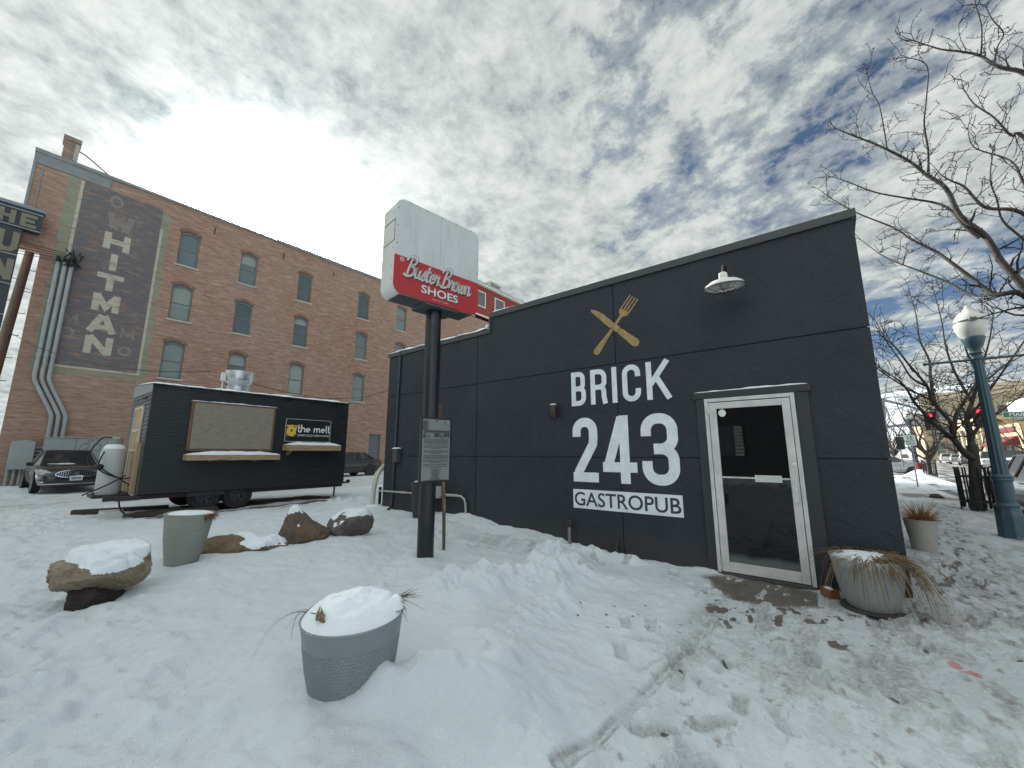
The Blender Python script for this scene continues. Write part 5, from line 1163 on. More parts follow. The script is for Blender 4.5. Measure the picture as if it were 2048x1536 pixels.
for a_, b_ in (((.02, 4.545), (SD-.03, 4.555)), ((.02, 4.245), (SD-.03, 4.255))): q.prism([(a_[0], a_[1]), (b_[0], a_[1]), (b_[0], b_[1]), (a_[0], b_[1])], FSD, -.002, .0035)
q.prism([(.025, 4.255), (.033, 4.255), (.033, 4.545), (.025, 4.545)], FSD, -.002, .0035)
for z in (3.72, 3.9, 4.15, 4.4, 4.65): q.prism([(.06+.007*math.cos(k*PI/4), z+.007*math.sin(k*PI/4)) for k in range(8)], FSD, -.002, .005)
q.build('access_panel', SCR, ps)
q = MB(Os); q.prism([(.684, RZ+.003), (.687, RZ+.003), (.687, SZ1-.002), (.684, SZ1-.002)], FSG, .003, .0052); q.build('panel_seam', mat('seam_grey', (.30, .31, .31), .5), ps)
GST = mat('sign_underside', (.075, .085, .092), .5, metal=.3, var=.3, vscale=3)
q = MB(Os)
q.prism([(.10, SZ0-.004), (SW-.10, SZ0-.004), (SW-.10, SZ0-.001), (.10, SZ0-.001)], FSG, -SD+.01, -.02); q.prism([(.48, SZ0-.04), (1.02, SZ0-.04), (1.02, SZ0-.005), (.48, SZ0-.005)], FSG, -SD-.02, .0); q.build('mount_plate', GST, ps, bevel=.003)
# script lettering: white raised strokes, dark offset strokes behind painted as their shadows and bent glass tubes in front
SCRIPT = {
 'B': (1.15, [[(.38, 0), (.45, .9), (.60, 2.0)], [(.05, 1.65), (.25, 2.05), (.75, 2.2), (1.12, 1.95), (.98, 1.45), (.55, 1.12), (.95, 1.05), (1.12, .65), (.85, .12), (.40, -.05), (.0, .12)]]),
 'u': (.86, [[(.0, .6), (.12, .95), (.10, .35), (.25, .02), (.50, .25), (.62, .95)], [(.62, .95), (.60, .25), (.72, .02), (.90, .25)]]),
 's': (.52, [[(-.02, .15), (.28, .85), (.36, 1.05), (.42, .55), (.38, .15), (.15, -.02), (.05, .2)]]),
 't': (.48, [[(.10, .3), (.22, 1.65)], [(.18, 1.2), (.10, .3), (.22, .0), (.46, .2)], [(-.08, 1.08), (.48, 1.15)]]),
 'e': (.56, [[(.06, .45), (.35, .55), (.45, .85), (.28, 1.0), (.08, .7), (.08, .25), (.28, .0), (.56, .25)]]),
 'r': (.58, [[(.0, .2), (.16, .75), (.15, 1.02), (.30, .85), (.50, .90), (.45, .4), (.50, .05), (.64, .25)]]),
 'o': (.66, [[(.30, 1.0), (.08, .75), (.06, .25), (.30, .0), (.54, .25), (.54, .75), (.34, 1.0), (.45, .82), (.72, .85)]]),
 'w': (.92, [[(.05, .9), (.08, .25), (.22, .0), (.42, .3), (.46, .95)], [(.46, .95), (.46, .25), (.62, .0), (.82, .35), (.84, .95), (.98, .80)]]),
 'n': (.80, [[(.05, .95), (.06, .0)], [(.06, .5), (.25, .95), (.46, .95), (.50, .5), (.48, .15), (.60, .0), (.82, .30)]]),
 ' ': (.18, [])}
def script(txt, u0, v0, k, slant, rise):
    out = []; x = 0
    for ch in txt:
        w, L = SCRIPT[ch]
        for l in L:
            c = catmull([(a, b_, 0) for a, b_ in l], 5); out.append([(u0 + k*((x+p.x)*.98 + p.y*slant), v0 + k*p.y + rise*(x+p.x)*k) for p in c])
        x += w
    return out, x
tw = sum(SCRIPT[c][0] for c in 'Buster Brown'); kS = 1.09/tw/.99
strokes, _ = script('Buster Brown', .125, 3.795, kS, .22, .0)
LWH = mat('letter_white', (.68, .68, .66), .4, var=.06); LSH = mat('letter_shadow', (.03, .022, .022), .5); TUB = mat('glass_tube', (.38, .36, .36), .2, var=.1)
q = MB(Os)
for i, l in enumerate(strokes): q.ribbon(l, .026, FSG, .0, .016 + .0004*i)
q.build('lettering', LWH, ps)
q = MB(Os)
for i, l in enumerate(strokes): q.ribbon([(a+.016, b_-.010) for a, b_ in l], .024, FSG, .0, .0075 + .0002*i)
q.build('letter_shadows', LSH, ps)
q = MB(Os)
for l in strokes: q.tube([FSG(a+.004, b_+.012, .045) for a, b_ in l], .0045, 5)
q.build('neon_tubes', TUB, ps, smooth=True)
q = MB(Os); put_text(q, 'SHOES', lambda u, v, w: FSG(.40+u*.60, 3.625+v*.115, .0125), offset=.022); q.build('lettering', LWH, ps)
q = MB(Os); put_text(q, 'SHOES', lambda u, v, w: FSG(.414+u*.60, 3.616+v*.115, .006), offset=.022); q.build('letter_shadows', LSH, ps)
q = MB(Os); put_text(q, 'SIGN CO. ST. LOUIS', lambda u, v, w: FSG(.58+u*.26, 3.572+v*.016, .0055), offset=.004); q.build('small_print', LWH, ps)
q = MB(Os); q.ribbon([(.105+.026*math.cos(k*PI/9), 4.00+.026*math.sin(k*PI/9)) for k in range(18)], .006, FSG, .002, .007, True); put_text(q, 'R', lambda u, v, w: FSG(.094+u*.022, 3.988+v*.026, .0065), offset=.01); q.build('registered_mark', LWH, ps)
# history board strapped to the pole
PL = Vector((3.315, 4.135, 0)); FP = lambda u, v, w: tuple(PL + UX*u + NX*w + Vector((0, 0, v)))
pq = thing('history_board', 'framed grey history board with an old street photograph and small print on the black pole', 'information board', tuple(PL + Vector((0, 0, 1.14)))); Oq = tuple(pq.location)
q = MB(Oq); PW, P0, P1 = .475, 1.135, 1.975
q.prism([(0, P0), (PW, P0), (PW, P1), (0, P1)], FP, -.028, .0); q.build('backing', mat('board_black', (.012, .013, .015), .4), pq)
q = MB(Oq)
for a_, b_ in (((0, P0), (.022, P1)), ((PW-.022, P0), (PW, P1)), ((.0221, P0), (PW-.0221, P0+.022)), ((.0221, P1-.022), (PW-.0221, P1))): q.prism([a_, (b_[0], a_[1]), b_, (a_[0], b_[1])], FP, -.0005, .012)
q.build('frame', mat('board_black', (0, 0, 0)), pq, bevel=.002)
q = MB(Oq); q.prism([(.022, P0+.022), (PW-.022, P0+.022), (PW-.022, P1-.022), (.022, P1-.022)], FP, .0005, .003); q.build('panel', mat('board_silver', (.24, .255, .26), .35, metal=.2, var=.05), pq)
INK = mat('print_black', (.02, .02, .022), .5); MID = mat('print_grey', (.075, .08, .08), .5); PAL = mat('print_pale', (.20, .21, .21), .5)
q = MB(Oq); rr = random.Random(4)
def strip(a, b_, c_, d_, w1=.0042): q.prism([(a, c_), (b_, c_), (b_, d_), (a, d_)], FP, .0025, w1)
q.cur = 0
strip(.03, .445, 1.70, 1.905, .0036)
q.cur = 1
strip(.03, .10, 1.80, 1.925, .0040); strip(.05, .445, 1.772, 1.806, .0041); strip(.2, .29, 1.72, 1.77, .0041); strip(.05, .075, 1.70, 1.772, .0040); strip(.36, .445, 1.725, 1.772, .0040)
for k in range(24): x = rr.uniform(.03, .12); z = rr.uniform(1.80, 1.93); strip(x, x+rr.uniform(.004, .02), z, z+rr.uniform(.004, .016), .0045)
q.cur = 2
strip(.055, .44, 1.790, 1.797, .0046)
for x, w_, z0, z1 in ((.205, .012, 1.715, 1.77), (.235, .010, 1.71, 1.77), (.258, .012, 1.715, 1.765), (.30, .010, 1.71, 1.77), (.345, .016, 1.712, 1.765), (.385, .012, 1.715, 1.765), (.42, .014, 1.72, 1.77), (.035, .012, 1.70, 1.745), (.058, .010, 1.70, 1.742), (.315, .012, 1.70, 1.735), (.1, .01, 1.705, 1.735), (.13, .01, 1.705, 1.74)): strip(x, x+w_, z0, z1, .0047)
q.build('old_photograph', [PAL, MID, INK], pq)
q = MB(Oq)
strip(.215, .255, 1.928, 1.940); strip(.21, .262, 1.914, 1.919); q.build('small_emblem', INK, pq); q = MB(Oq)
strip(.36, .376, 1.906, 1.936); strip(.352, .385, 1.894, 1.899); q.build('small_emblem', INK, pq); q = MB(Oq)
z = 1.685; rr = random.Random(8)
blocks = [6, 4, 4, 5, 3, 2, 2]
for n_ in blocks:
    for i in range(n_):
        e = 0 if i < n_-1 else rr.uniform(.0, .12); x = .05 + e
        while x < .428 - e: x2 = min(x + rr.uniform(.012, .045), .43-e); strip(x, x2, z, z+.0062); x = x2 + .004
        z -= .0128
    z -= .008
for i in range(15): h_ = rr.uniform(.03, .09) if i < 12 else .17; strip(.237-h_, .237+h_, z, z+.0055); z -= .0115
q.build('small_print', INK, pq)
# rough stake leaning behind the pole
z0 = hz(4.03, 4.42)
q = MB(); q.tube([(4.03, 4.42, z0-.05), (3.99, 4.40, .8), (3.90, 4.36, 1.5), (3.80, 4.34, 2.20)], [.022, .026, .026, .030], 9)
tag(q.build('wooden_stake', mat('split_wood', (.11, .085, .065), .85, var=.35, vscale=6, stretch=(8, 8, 1.2), bump=.5, bscale=7, alt=(.42, .27, .16), altscale=1.6, altlo=.56, althi=.66), smooth=50), 'rough split stick standing in the snow behind the sign pole', 'stake')

# ------------------------------------------------------------------ planters
def weave(name, c, nth, mz, depth):
    m, t, b, oc = shader(name); x, y, z = t.sep(oc)
    th = t.math('ARCTAN2', y, x); row = t.math('MULTIPLY', z, mz)
    odd = t.math('MULTIPLY', t.math('FLOOR', row), PI)
    s1 = t.math('SINE', t.math('ADD', t.math('MULTIPLY', th, float(nth)), odd)); s2 = t.math('SINE', t.math('MULTIPLY', t.math('FRACT', row), PI))
    h = t.math('MULTIPLY', t.ramp(t.math('ADD', t.math('MULTIPLY', s1, .5), .5), [(.15, 0), (.75, 1)]), t.ramp(s2, [(.2, 0), (.8, 1)]))
    t.put(b.inputs['Base Color'], t.mix(t.noise(oc, 4, 5), tuple(k*.9 for k in c), tuple(k*1.08 for k in c))); b.inputs['Roughness'].default_value = .45
    t.put(b.inputs['Normal'], t.bump(h, .9, depth)); return m
def snow_heap(mb, c, R, h, seed, lump=.03, n=26, drop=.02, ell=1.0):
    rr = np.random.default_rng(seed); o1, o2 = rr.uniform(0, 50, 2); rings = []
    for i in range(n+1):
        t_ = i/n; ring = []
        for k in range(56):
            a = 2*PI*k/56; rad = R*t_*(1 + .03*math.sin(3*a+o1)); x = rad*math.cos(a); y = rad*math.sin(a)*ell
            f = float(fbm(np.array([x*4+o1]), np.array([y*4+o2]), 1.6, 4)[0]); f2 = float(fbm(np.array([x*4+o2]), np.array([y*4+o1]), 4.5, 3)[0])
            z = h*(1-t_**3.2) + lump*f*(1-t_**6)*2 + lump*.7*f2*(1-t_**8) - drop*max(0, (t_-.9)/.1)
            ring.append(mb.pt((c[0]+x, c[1]+y, c[2]+z)))
        rings.append(ring)
    for a, b_ in zip(rings, rings[1:]):
        for k in range(56): mb.face((a[k], b_[k], b_[(k+1) % 56], a[(k+1) % 56]))
def blade(mb, p, d, L, w, droop, n=9, up=0.4):
    """a bent strap leaf: starts along d, arcs over and hangs"""
    p = Vector(p); d = Vector((d[0], d[1], 0)).normalized(); side = Vector((-d.y, d.x, 0)); v = d*1.0 + Vector((0, 0, up)); v.normalize(); pts = [p.copy()]
    for i in range(n): v = (v + Vector((0, 0, -droop/n*1.0))); v.normalize(); pts.append(pts[-1] + v*(L/n))
    P = []
    for i, q_ in enumerate(pts):
        k = w*(1 - (i/n)**1.6)*.5 + .0006; P.append((mb.pt(q_ + side*k), mb.pt(q_ + Vector((0, 0, k*.5))), mb.pt(q_ - side*k)))
    for a, b_ in zip(P, P[1:]): mb.face((a[0], a[1], b_[1], b_[0])); mb.face((a[1], a[2], b_[2], b_[1]))
GRY = mat('planter_smooth_grey', (.205, .23, .245), .4, var=.10, vscale=4, alt=(.27, .28, .28), altscale=6, altlo=.60, althi=.78)
p1 = thing('planter', 'grey basket weave planter heaped with snow, half buried in the front drift', 'planter', (1.39, 2.255, .175)); p1.scale = (.95, .95, .93); p1.rotation_euler = (math.radians(2.5), math.radians(-3.0), 0)
q = MB(); NT_, NR = 78*6, 21*6; VV = []
for j in range(NR+1):
    z = -.03 + .39*j/NR; R0 = float(np.interp(z, [-.03, .10, .22, .36], [.213, .232, .255, .272])); row = 21*j/NR
    for i in range(NT_):
        th = 2*PI*i/NT_; k_ = math.sin(78*th + PI*(int(row) % 2))*.5+.5; hb = max(0, min(1, k_*1.5))**.8*abs(math.sin(PI*row))**.7
        r_ = R0 + .0075*(hb - .6)*(1 if j < NR-2 else 0); VV.append((r_*math.cos(th), r_*math.sin(th), z))
q.add(VV, [(j*NT_+i, j*NT_+(i+1) % NT_, (j+1)*NT_+(i+1) % NT_, (j+1)*NT_+i) for j in range(NR) for i in range(NT_)])
q.build('basket', mat('woven_grey_resin', (.205, .23, .245), .42, var=.12, vscale=5, stretch=(1, 1, .4), alt=(.28, .29, .29), altscale=5, altlo=.60, althi=.78), p1, smooth=True)
q = MB(); q.lathe([(.2725, .36), (.280, .42), (.288, .462), (.292, .470), (.288, .476), (.274, .472), (.268, .42)], (0, 0, 0), 64); q.build('rim', GRY, p1, smooth=35)
q = MB(); snow_heap(q, (0, 0, .474), .284, .10, 3, .018, drop=.004); q.build('snow', SNOWM, p1, smooth=True)
DRY = mat('dry_leaf', (.13, .095, .05), .7, var=.4, vscale=20); REDG = mat('reddish_leaf', (.10, .038, .022), .6, var=.5, vscale=20); TAN = mat('straw_leaf', (.175, .118, .055), .7, var=.55, vscale=18, alt=(.075, .055, .03), altscale=9)
q = MB(); rr = random.Random(12)
vd = Vector((.783, .622, 0)); vr = Vector((.622, -.783, 0))
for i in range(34): a = rr.uniform(-.9, .9); dd = vr*math.cos(a) + vd*math.sin(a); blade(q, vr*.235 + vd*.05 + Vector((rr.uniform(-.03, .03), rr.uniform(-.03, .03), .53)), dd, rr.uniform(.07, .20), .006, rr.uniform(.0, .5), 6, rr.uniform(-.35, .9))
q.build('reddish_grass', REDG, p1, fix=False)
q = MB()
for L_, a, dr in ((.46, .15, 2.6), (.40, .3, 2.4), (.24, .5, 3.4), (.30, -.5, 3.4)): blade(q, -vr*.275 - vd*.02*a + Vector((0, 0, .475)), -vr*math.cos(a) - vd*math.sin(a), L_, .0055, dr, 14, .35)
q.build('dry_blades', DRY, p1, fix=False)
q = MB()
for i in range(7):
    b0 = Vector((-vr*.09 - vd*.19)) + Vector((rr.uniform(-.05, .05), rr.uniform(-.05, .05), .52)); q.tube([b0, b0+Vector((rr.uniform(-.02, .02), rr.uniform(-.02, .02), .03)), b0+Vector((rr.uniform(-.05, .05), rr.uniform(-.05, .05), rr.uniform(.03, .06)))], [.007, .006, .003], 6)
q.build('stems', mat('dead_stem', (.20, .15, .11), .8, var=.3), p1, smooth=True)
for a, r_, h_ in ((2.2, .12, .055), (-.9, .25, .05), (.9, .2, .02)): q = MB(); snow_heap(q, (r_*math.cos(a), r_*math.sin(a), .52), .05, h_, int(a*7+20), .012, 8); q.build('snow_lump', SNOWM, p1, smooth=True)

p2 = thing('planter', 'tall smooth grey green planter capped with snow, left of the boulders', 'planter', (1.53, 6.36, .15)); p2.rotation_euler = (math.radians(1.5), math.radians(2.5), 0)
q = MB(); q.lathe([(.150, -.05), (.178, .12), (.215, .32), (.238, .52), (.252, .60), (.258, .625), (.250, .632), (.238, .62), (.23, .55)], (0, 0, 0), 56); q.build('pot', mat('stone_resin', (.245, .255, .235), .6, var=.10, vscale=5, stretch=(1, 1, 6), bump=.15, bscale=12), p2, smooth=35)
q = MB(); snow_heap(q, (0, 0, .618), .243, .030, 5, .006, drop=.012); q.build('snow', SNOWM, p2, smooth=True)
q = MB(); rr = random.Random(2)
for i in range(80): a = rr.uniform(-.35, .6); dd = vr*math.cos(a) + vd*math.sin(a); blade(q, dd*rr.uniform(.20, .262) + Vector((0, 0, .60+rr.uniform(0, .03))), dd + Vector((rr.uniform(-.6, .6), rr.uniform(-.6, .6), 0)), rr.uniform(.04, .13), .012, rr.uniform(1.5, 4), 5, .5)
q.build('dead_plant', mat('rust_leaf', (.15, .060, .028), .8, var=.4, vscale=30), p2, fix=False)

p3 = thing('planter', 'round pale planter with drooping straw grass and snow, to the right of the glass door', 'planter', (5.455, -.135, .03)); p3.scale = (.82, .82, .86)
q = MB(); q.lathe([(.20, .0), (.235, .02), (.275, .12), (.305, .24), (.328, .38), (.338, .46)], (0, 0, 0), 64); q.build('basket', weave('woven_pale_resin', (.40, .425, .43), 96, 64, .012), p3, smooth=True)
q = MB(); q.lathe([(.339, .46), (.350, .51), (.358, .535), (.352, .545), (.335, .54), (.325, .48)], (0, 0, 0), 64); q.build('rim', mat('pale_resin', (.40, .425, .43), .45, var=.06), p3, smooth=35)
q = MB(); q.lathe([(.001, .0), (.30, .0), (.31, .012), (.29, .025), (.001, .025)], (0.02, 0, -.02), 40); q.build('saucer', mat('saucer_dark', (.05, .045, .04), .7), p3, smooth=35)
q = MB(); snow_heap(q, (0, 0, .535), .32, .05, 8, .012, drop=.012); q.build('snow', SNOWM, p3, smooth=True)
q = MB(); rr = random.Random(31)
for i in range(390):
    a = rr.gauss(-.75, .95) if rr.random() < .8 else rr.uniform(0, 6.3); dd = vr*math.cos(a) + vd*math.sin(a)
    blade(q, dd*rr.uniform(.15, .33) + Vector((0, 0, .56+rr.uniform(-.02, .03))), dd + Vector((rr.uniform(-.45, .45), rr.uniform(-.45, .45), 0)), rr.uniform(.10, .35) if rr.random() < .62 else rr.uniform(.5, .85), rr.uniform(.008, .013), rr.uniform(2.0, 3.6), 10, rr.uniform(.0, .55))
for i in range(5): a = 2.7 + rr.uniform(-.4, .4); dd = vr*math.cos(a) + vd*math.sin(a); blade(q, dd*.31 + Vector((0, 0, .55)), dd, rr.uniform(.3, .55), .006, rr.uniform(1.8, 2.6), 12, .35)
q.build('grass', TAN, p3, fix=False)
q = MB()
for i in range(90):
    a = rr.uniform(-2.2, .6); dd = vr*math.cos(a) + vd*math.sin(a); blade(q, dd*rr.uniform(.12, .31) + Vector((0, 0, .56+rr.uniform(0, .03))), dd + Vector((rr.uniform(-1, 1), rr.uniform(-1, 1), 0)), rr.uniform(.05, .16), .008, rr.uniform(1, 3.5), 5, rr.uniform(0, .7))
q.build('dead_tufts', mat('brown_tuft', (.15, .10, .055), .8, var=.4, vscale=30), p3, fix=False)

p4 = thing('planter', 'slim stone coloured planter of rust orange grass beyond the dark building corner', 'planter', (8.97, -.93, .03))
q = MB(); q.lathe([(.135, -.05), (.150, .1), (.172, .3), (.190, .44), (.196, .47), (.188, .475), (.17, .44)], (0, 0, 0), 40); q.build('pot', mat('warm_stone_resin', (.33, .32, .29), .6, var=.1, vscale=5), p4, smooth=35)
q = MB(); rr = random.Random(9)
for i in range(420): a = rr.uniform(0, 2*PI); dd = Vector((math.cos(a), math.sin(a), 0)); blade(q, dd*rr.uniform(.0, .14) + Vector((0, 0, .43)), dd, rr.uniform(.16, .40), .006, rr.uniform(.3, 1.6), 7, rr.uniform(.8, 3.2))
q.build('grass', mat('orange_grass', (.30, .135, .05), .7, var=.4, vscale=30), p4, fix=False)
q = MB(); snow_heap(q, (0, 0, .44), .175, .03, 4, .006); q.build('snow', SNOWM, p4, smooth=True)

p5 = thing('planter', 'tall dark planter with snow in it by the wall behind the sign pole', 'planter', (5.52, 6.82, .18))
q = MB(); q.lathe([(.13, -.05), (.15, .2), (.19, .70), (.20, .745), (.19, .75), (.175, .70)], (0, 0, 0), 40); q.build('pot', mat('dark_resin', (.022, .026, .030), .5, var=.15), p5, smooth=35)
q = MB(); snow_heap(q, (0, 0, .71), .185, .06, 7, .008); q.build('snow', SNOWM, p5, smooth=True)

# ------------------------------------------------------------------ boulders
def rock_mat(name, a, b_, c_, sc=5):
    m, t, b, oc = shader(name); n = t.noise(oc, sc, 8, .68, .4); n2 = t.noise(oc, sc*.5, 4); n3 = t.noise(oc, 40, 4, .65)
    c = t.mix(t.ramp(n, [(.38, 0), (.62, 1)]), a, b_); c = t.mix(t.ramp(n2, [(.55, 0), (.70, 1)]), c, c_); c = t.mix(t.math('MULTIPLY', t.ramp(n3, [(.5, 0), (.7, 1)]), .35), c, (.07, .06, .05))
    t.put(b.inputs['Base Color'], c); b.inputs['Roughness'].default_value = .8
    t.put(b.inputs['Normal'], t.bump(t.math('ADD', n, t.math('MULTIPLY', n3, .8)), 1.0, .045)); return m
def rock(label, loc, dims, rz, seed, m, shape=None, snow=.55, thick=.05, group='boulders on the snow mound', bare_side=None, boxy=2.6):
    o = thing('boulder', label, 'boulder', loc, rz, group); bm = bmesh.new(); bmesh.ops.create_icosphere(bm, subdivisions=6, radius=1.0); rr = np.random.default_rng(seed); ofs = rr.uniform(0, 60, 6)
    V = np.array([v.co[:] for v in bm.verts]); nrm = V.copy()
    V = V/((np.abs(V)**boxy).sum(1)**(1/boxy))[:, None]
    # flat facets: push the sphere in against a few planes
    for k in range(11):
        d_ = rr.normal(size=3); d_ /= np.linalg.norm(d_); h = rr.uniform(.66, .90); s_ = V @ d_; over = np.clip(s_-h, 0, None); V -= np.outer(over*.88, d_)
    f = fbm(nrm[:,0]*1.4+ofs[0]+nrm[:,2], nrm[:,1]*1.4+ofs[1]-nrm[:,2]*.7, 1.4, 4); f2 = fbm(nrm[:,0]*2+ofs[2]+nrm[:,2]*2, nrm[:,1]*2+ofs[3]+nrm[:,2], 4, 4)
    V *= (1 + .13*f + .065*f2 + .022*fbm(nrm[:,0]*9+nrm[:,2]*7, nrm[:,1]*9+nrm[:,2]*5, 1.5, 3))[:, None]
    V *= np.array(dims)/2
    if shape: V = shape(V)
    for v, p in zip(bm.verts, V): v.co = p
    bmesh.ops.recalc_face_normals(bm, faces=bm.faces); bm.normal_update()
    N_ = np.array([v.normal[:] for v in bm.verts]); me = bpy.data.meshes.new('rock'); bm.to_mesh(me); me.shade_smooth(); me.materials.append(m)
    r_ = bpy.data.objects.new('rock', me); COL.objects.link(r_); r_.parent = o
    nz = N_[:,2] + .25*fbm(V[:,0]*7+ofs[4], V[:,1]*7+ofs[5], 1.0, 4)
    if bare_side is not None: nz = nz - bare_side(V)
    E_ = np.array([(e.verts[0].index, e.verts[1].index) for e in bm.edges]); deg = np.bincount(E_.ravel(), minlength=len(V))
    for _ in range(14): acc = np.bincount(E_[:,0], nz[E_[:,1]], len(V)) + np.bincount(E_[:,1], nz[E_[:,0]], len(V)); nz = .4*nz + .6*acc/deg
    T = thick*sstep(snow, snow+.35, nz)*(1 + .5*fbm(V[:,0]*9, V[:,1]*9+3, 1, 3)); keep = nz > snow-.02; mp = {}; vs = []; fs = []
    for fc in bm.faces:
        ids = [v.index for v in fc.verts]
        if all(keep[i] for i in ids):
            for i in ids:
                if i not in mp: mp[i] = len(vs); vs.append(tuple(V[i] + N_[i]*.3*T[i] + np.array([0, 0, T[i]]) + N_[i]*.0015))
            fs.append(tuple(mp[i] for i in ids))
    bm.free()
    if fs:
        q = MB(); q.add(vs, fs); q.build('snow', SNOWM, o, smooth=True)
    return o
TANR = rock_mat('ochre_sandstone', (.24, .185, .125), (.43, .37, .28), (.14, .075, .035)); OCH = rock_mat('ochre_boulder', (.20, .14, .075), (.30, .24, .165), (.15, .085, .035)); RED = rock_mat('rusty_boulder', (.115, .085, .065), (.185, .14, .105), (.19, .105, .05), 7); GRR = rock_mat('grey_boulder', (.115, .10, .095), (.20, .175, .165), (.075, .065, .065), 7)
DKR = rock_mat('dark_boulder', (.03, .026, .024), (.065, .055, .048), (.016, .014, .013), 6)
def slab(V):
    V = V.copy(); V[:,2] = np.where(V[:,2] > .06, .06 + (V[:,2]-.06)*.35, V[:,2]); V[:,2] += .10*V[:,0] + .04*V[:,1] + .02; return V
rock('big flat topped tan boulder under a thick slab of snow, propped on a dark stone', (.74, 5.62, .42), (.64, .62, .46), .20, 4, TANR, slab, .55, .055, bare_side=lambda V: .5*sstep(-.12, -.26, V[:,0]), boxy=3.4)
rock('dark wet stone under the tan boulder', (.72, 5.52, .20), (.42, .38, .26), .3, 9, DKR, None, 1.2, .0)
def low_(V): V = V.copy(); V[:,2] *= 1 - .50*np.exp(-((V[:,0]-.20)/.13)**2)*(V[:,2] > 0) - .25*np.clip(V[:,0]*2, 0, 1)*(V[:,2] > 0); return V
rock('long low ochre boulder with a dip in its top, right of the grey green planter', (2.22, 6.42, .22), (1.02, .46, .42), -.62, 12, OCH, low_, .62, .05, bare_side=lambda V: .5*sstep(.1, -.25, V[:,0]), boxy=3.6)
def peak(V):
    V = V.copy(); t_ = np.clip(V[:,2]/.30, 0, 1); V[:,0] = V[:,0]*(1-.45*t_) - .04*t_; V[:,1] *= (1-.5*t_); V[:,2] = np.where(V[:,2] > 0, V[:,2]*1.12, V[:,2]); return V
rock('tall pointed rust brown boulder between the ochre and the grey ones', (3.00, 6.52, .33), (.76, .54, .62), -.70, 21, RED, peak, .52, .04, bare_side=lambda V: .6*sstep(-.02, .2, V[:,0]))
rock('rounded grey boulder with snow on its top, nearest the sign pole', (3.76, 6.42, .34), (.72, .54, .50), -.62, 33, GRR, None, .66, .04)
bkx = thing('loose_brick', 'broken red brick with snow on it beside the door frame', 'brick', (5.67, .20, .03), .6)
q = MB(); q.prism([(-.10, -.045), (.08, -.05), (.11, -.01), (.07, .045), (-.09, .05)], lambda u, v, w: (u, v, w), -.02, .062); q.build('brick', mat('terracotta', (.24, .072, .038), .8, var=.25, vscale=20, bump=.4), bkx, bevel=.006)
q = MB(); snow_heap(q, (-.01, .005, .060), .06, .018, 2, .004, 8, .006, .6); q.build('snow', SNOWM, bkx, smooth=True)
# ------------------------------------------------------------------ bare street trees
m, t, b, oc = shader('grey_bark')
n = t.noise(t.vmath('MULTIPLY', oc, (5, 5, 1.2)), 3, 7, .65); n2 = t.noise(oc, 2, 3)
t.put(b.inputs['Base Color'], t.mix(t.ramp(n, [(.35, 0), (.65, 1)]), (.030, .025, .021), t.mix(n2, (.075, .063, .053), (.056, .051, .044)))); b.inputs['Roughness'].default_value = .85
t.put(b.inputs['Normal'], t.bump(n, .6, .015)); BARK = m
TWIG = mat('twig_bark', (.022, .017, .015), .8, var=.3, vscale=9)
def twigs(mb, p, d, L, r, rr, depth, n_side=3, spur=.07, gn=3, up=.25, spur_len=.03):
    """a crooked twig with knuckled spurs along it; spawns side twigs"""
    p = Vector(p); d = Vector(d).normalized(); k = max(3, int(L/.09)); pts = [p.copy()]; dirs = [d.copy()]
    for i in range(k):
        d = (d + Vector((rr.gauss(0, .20), rr.gauss(0, .20), rr.gauss(0, .18) + up*.10))).normalized(); p = p + d*(L/k); pts.append(p.copy()); dirs.append(d.copy())
    rad = [max(r*(1 - .72*i/k), .0042 if spur < .1 else .0065) for i in range(k+1)]
    mb.tube(pts, rad, gn, False)
    s_ = 0.0; step = spur*rr.uniform(.7, 1.3)
    for i in range(1, k+1):
        s_ += L/k
        if spur and s_ > step:
            s_ = 0; step = spur*rr.uniform(.6, 1.5); a = Vector((rr.gauss(0, 1), rr.gauss(0, 1), rr.gauss(0, 1) + .3)); a = (a - dirs[i]*a.dot(dirs[i])*.6).normalized(); l = spur_len*rr.uniform(.5, 1.5)
            mb.tube([pts[i], pts[i] + a*l], [rad[i]*.9 + .0012, .0022], 3, False)
            if rr.random() < .4: mb.tube([pts[i] + a*l*.6, pts[i] + a*l*.6 + Vector((rr.gauss(0, 1), rr.gauss(0, 1), rr.gauss(0, 1))).normalized()*l*.6], [.003, .0018], 3, False)
    if depth > 0:
        for j in range(n_side):
            i = rr.randint(max(1, k//5), k); a = Vector((rr.gauss(0, 1), rr.gauss(0, 1), rr.gauss(0, .8) + up)); a = (a - dirs[i]*a.dot(dirs[i])).normalized()
            twigs(mb, pts[i], dirs[i]*rr.uniform(.3, .9) + a, L*rr.uniform(.32, .62), rad[i]*.68, rr, depth-1, max(1, n_side-1), spur, gn, up, spur_len)
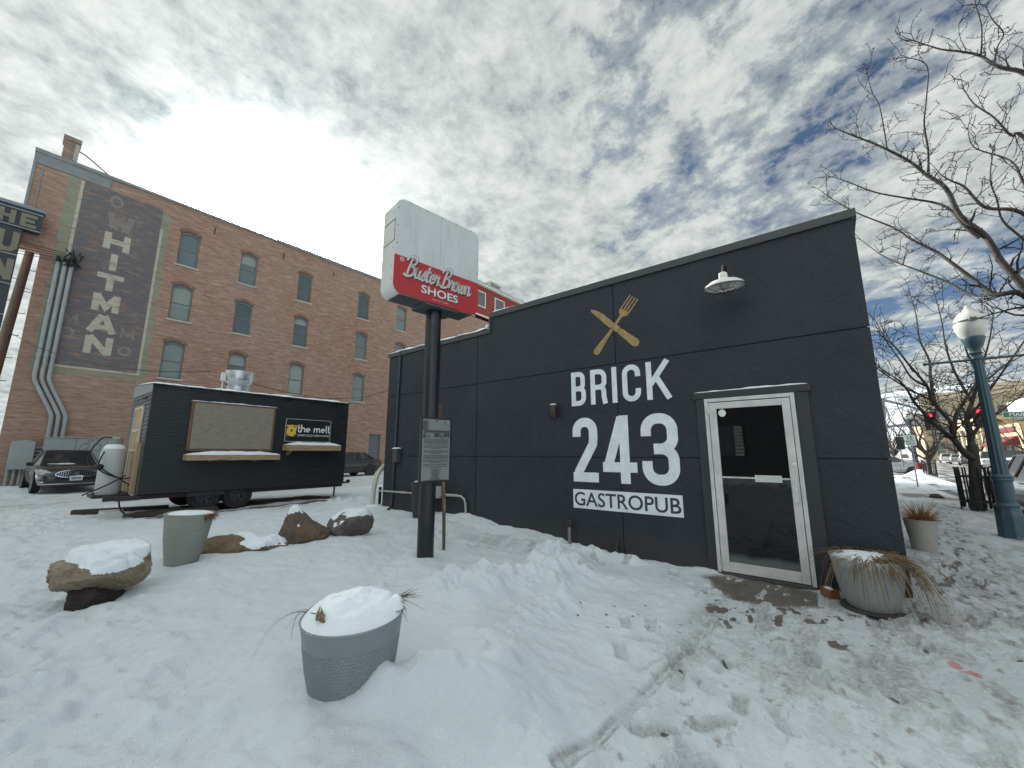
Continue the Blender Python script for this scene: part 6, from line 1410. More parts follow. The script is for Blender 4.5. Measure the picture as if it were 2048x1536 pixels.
def limb_tree(label, loc, trunk, trunk_r, limbs, rr, dens=2.6, tw=(.35, .9), name='street_tree', depth=1, spur=.07, tn=7, gn=3, spur_len=.03, group=None, nside=3):
    """limbs: list of (points, r0, r1); the limbs bear twigs"""
    o = thing(name, label, 'tree', loc, 0, group); q = MB(loc); q.tube(catmull(trunk, 4), [trunk_r[0] + (trunk_r[1]-trunk_r[0])*i/(4*(len(trunk)-1)) for i in range(4*(len(trunk)-1)+1)], 14, True); q.build('trunk', BARK, o, smooth=50)
    lb = MB(loc); tw_ = MB(loc)
    for P, r0, r1 in limbs:
        C = catmull([Vector(p) + Vector((rr.gauss(0, .012), rr.gauss(0, .012), rr.gauss(0, .012))) for p in P], 5); n = len(C)
        R = [r0 + (r1-r0)*(i/(n-1))**.8 for i in range(n)]; lb.tube(C, R, tn, False); tot = sum((b_-a).length for a, b_ in zip(C, C[1:]))
        for j in range(int(tot*dens)):
            i = min(n-2, int(n*(.12 + .88*rr.random()))); d = (C[i+1]-C[i]).normalized(); a = Vector((rr.gauss(0, 1), rr.gauss(0, 1), rr.gauss(0, .9) + .25)); a = (a - d*a.dot(d)).normalized()
            twigs(tw_, C[i], d*rr.uniform(.35, 1.0) + a, rr.uniform(*tw)*(1 - .35*i/n), max(R[i]*.42, .005), rr, depth, nside, spur, gn, .25, spur_len)
        for j in range(2): twigs(tw_, C[-1], (C[-1]-C[-2]) + Vector((rr.gauss(0, .25), rr.gauss(0, .25), rr.gauss(0, .25)))*(C[-1]-C[-2]).length, rr.uniform(*tw)*.7, r1, rr, depth, 2, spur, gn, .25, spur_len)
        if spur:
            for i in range(n//3, n, 1):
                a = Vector((rr.gauss(0, 1), rr.gauss(0, 1), rr.gauss(0, 1))).normalized(); tw_.tube([C[i], C[i] + a*(R[i] + spur_len*rr.uniform(.4, 1.3))], [R[i]*.35 + .002, .002], 3, False)
    lb.build('limbs', BARK, o, smooth=60); tw_.build('twigs', TWIG, o, fix=False)
    return o
A1 = [(8.90,-2.75,2.1),(8.72,-2.52,3.0),(8.55,-2.32,3.76),(8.57,-2.18,4.23),(8.63,-2.09,4.68),(8.62,-1.9,5.09),(8.68,-1.81,5.59),(8.7,-1.67,5.96),(8.7,-1.5,6.26),(8.64,-1.25,6.58),(8.62,-1.06,6.87),(8.56,-.82,7.05),(8.54,-.62,7.27)]
LIMA = [(A1, .070, .010), ([(8.66,-1.25,6.6),(8.66,-1.26,7.07),(8.65,-1.24,7.47),(8.62,-1.21,7.77),(8.6,-1.17,8.16)], .014, .006),
 ([(8.70,-1.69,5.95),(8.71,-1.73,6.37),(8.64,-1.75,6.78),(8.59,-1.78,7.19),(8.56,-1.84,7.74),(8.32,-1.63,7.85)], .022, .006),
 ([(8.62,-2.07,4.66),(8.65,-1.93,4.93),(8.8,-1.85,5.3),(8.93,-1.73,5.54),(8.88,-1.4,5.75),(8.82,-1.04,5.97),(8.8,-.75,6.29),(8.88,-.57,6.5)], .034, .007),
 ([(8.92,-2.78,2.3),(8.74,-2.58,3.1),(8.61,-2.32,3.68),(8.68,-2.08,3.78),(8.84,-1.96,4.1),(8.94,-1.76,4.49),(9.11,-1.66,4.81),(9.17,-1.41,5.1),(9.32,-1.28,5.46),(9.18,-.78,5.88),(9.15,-.43,6.34)], .060, .008),
 ([(8.80,-2.75,3.2),(8.45,-2.6,4.2),(8.29,-2.4,4.77),(8.06,-2.02,4.88),(7.99,-1.86,5.22),(7.95,-1.73,5.38),(7.95,-1.65,5.5)], .048, .007),
 ([(8.9,-2.9,3.4),(8.5,-2.95,5.0),(8.2,-2.8,6.3),(8.08,-2.62,6.67),(8.04,-2.46,6.83),(8.05,-2.36,6.95),(8.08,-2.29,7.24),(8.02,-2.1,7.42),(7.94,-1.9,7.53),(7.8,-1.61,7.72)], .055, .007),
 ([(8.08,-2.29,7.24),(8.08,-2.34,7.61),(8.05,-2.37,8.1),(8.03,-2.39,8.42)], .014, .006), ([(8.05,-2.36,6.95),(8.06,-2.47,7.2),(8.09,-2.54,7.42),(7.97,-2.44,7.61),(7.9,-2.38,7.83)], .014, .006),
 ([(8.75,-2.85,4.0),(8.5,-2.75,5.2),(8.46,-2.61,5.98),(8.46,-2.49,6.06),(8.46,-2.37,6.41),(8.46,-2.24,6.74),(8.48,-2.15,6.98)], .036, .006),
 ([(8.6,-2.68,4.6),(8.52,-2.53,5.3),(8.62,-2.49,5.62),(8.69,-2.42,5.87),(8.64,-2.19,6.1),(8.74,-2.16,6.54)], .026, .006),
 ([(8.68,-2.08,3.78),(8.9,-1.88,3.92),(9.15,-1.71,4.24),(9.3,-1.42,4.6),(9.43,-1.1,4.99),(9.59,-.82,5.5)], .030, .006),
 ([(8.45,-2.45,4.1),(8.4,-2.38,4.41),(8.2,-2.2,4.69),(8.09,-2.15,4.96),(7.96,-2.07,5.23),(7.99,-2.17,5.65)], .024, .006),
 ([(9.0,-2.9,3.0),(9.6,-3.3,4.6),(10.0,-3.5,6.0),(10.2,-3.6,7.2)], .06, .01), ([(9.0,-2.9,3.2),(9.1,-3.5,4.8),(9.0,-4.1,6.2),(8.9,-4.5,7.4)], .055, .01)]
LIMA = [(P, r0*.82, r1*.9) for P, r0, r1 in LIMA]
limb_tree('big bare tree at the right edge whose spurred branches reach over the dark building', (9.0, -2.9, 0), [(9.02,-2.92,-.2),(9.0,-2.9,.6),(8.96,-2.85,1.6),(8.90,-2.78,2.5),(8.86,-2.78,3.6)], (.17, .075), LIMA, random.Random(41), 5.6, (.22, .66), depth=1, spur=.042, spur_len=.030, nside=2)
LIMB = [([(16.03,-2.86,1.36),(15.69,-2.65,1.6),(15.38,-2.49,1.84),(15.04,-2.29,2.05),(14.64,-2.0,2.39),(14.24,-1.72,2.72),(13.94,-1.57,3.22),(13.52,-1.26,3.51)], .115, .014),
 ([(15.56,-2.55,1.76),(15.41,-2.49,2.11),(15.29,-2.48,2.32),(14.96,-2.2,2.84),(14.75,-2.07,3.28),(14.41,-1.78,3.79),(14.11,-1.55,4.23),(13.78,-1.27,4.54)], .085, .012),
 ([(16.05,-2.89,1.6),(16.2,-2.93,2.13),(16.35,-2.98,2.45),(16.61,-3.15,2.93),(16.96,-3.45,3.68),(17.04,-3.41,4.03),(17.1,-3.34,4.64),(17.3,-3.45,5.59)], .105, .014),
 ([(15.50,-2.50,1.95),(15.47,-2.62,2.5),(15.48,-2.83,2.85),(15.58,-3.15,3.37),(15.69,-3.48,4.37),(15.73,-3.72,5.22)], .07, .012),
 ([(16.07,-2.92,1.86),(16.02,-3.09,2.25),(16.06,-3.36,2.44),(16.08,-3.61,2.69),(16.14,-3.92,2.99)], .06, .012), ([(16.58,-3.14,2.95),(16.55,-3.34,3.35),(16.49,-3.61,3.61),(16.37,-3.83,3.81),(16.46,-4.32,4.12)], .045, .01),
 ([(15.0,-2.21,2.80),(15.28,-2.26,3.45),(15.54,-2.33,4.04),(15.68,-2.24,4.66),(15.9,-2.27,5.46),(16.12,-2.29,6.13)], .05, .01), ([(16.55,-3.14,2.93),(16.63,-3.05,3.41),(16.69,-2.94,3.95),(16.81,-2.9,4.65),(17.03,-2.98,5.46),(17.18,-2.97,6.46)], .055, .01),
 ([(14.78,-2.08,3.25),(14.86,-1.86,3.51),(14.94,-1.69,4.03),(15.06,-1.55,4.5),(15.11,-1.34,5.29)], .04, .009), ([(14.95,-2.2,2.82),(14.6,-1.6,3.3),(14.4,-1.1,3.9),(14.3,-.7,4.6)], .035, .009), ([(16.3,-2.98,2.40),(15.9,-3.6,3.5),(15.6,-4.2,4.6),(15.4,-4.6,5.5)], .045, .009)]
LIMB = [(P, r0*.80, r1*.9) for P, r0, r1 in LIMB]; 
limb_tree('bare forked tree inside a black tree guard beside the teal lamp post', (15.95, -2.75, 0), [(15.94,-2.74,-.3),(15.98,-2.80,.4),(16.02,-2.85,.9),(16.05,-2.89,1.4),(16.05,-2.89,1.72)], (.140, .105), LIMB, random.Random(17), 5.2, (.5, 1.25), depth=1, spur=.12, spur_len=.05, tn=8, nside=3)
def simple_tree(label, loc, h, spread, seed, name='street_tree', group=None, twig_mat=None, lean=0):
    rr = random.Random(seed); x, y = loc; z = 0; fork = h*.24; limbs = []
    for k in range(9):
        a = rr.uniform(0, 2*PI) if k > 3 else k*PI/2 + rr.uniform(-.4, .4); e = rr.uniform(.45, 1.0)*spread; hh = h*rr.uniform(.70, 1.0); p = Vector((x, y, fork*rr.uniform(.8, 1.2))); P = [p]
        for i in range(1, 6): s_ = i/5; P.append(Vector((x + math.cos(a)*e*s_**.8 + rr.gauss(0, .08), y + math.sin(a)*e*s_**.8 + rr.gauss(0, .08), p.z + (hh-p.z)*s_)))
        limbs.append((P, h*.014, h*.003))
    return limb_tree(label, (x, y, z), [(x, y, -.2), (x+.02, y, fork*.5), (x, y+.02, fork), (x, y, fork*1.35)], (h*.024, h*.014), limbs, rr, 2.2, (h*.09, h*.22), name, 1, 0, 5, 3, .03, group, 3)
simple_tree('small bare tree in its own guard on the street corner, behind the parking sign', (35.2, -4.45), 5.2, 2.3, 5)

# tree guards
GRD = mat('guard_black', (.012, .013, .016), .5)
def guard(label, loc, r=.29, h=1.12, seed=1):
    o = thing('tree_guard', label, 'tree guard', (*loc, 0), .2)
    q = MB()
    for z in (.28, .92): q.tube([(r*math.cos(k*PI/16), r*math.sin(k*PI/16), z) for k in range(33)], .022, 8, False)
    q.build('hoops', GRD, o, smooth=True)
    q = MB()
    for k in range(14):
        a = k*2*PI/14; c_, s_ = math.cos(a), math.sin(a); q.tube([(r*c_, r*s_, .12 if k % 3 else -.1), (r*c_*1.01, r*s_*1.01, .6), (r*c_*1.04, r*s_*1.04, h), (r*c_*1.12, r*s_*1.12, h+.03)], .018, 6)
    q.build('bars', GRD, o, smooth=True); return o
g1 = guard('black iron guard round the forked tree beside the teal lamp post', (15.96, -2.78)); guard('black iron guard round the small tree on the far street corner', (35.2, -4.45))
q = MB(); q.box((-.12, -.16, .45), (.14, .16, .88)); q.box((-.06, -.10, -.1), (.05, .08, .452)); q.box((-.14, -.17, .878), (.16, .17, .91))
o = q.build('newspaper_box', GRD, bevel=.01, loc=(16.05, -3.16, .02)); tag(o, 'small black box on a post fixed beside the tree guard near the kerb', 'box')

# teal lamp posts
m, t, b, oc = shader('teal_paint'); n = t.noise(oc, 6, 4)
t.put(b.inputs['Base Color'], t.mix(n, (.035, .075, .098), (.055, .105, .130))); b.inputs['Roughness'].default_value = .42; TEAL = m
ACR = mat('acorn_globe', (.62, .62, .57), .25, var=.08, vscale=3, spec=.6)
lpz = thing('street_lamp', 'teal fluted lamp post with a white acorn globe and banner arms, nearest the camera', 'street lamp', (11.66, -2.40, -.02), 0, 'teal lamp posts along the street')
q = MB(); q.lathe([(.195, -.05), (.195, .02), (.187, .05), (.178, .42), (.155, .50), (.15, .56)], (0, 0, 0), 8, close=False); q.build('base', TEAL, lpz, bevel=.006)
q = MB(); q.lathe([(.150, .56), (.165, .585), (.150, .61), (.128, .63), (.124, 1.02)], (0, 0, 0), 24); q.lathe([(.13, 1.02), (.145, 1.04), (.135, 1.07), (.145, 1.10), (.125, 1.13), (.105, 1.15)], (0, 0, 0), 24)
n = 40; rings = []
for z, r in ((1.14, .108), (2.2, .090), (3.34, .070)):
    rings.append([q.pt(((r*(1 - .10*(k % 4 in (2, 3))))*math.cos(2*PI*k/n), (r*(1 - .10*(k % 4 in (2, 3))))*math.sin(2*PI*k/n), z)) for k in range(n)])
for a, b_ in zip(rings, rings[1:]):
    for k in range(n): q.face((a[k], a[(k+1) % n], b_[(k+1) % n], b_[k]))
q.lathe([(.075, 3.33), (.085, 3.36), (.07, 3.40), (.075, 3.44), (.10, 3.47), (.075, 3.50), (.085, 3.56), (.11, 3.60), (.145, 3.68), (.168, 3.76), (.165, 3.79), (.001, 3.79)], (0, 0, 0), 28); q.build('shaft', TEAL, lpz, smooth=35)
q = MB(); q.tube([(0, -.95, 3.345), (0, .72, 3.345)], .024, 10); q.lathe([(.035, -.01), (.035, .03), (.001, .04)], (0, .72, 3.345), 10, (0, 1, 0)); q.build('banner_arm', TEAL, lpz, smooth=40)
q = MB(); q.lathe([(.150, 3.795), (.195, 3.86), (.228, 3.97), (.236, 4.06), (.230, 4.10)], (0, 0, 0), 36); q.lathe([(.230, 4.125), (.205, 4.20), (.15, 4.28), (.09, 4.33), (.06, 4.37), (.04, 4.39), (.03, 4.44), (.001, 4.46)], (0, 0, 0), 36); q.build('globe', ACR, lpz, smooth=35)
q = MB(); q.lathe([(.230, 4.10), (.243, 4.10), (.243, 4.125), (.230, 4.125)], (0, 0, 0), 36); q.box((-.27, -.05, 4.08), (-.238, .05, 4.15)); q.build('band', mat('band_grey', (.16, .17, .16), .5), lpz, smooth=35)
l2 = copy_tree(lpz); l2.location = (36.9, -4.12, -.05); l2['label'] = 'teal lamp post with acorn globe on the far corner behind the parking sign'

# parking sign, bin, kerb-side stone
pk = thing('parking_sign', 'white parking sign with green lettering on a thin post', 'sign', (26.3, -2.85, 0))
q = MB(); q.tube([(0, 0, -.1), (0, 0, 2.42)], .028, 8); q.build('post', mat('galvanised_post', (.20, .21, .23), .5, metal=.4), pk, smooth=40)
FQ = lambda u, v, w: (-.035 - w, -u, v)
q = MB(); q.prism([(-.19, 1.88), (.19, 1.88), (.19, 2.36), (-.19, 2.36)], FQ, -.004, .004); pn_ = q.build('panel', mat('sign_white_sheet', (.62, .66, .62), .5, var=.04), pk)
GRN = mat('sign_green', (.02, .13, .06), .5)
q = MB(); put_text(q, '15', lambda u, v, w: FQ(-.09+u*.18, 2.15+v*.16, .006), offset=.02); put_text(q, 'MINUTE', lambda u, v, w: FQ(-.14+u*.28, 2.04+v*.07, .006), offset=.015); put_text(q, 'PARKING', lambda u, v, w: FQ(-.15+u*.30, 1.93+v*.07, .006), offset=.015); q.build('lettering', GRN, pn_)
tb = thing('litter_bin', 'red slatted litter bin beside the small tree on the far corner', 'bin', (36.4, -4.25, -.05)); RB = mat('bin_red', (.17, .016, .016), .5, var=.2)
q = MB()
for k in range(24): a = 2*PI*k/24; q.obox((.30*math.cos(a), .30*math.sin(a), .50), (math.cos(a), math.sin(a), 0), (-math.sin(a), math.cos(a), 0), (0, 0, 1), .012, .028, .44)
q.build('slats', RB, tb); q = MB(); q.lathe([(.27, .05), (.27, .9), (.001, .9)], (0, 0, 0), 24); q.build('liner', mat('bin_liner', (.03, .012, .012), .7), tb); q = MB(); q.lathe([(.31, .92), (.33, .95), (.31, .98), (.2, .99)], (0, 0, 0), 24); q.build('rim', RB, tb, smooth=40)
rock('small dark stone on the street pavement', (20.2, -2.62, .03), (.52, .34, .22), .2, 51, DKR, None, 1.3, 0, None)

# traffic signals on their mast arm, with its signs
MST = mat('mast_grey', (.20, .22, .24), .45, metal=.3); SIG = mat('signal_black', (.012, .012, .013), .5)
ma = thing('signal_mast', 'grey mast arm reaching over the cross street from the hidden corner', 'mast arm', (38.0, -2.4, 0)); Om = (38.0, -2.4, 0)
q = MB(Om); q.tube([(38, -2.4, -.1), (38, -2.4, 3.5)], .13, 14); q.build('pole', MST, ma, smooth=40); q = MB(Om); q.tube([(38, -2.4, 3.25), (37.6, -6.0, 3.72), (37.2, -11.5, 4.12)], [.085, .07, .05], 12); q.build('arm', MST, ma, smooth=40)
RLIT = mat('red_lamp_lit', (.5, .01, .02), .4, var=0, emit=(1.0, .03, .06), estr=2.2); LOFF = mat('lamp_off', (.05, .035, .02), .4)
def signal(label, x, y, z, lit=True, face=-1, group='traffic signals over the junction'):
    o = thing('traffic_signal', label, 'traffic signal', (x, y, z), 0, group); q = MB(); q.box((-.02, -.30, -.60), (.02, .30, .60)); q.box((-.12, -.17, -.54), (-.021, .17, .54)); q.tube([(.03, 0, .3), (.12, 0, .3), (.14, 0, .42)], .03, 8); q.build('housing', SIG, o, bevel=.01)
    for k, zz in enumerate((.36, 0, -.36)):
        q = MB(); q.lathe([(.001, .03), (.08, .025), (.13, .0)], (-.125, 0, zz), 20, (-1, 0, 0)); q.build('lamp', RLIT if (lit and k == 0) else LOFF, o, smooth=40)
        q = MB(); R1 = [q.pt((-.12, .15*math.cos(a), zz+.15*math.sin(a))) for a in [i*PI/10 for i in range(11)]]; R2 = [q.pt((-.30, .15*math.cos(a), zz+.15*math.sin(a))) for a in [i*PI/10 for i in range(11)]]
        for i in range(10): q.face((R1[i], R1[i+1], R2[i+1], R2[i]))
        v_ = q.build('visor', SIG, o, fix=False); v_.modifiers.new('t', 'SOLIDIFY').thickness = .01
    return o
signal('traffic signal showing red between the no turn sign and the tree trunk', 36.95, -5.11, 3.58); signal('traffic signal showing red just left of the teal lamp post', 37.3, -7.29, 3.72)
sg3 = signal('dark traffic signal seen from behind at the edge of the dark building', 37.3, -3.55, 2.2, False); sg3.rotation_euler = (0, 0, PI*.9); sg3.scale = (.7, .7, .7)
q = MB((37.3, -3.55, 2.2)); q.tube([(37.45, -3.5, -.1), (37.45, -3.5, 2.4)], .06, 10); q.build('post', MST, sg3, smooth=40).rotation_euler = (0, 0, -PI*.9)
nl = thing('no_turn_sign', 'white square sign with a red ring hung on the mast arm', 'sign', (37.2, -4.42, 3.66)); FN2 = lambda u, v, w: (-w, -u, v)
q = MB(); q.prism([(-.40, -.40), (.40, -.40), (.40, .40), (-.40, .40)], FN2, -.01, .01); q.build('panel', mat('sign_white_sheet', (0, 0, 0)), nl)
q = MB(); q.ribbon([(.33*math.cos(k*PI/16), .33*math.sin(k*PI/16)) for k in range(32)], .065, FN2, .0, .016, True); q.ribbon([(-.22, .22), (.22, -.22)], .06, FN2, .0, .0175); q.build('ring', mat('sign_red', (.42, .02, .03), .5), nl)
q = MB(); q.ribbon([(.10, -.22), (.10, .03), (-.12, .03)], .07, FN2, 0, .0145); q.prism([(-.10, .13), (-.10, -.07), (-.24, .03)], FN2, 0, .0142); q.build('arrow', SIG, nl)
mn = thing('street_name_sign', 'green street name sign with white letters hung on the mast arm', 'sign', (37.15, -8.85, 3.80))
q = MB(); q.prism([(-.66, -.17), (.95, -.17), (.95, .17), (-.66, .17)], FN2, -.01, .01); q.build('panel', mat('street_green', (.008, .16, .085), .4, var=.05), mn)
q = MB(); put_text(q, 'MAIN ST', lambda u, v, w: FN2(-.40+u*1.15, -.095+v*.19, .013), offset=.012)
for a_, b_ in (((-.66, .15), (.95, .17)), ((-.66, -.17), (.95, -.15)), ((-.66, -.149), (-.64, .149))): q.prism([a_, (b_[0], a_[1]), b_, (a_[0], b_[1])], FN2, .0, .012)
q.build('lettering', WHT, mn)
fm = thing('signal_mast', 'long grey mast arm higher up, left of the distant tan building', 'mast arm', (37.0, -3.0, 0)); q = MB((37.0, -3.0, 0)); q.tube([(36.9, -3.0, 5.12), (44, -5.0, 5.22), (51.3, -6.7, 5.30)], [.10, .09, .07], 10); q.tube([(36.9, -2.6, -.1), (36.9, -3.0, 5.12)], .10, 10); q.build('arm', MST, fm, smooth=40)

# ------------------------------------------------------------------ the rest of the street
car('silver hatchback crossing the side street, its nose beside the parking sign', (41.6, -3.05, -.12), -PI/2, 4.3, 1.74, 1.48, 'hatch', P_SIL)
car('taupe estate car parked at the kerb behind the teal lamp post', (16.75, -4.50, -.12), 0, 4.9, 1.9, 1.62, 'suv', P_TAN)
for lab, x, y, rz, L, H, st, pt in (('white estate car in the far kerb row, left of the silver one', 109, -16.2, -.10, 4.6, 1.65, 'suv', P_WHT), ('silver hatchback in the far kerb row, seen from behind', 95.5, -15.4, -.12, 4.3, 1.5, 'hatch', P_SIL), ('grey saloon in the far kerb row, right of the silver hatchback', 85, -14.7, -.14, 4.6, 1.5, 'sedan', P_GRY),
    ('maroon estate car in the far kerb row beside the white pickup', 74.6, -13.9, -.12, 4.8, 1.75, 'suv', P_RED), ('white pickup truck in the far kerb row', 66.5, -13.2, -.16, 5.8, 1.9, 'pickup', P_WHT), ('dark pickup with a snowy bed behind the teal lamp post', 53.2, -11.7, -.10, 5.8, 1.9, 'pickup', P_BLK),
    ('black car far down the street beyond the small tree', 160, -20.5, -.1, 4.7, 1.75, 'suv', P_BLK), ('dark car far down the street at the edge of the dark building', 185, -18.2, -.1, 4.6, 1.5, 'sedan', P_GRY)):
    cc = car(lab, (x, y, -.12), rz, L, 1.85, H, st, pt, 'cars parked along the far kerb', detail=x < 120)
    if 'snowy bed' in lab:
        q = MB(); snow_strip(q, lambda u, w, z: (u, w, z), -2.7, -.6, -.75, .75, 1.13, .16, 20, 30); q.build('snow', SNOWM, cc, smooth=True)
# tan four storey block across the junction (faces this way, in shade)
TANB = mat('tan_stone', (.34, .285, .205), .8, var=.12, vscale=.6, bump=.1, bscale=3); TANT = mat('tan_trim', (.42, .365, .275), .8, var=.1)
p0 = Vector((120.5, -15.6, 0)); p1 = Vector((108, -50, 0)); ux = (p1-p0).normalized(); nx = Vector((ux.y, -ux.x, 0)); nx = nx if nx.x < 0 else -nx; Lb = (p1-p0).length
tbz = thing('stone_block', 'tan stone block with rows of windows and a moulded cornice beyond the junction', 'building', p0)
FB2 = lambda u, v, w: tuple(ux*u + nx*w + Vector((0, 0, v)))
holes = []; wk = 0
for row, (z0, z1) in enumerate(((1.2, 3.4), (5.0, 7.0), (8.4, 10.6))):
    u = 1.3
    while u < Lb-2:
        for j in range(2): holes.append((u, u+1.15, z0, z1)); u += 1.4
        u += 1.0
q = MB(); wall_with_holes(q, 0, Lb, -.3, 12.6, holes, lambda a, z: FB2(a, z, 0))
q.poly([FB2(0, -.3, 0), FB2(0, 12.6, 0), FB2(0, 12.6, -18), FB2(0, -.3, -18)]); q.poly([FB2(0, 12.6, 0), FB2(Lb, 12.6, 0), FB2(Lb, 12.6, -18), FB2(0, 12.6, -18)]); q.build('wall', TANB, tbz, fix=False)
q = MB()
for z0, z1, w in ((12.6, 12.9, .35), (12.9, 13.3, .7), (13.3, 13.9, .3), (11.5, 11.65, .15), (7.6, 7.9, .15), (4.1, 4.5, .2)): q.prism([(-w, z0), (Lb, z0), (Lb, z1), (-w, z1)], FB2, -18.2, w)
for k in range(10): q.prism([(1.2+k*3.7, 11.75), (2.0+k*3.7, 11.75), (2.0+k*3.7, 12.45), (1.2+k*3.7, 12.45)], FB2, 0, .1)
q.prism([(10, 13.9), (20, 13.9), (20, 15.2), (10, 15.2)], FB2, -8, -2); q.prism([(22, 13.9), (26, 13.9), (26, 15.8), (22, 15.8)], FB2, -8, -3); q.build('cornice', TANT, tbz)
for k, h in enumerate(holes[:]):
    q = MB(); q.prism([(h[0], h[2]), (h[1], h[2]), (h[1], h[3]), (h[0], h[3])], FB2, -.25, -.2); wo = q.build('window', PANE[[1, 0, 2][k % 3]], tbz)
    q = MB(); zc = (h[2]+h[3])/2; q.prism([(h[0], zc-.05), (h[1], zc-.05), (h[1], zc+.05), (h[0], zc+.05)], FB2, -.2, -.14); q.build('sash', TANT, wo)
# cream columned bank and its neighbours (fronts face the sun)
CRB = mat('cream_stone', (.50, .42, .28), .8, var=.1, vscale=.8); CRT = mat('cream_trim', (.58, .50, .36), .75, var=.06)
bkz = thing('columned_bank', 'cream columned bank front catching the sun across the street', 'building', (99.5, -18.2, 0)); Ob2 = (99.5, -18.2, 0)
q = MB(Ob2); q.box((89.5, -32, -.2), (110, -18.9, 6.4)); q.box((89.3, -18.898, 5.5), (110.2, -18.0, 6.4)); q.box((89.0, -32.2, 6.402), (110.5, -17.7, 7.3)); q.build('wall', CRB, bkz)
for k in range(7):
    x = 90.3 + k*3.18; q = MB(Ob2); q.lathe([(.52, 0), (.52, .25), (.42, .35), (.36, 5.1), (.46, 5.25), (.5, 5.49)], (x, -18.4, 0), 16); q.build('column', CRT, bkz, smooth=40)
for k in range(6):
    x = 91.9 + k*3.18; q = MB(Ob2); q.box((x-.75, -18.90, .6), (x+.75, -18.86, 5.0)); wo = q.build('window', PANE[2], bkz)
aw = thing('awning_shop', 'small cream shop with a maroon sign and awning across the street', 'building', (83, -18.2, 0)); Oa2 = (83, -18.2, 0)
q = MB(Oa2); q.box((77.2, -30, -.2), (88.2, -18.25, 5.3)); q.build('wall', mat('sunny_plaster', (.55, .38, .20), .8, var=.1, vscale=1), aw)
q = MB(Oa2); q.box((79, -18.24, 4.25), (87, -18.10, 4.95)); so = q.build('sign_board', mat('maroon_board', (.13, .018, .022), .5), aw)
q = MB(Oa2); q.prism([(-18.2, 3.75), (-16.6, 2.75), (-16.6, 2.55), (-18.2, 2.6)], lambda u, v, w: (w, u, v), 78.6, 87.4); q.build('awning', mat('maroon_canvas', (.17, .018, .026), .7, var=.1), aw)
q = MB(Oa2); q.box((78.4, -18.24, .0), (87.6, -18.18, 2.5)); q.build('shopfront', mat('shopfront_dark', (.025, .022, .02), .3, var=.3), aw)
q = MB(Oa2)
for x in (78.2, 81.2, 84.3, 87.6): q.box((x, -18.17, 0), (x+.22, -18.02, 2.55))
q.build('posts', CRT, aw)
cn = thing('canopy_shop', 'white fronted shop with a deep snow edged canopy at the right edge of the street', 'building', (66, -17, 0)); Oc2 = (66, -17, 0)
q = MB(Oc2); q.box((56, -30, -.2), (71.5, -18.3, 5.4)); q.build('wall', mat('pale_plaster', (.60, .60, .57), .7, var=.08, vscale=1), cn)
q = MB(Oc2); q.box((55.8, -18.298, 5.6), (71.7, -16.3, 7.3)); q.box((55.8, -30, 5.402), (71.7, -18.3, 7.298)); q.build('canopy', mat('white_fascia', (.66, .66, .64), .5, var=.06), cn, bevel=.04); q = MB(Oc2); q.box((56, -18.2, 5.2), (71.5, -16.5, 5.598)); q.build('soffit', DARKV, cn)
q = MB(Oc2); q.box((56.5, -18.29, .4), (71, -18.25, 3.4)); q.build('shopfront', PANE[2], cn)
fo_ = thing('corner_building', 'far orange and cream building end beside the mast arms', 'building', (170, -14, 0)); q = MB((170, -14, 0)); q.box((168, -30, -.2), (190, -21.2, 11)); q.build('wall', mat('orange_plaster', (.42, .29, .18), .8, var=.1, vscale=.5), fo_); q = MB((170, -14, 0)); q.box((167.6, -30.3, 11.002), (190.4, -20.9, 12)); q.build('cornice', CRT, fo_)
for k in range(4):
    q = MB((170, -14, 0)); q.box((167.95, -23.4-k*2.2, 7), (167.99, -22.2-k*2.2, 9.8)); q.build('window', PANE[1], fo_)
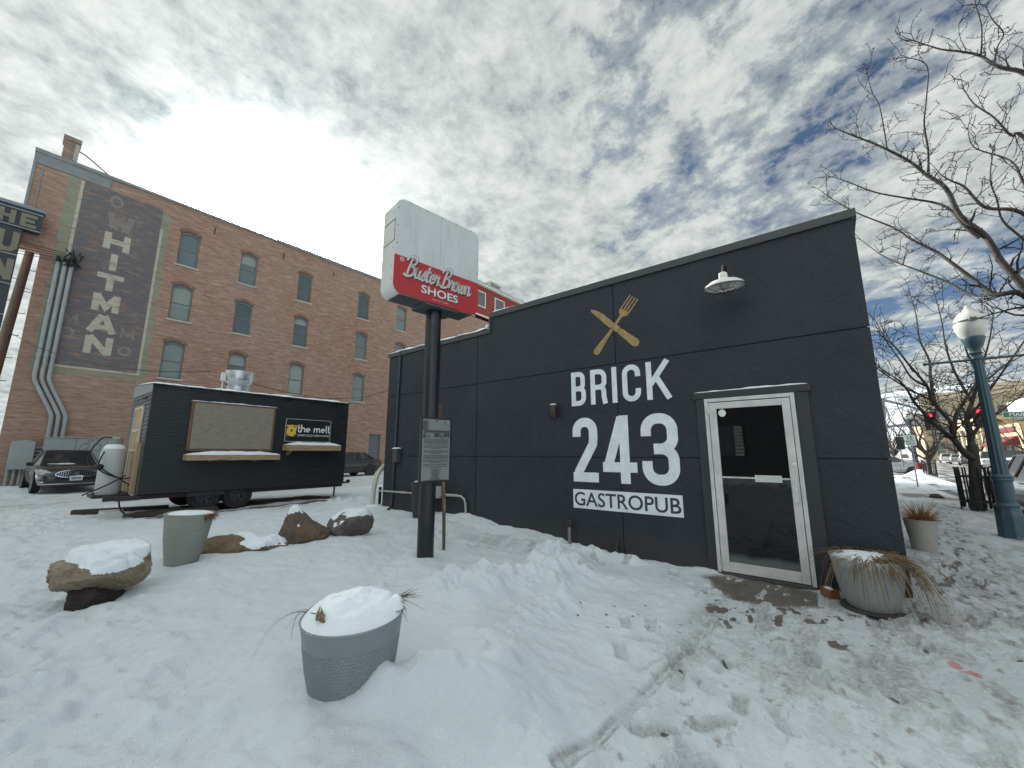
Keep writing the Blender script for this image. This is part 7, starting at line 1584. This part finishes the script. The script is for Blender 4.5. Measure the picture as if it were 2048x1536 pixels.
# twiggy trees down the street
tp = [('orange tinged bushy tree down the street beyond the parking sign', 62, -5.2, 6.2, 3.0, 61), ('bare tree in front of the awning shop on the far kerb', 70, -16.9, 6.5, 3.2, 62), ('thin bare tree in front of the bank columns', 90, -17.0, 6.5, 2.6, 63), ('dark bare tree between the far cars and the tan block', 108, -17.4, 7.5, 3.5, 64), ('pale twiggy tree against the snowy hill, left of the mast arms', 92, -4.6, 10.0, 4.2, 65), ('tall twiggy tree close to the dark building edge', 75, -4.2, 9.0, 3.4, 66), ('distant bushy tree low beside the far dark car', 130, -9.5, 9, 5.0, 67)]
for lab, x, y, h, s_, sd in tp: simple_tree(lab, (x, y), h, s_, sd, 'bare_tree', 'bare trees down the street')
ORT = mat('orange_twigs', (.16, .085, .045), .8, var=.3)
for o in list(COL.objects):
    if o.type == 'MESH' and o.name.startswith('twigs') and o.parent and o.parent.get('label', '').split(' ')[0] in ('orange', 'pale', 'distant'): o.data.materials[0] = ORT
# snowy hillside closing the street
m, t, b, oc = shader('snowy_hillside'); n = t.noise(oc, .035, 9, .72); n2 = t.noise(oc, .008, 3)
t.put(b.inputs['Base Color'], t.mix(t.ramp(t.math('ADD', n, t.math('MULTIPLY', t.math('SUBTRACT', n2, .5), .5)), [(.50, 0), (.60, 1)]), (.66, .70, .75), (.10, .11, .11))); b.inputs['Roughness'].default_value = .9
hx = np.linspace(420, 1400, 60); hy = np.linspace(-900, 500, 90); HX, HY = np.meshgrid(hx, hy, indexing='ij')
HZ = np.clip((HX-430)/520, 0, 1)**1.1*105*(1 + .35*fbm(HX*.004, HY*.004, 1.3, 4)) + 10*fbm(HX*.012, HY*.012, 1, 4)*np.clip((HX-430)/100, 0, 1) - .6
tag(grid_mesh('hills', HX, HY, HZ, m), kind='structure')

# ------------------------------------------------------------------ what the door glass looks out on, behind the camera
rs = thing('brick_shop', 'dark brick shop with white shutters across the yard, mirrored in the door glass', 'building', (-17, 5, 0)); Or = (-17, 5, 0)
q = MB(Or); q.box((-26, -7, -.2), (-16, 18, 7.5)); q.build('wall', mat('dark_brick_wall', (.028, .024, .022), .85, var=.2, vscale=2), rs)
q = MB(Or); q.box((-26.3, -7.3, 7.502), (-15.7, 18.3, 8.1)); q.build('roof', mat('dark_roof', (.02, .02, .02), .8), rs)
for k in range(5):
    y = -4.5 + k*4.6; q = MB(Or); q.box((-15.99, y, 1.4), (-15.94, y+1.4, 3.2)); wo = q.build('window', PANE[2], rs)
    for s_ in (y-.5, y+1.42):
        q = MB(Or)
        for j in range(9): q.box((-15.99, s_, 1.4+j*.2), (-15.93, s_+.46, 1.56+j*.2))
        q.build('shutter', WTR, wo)
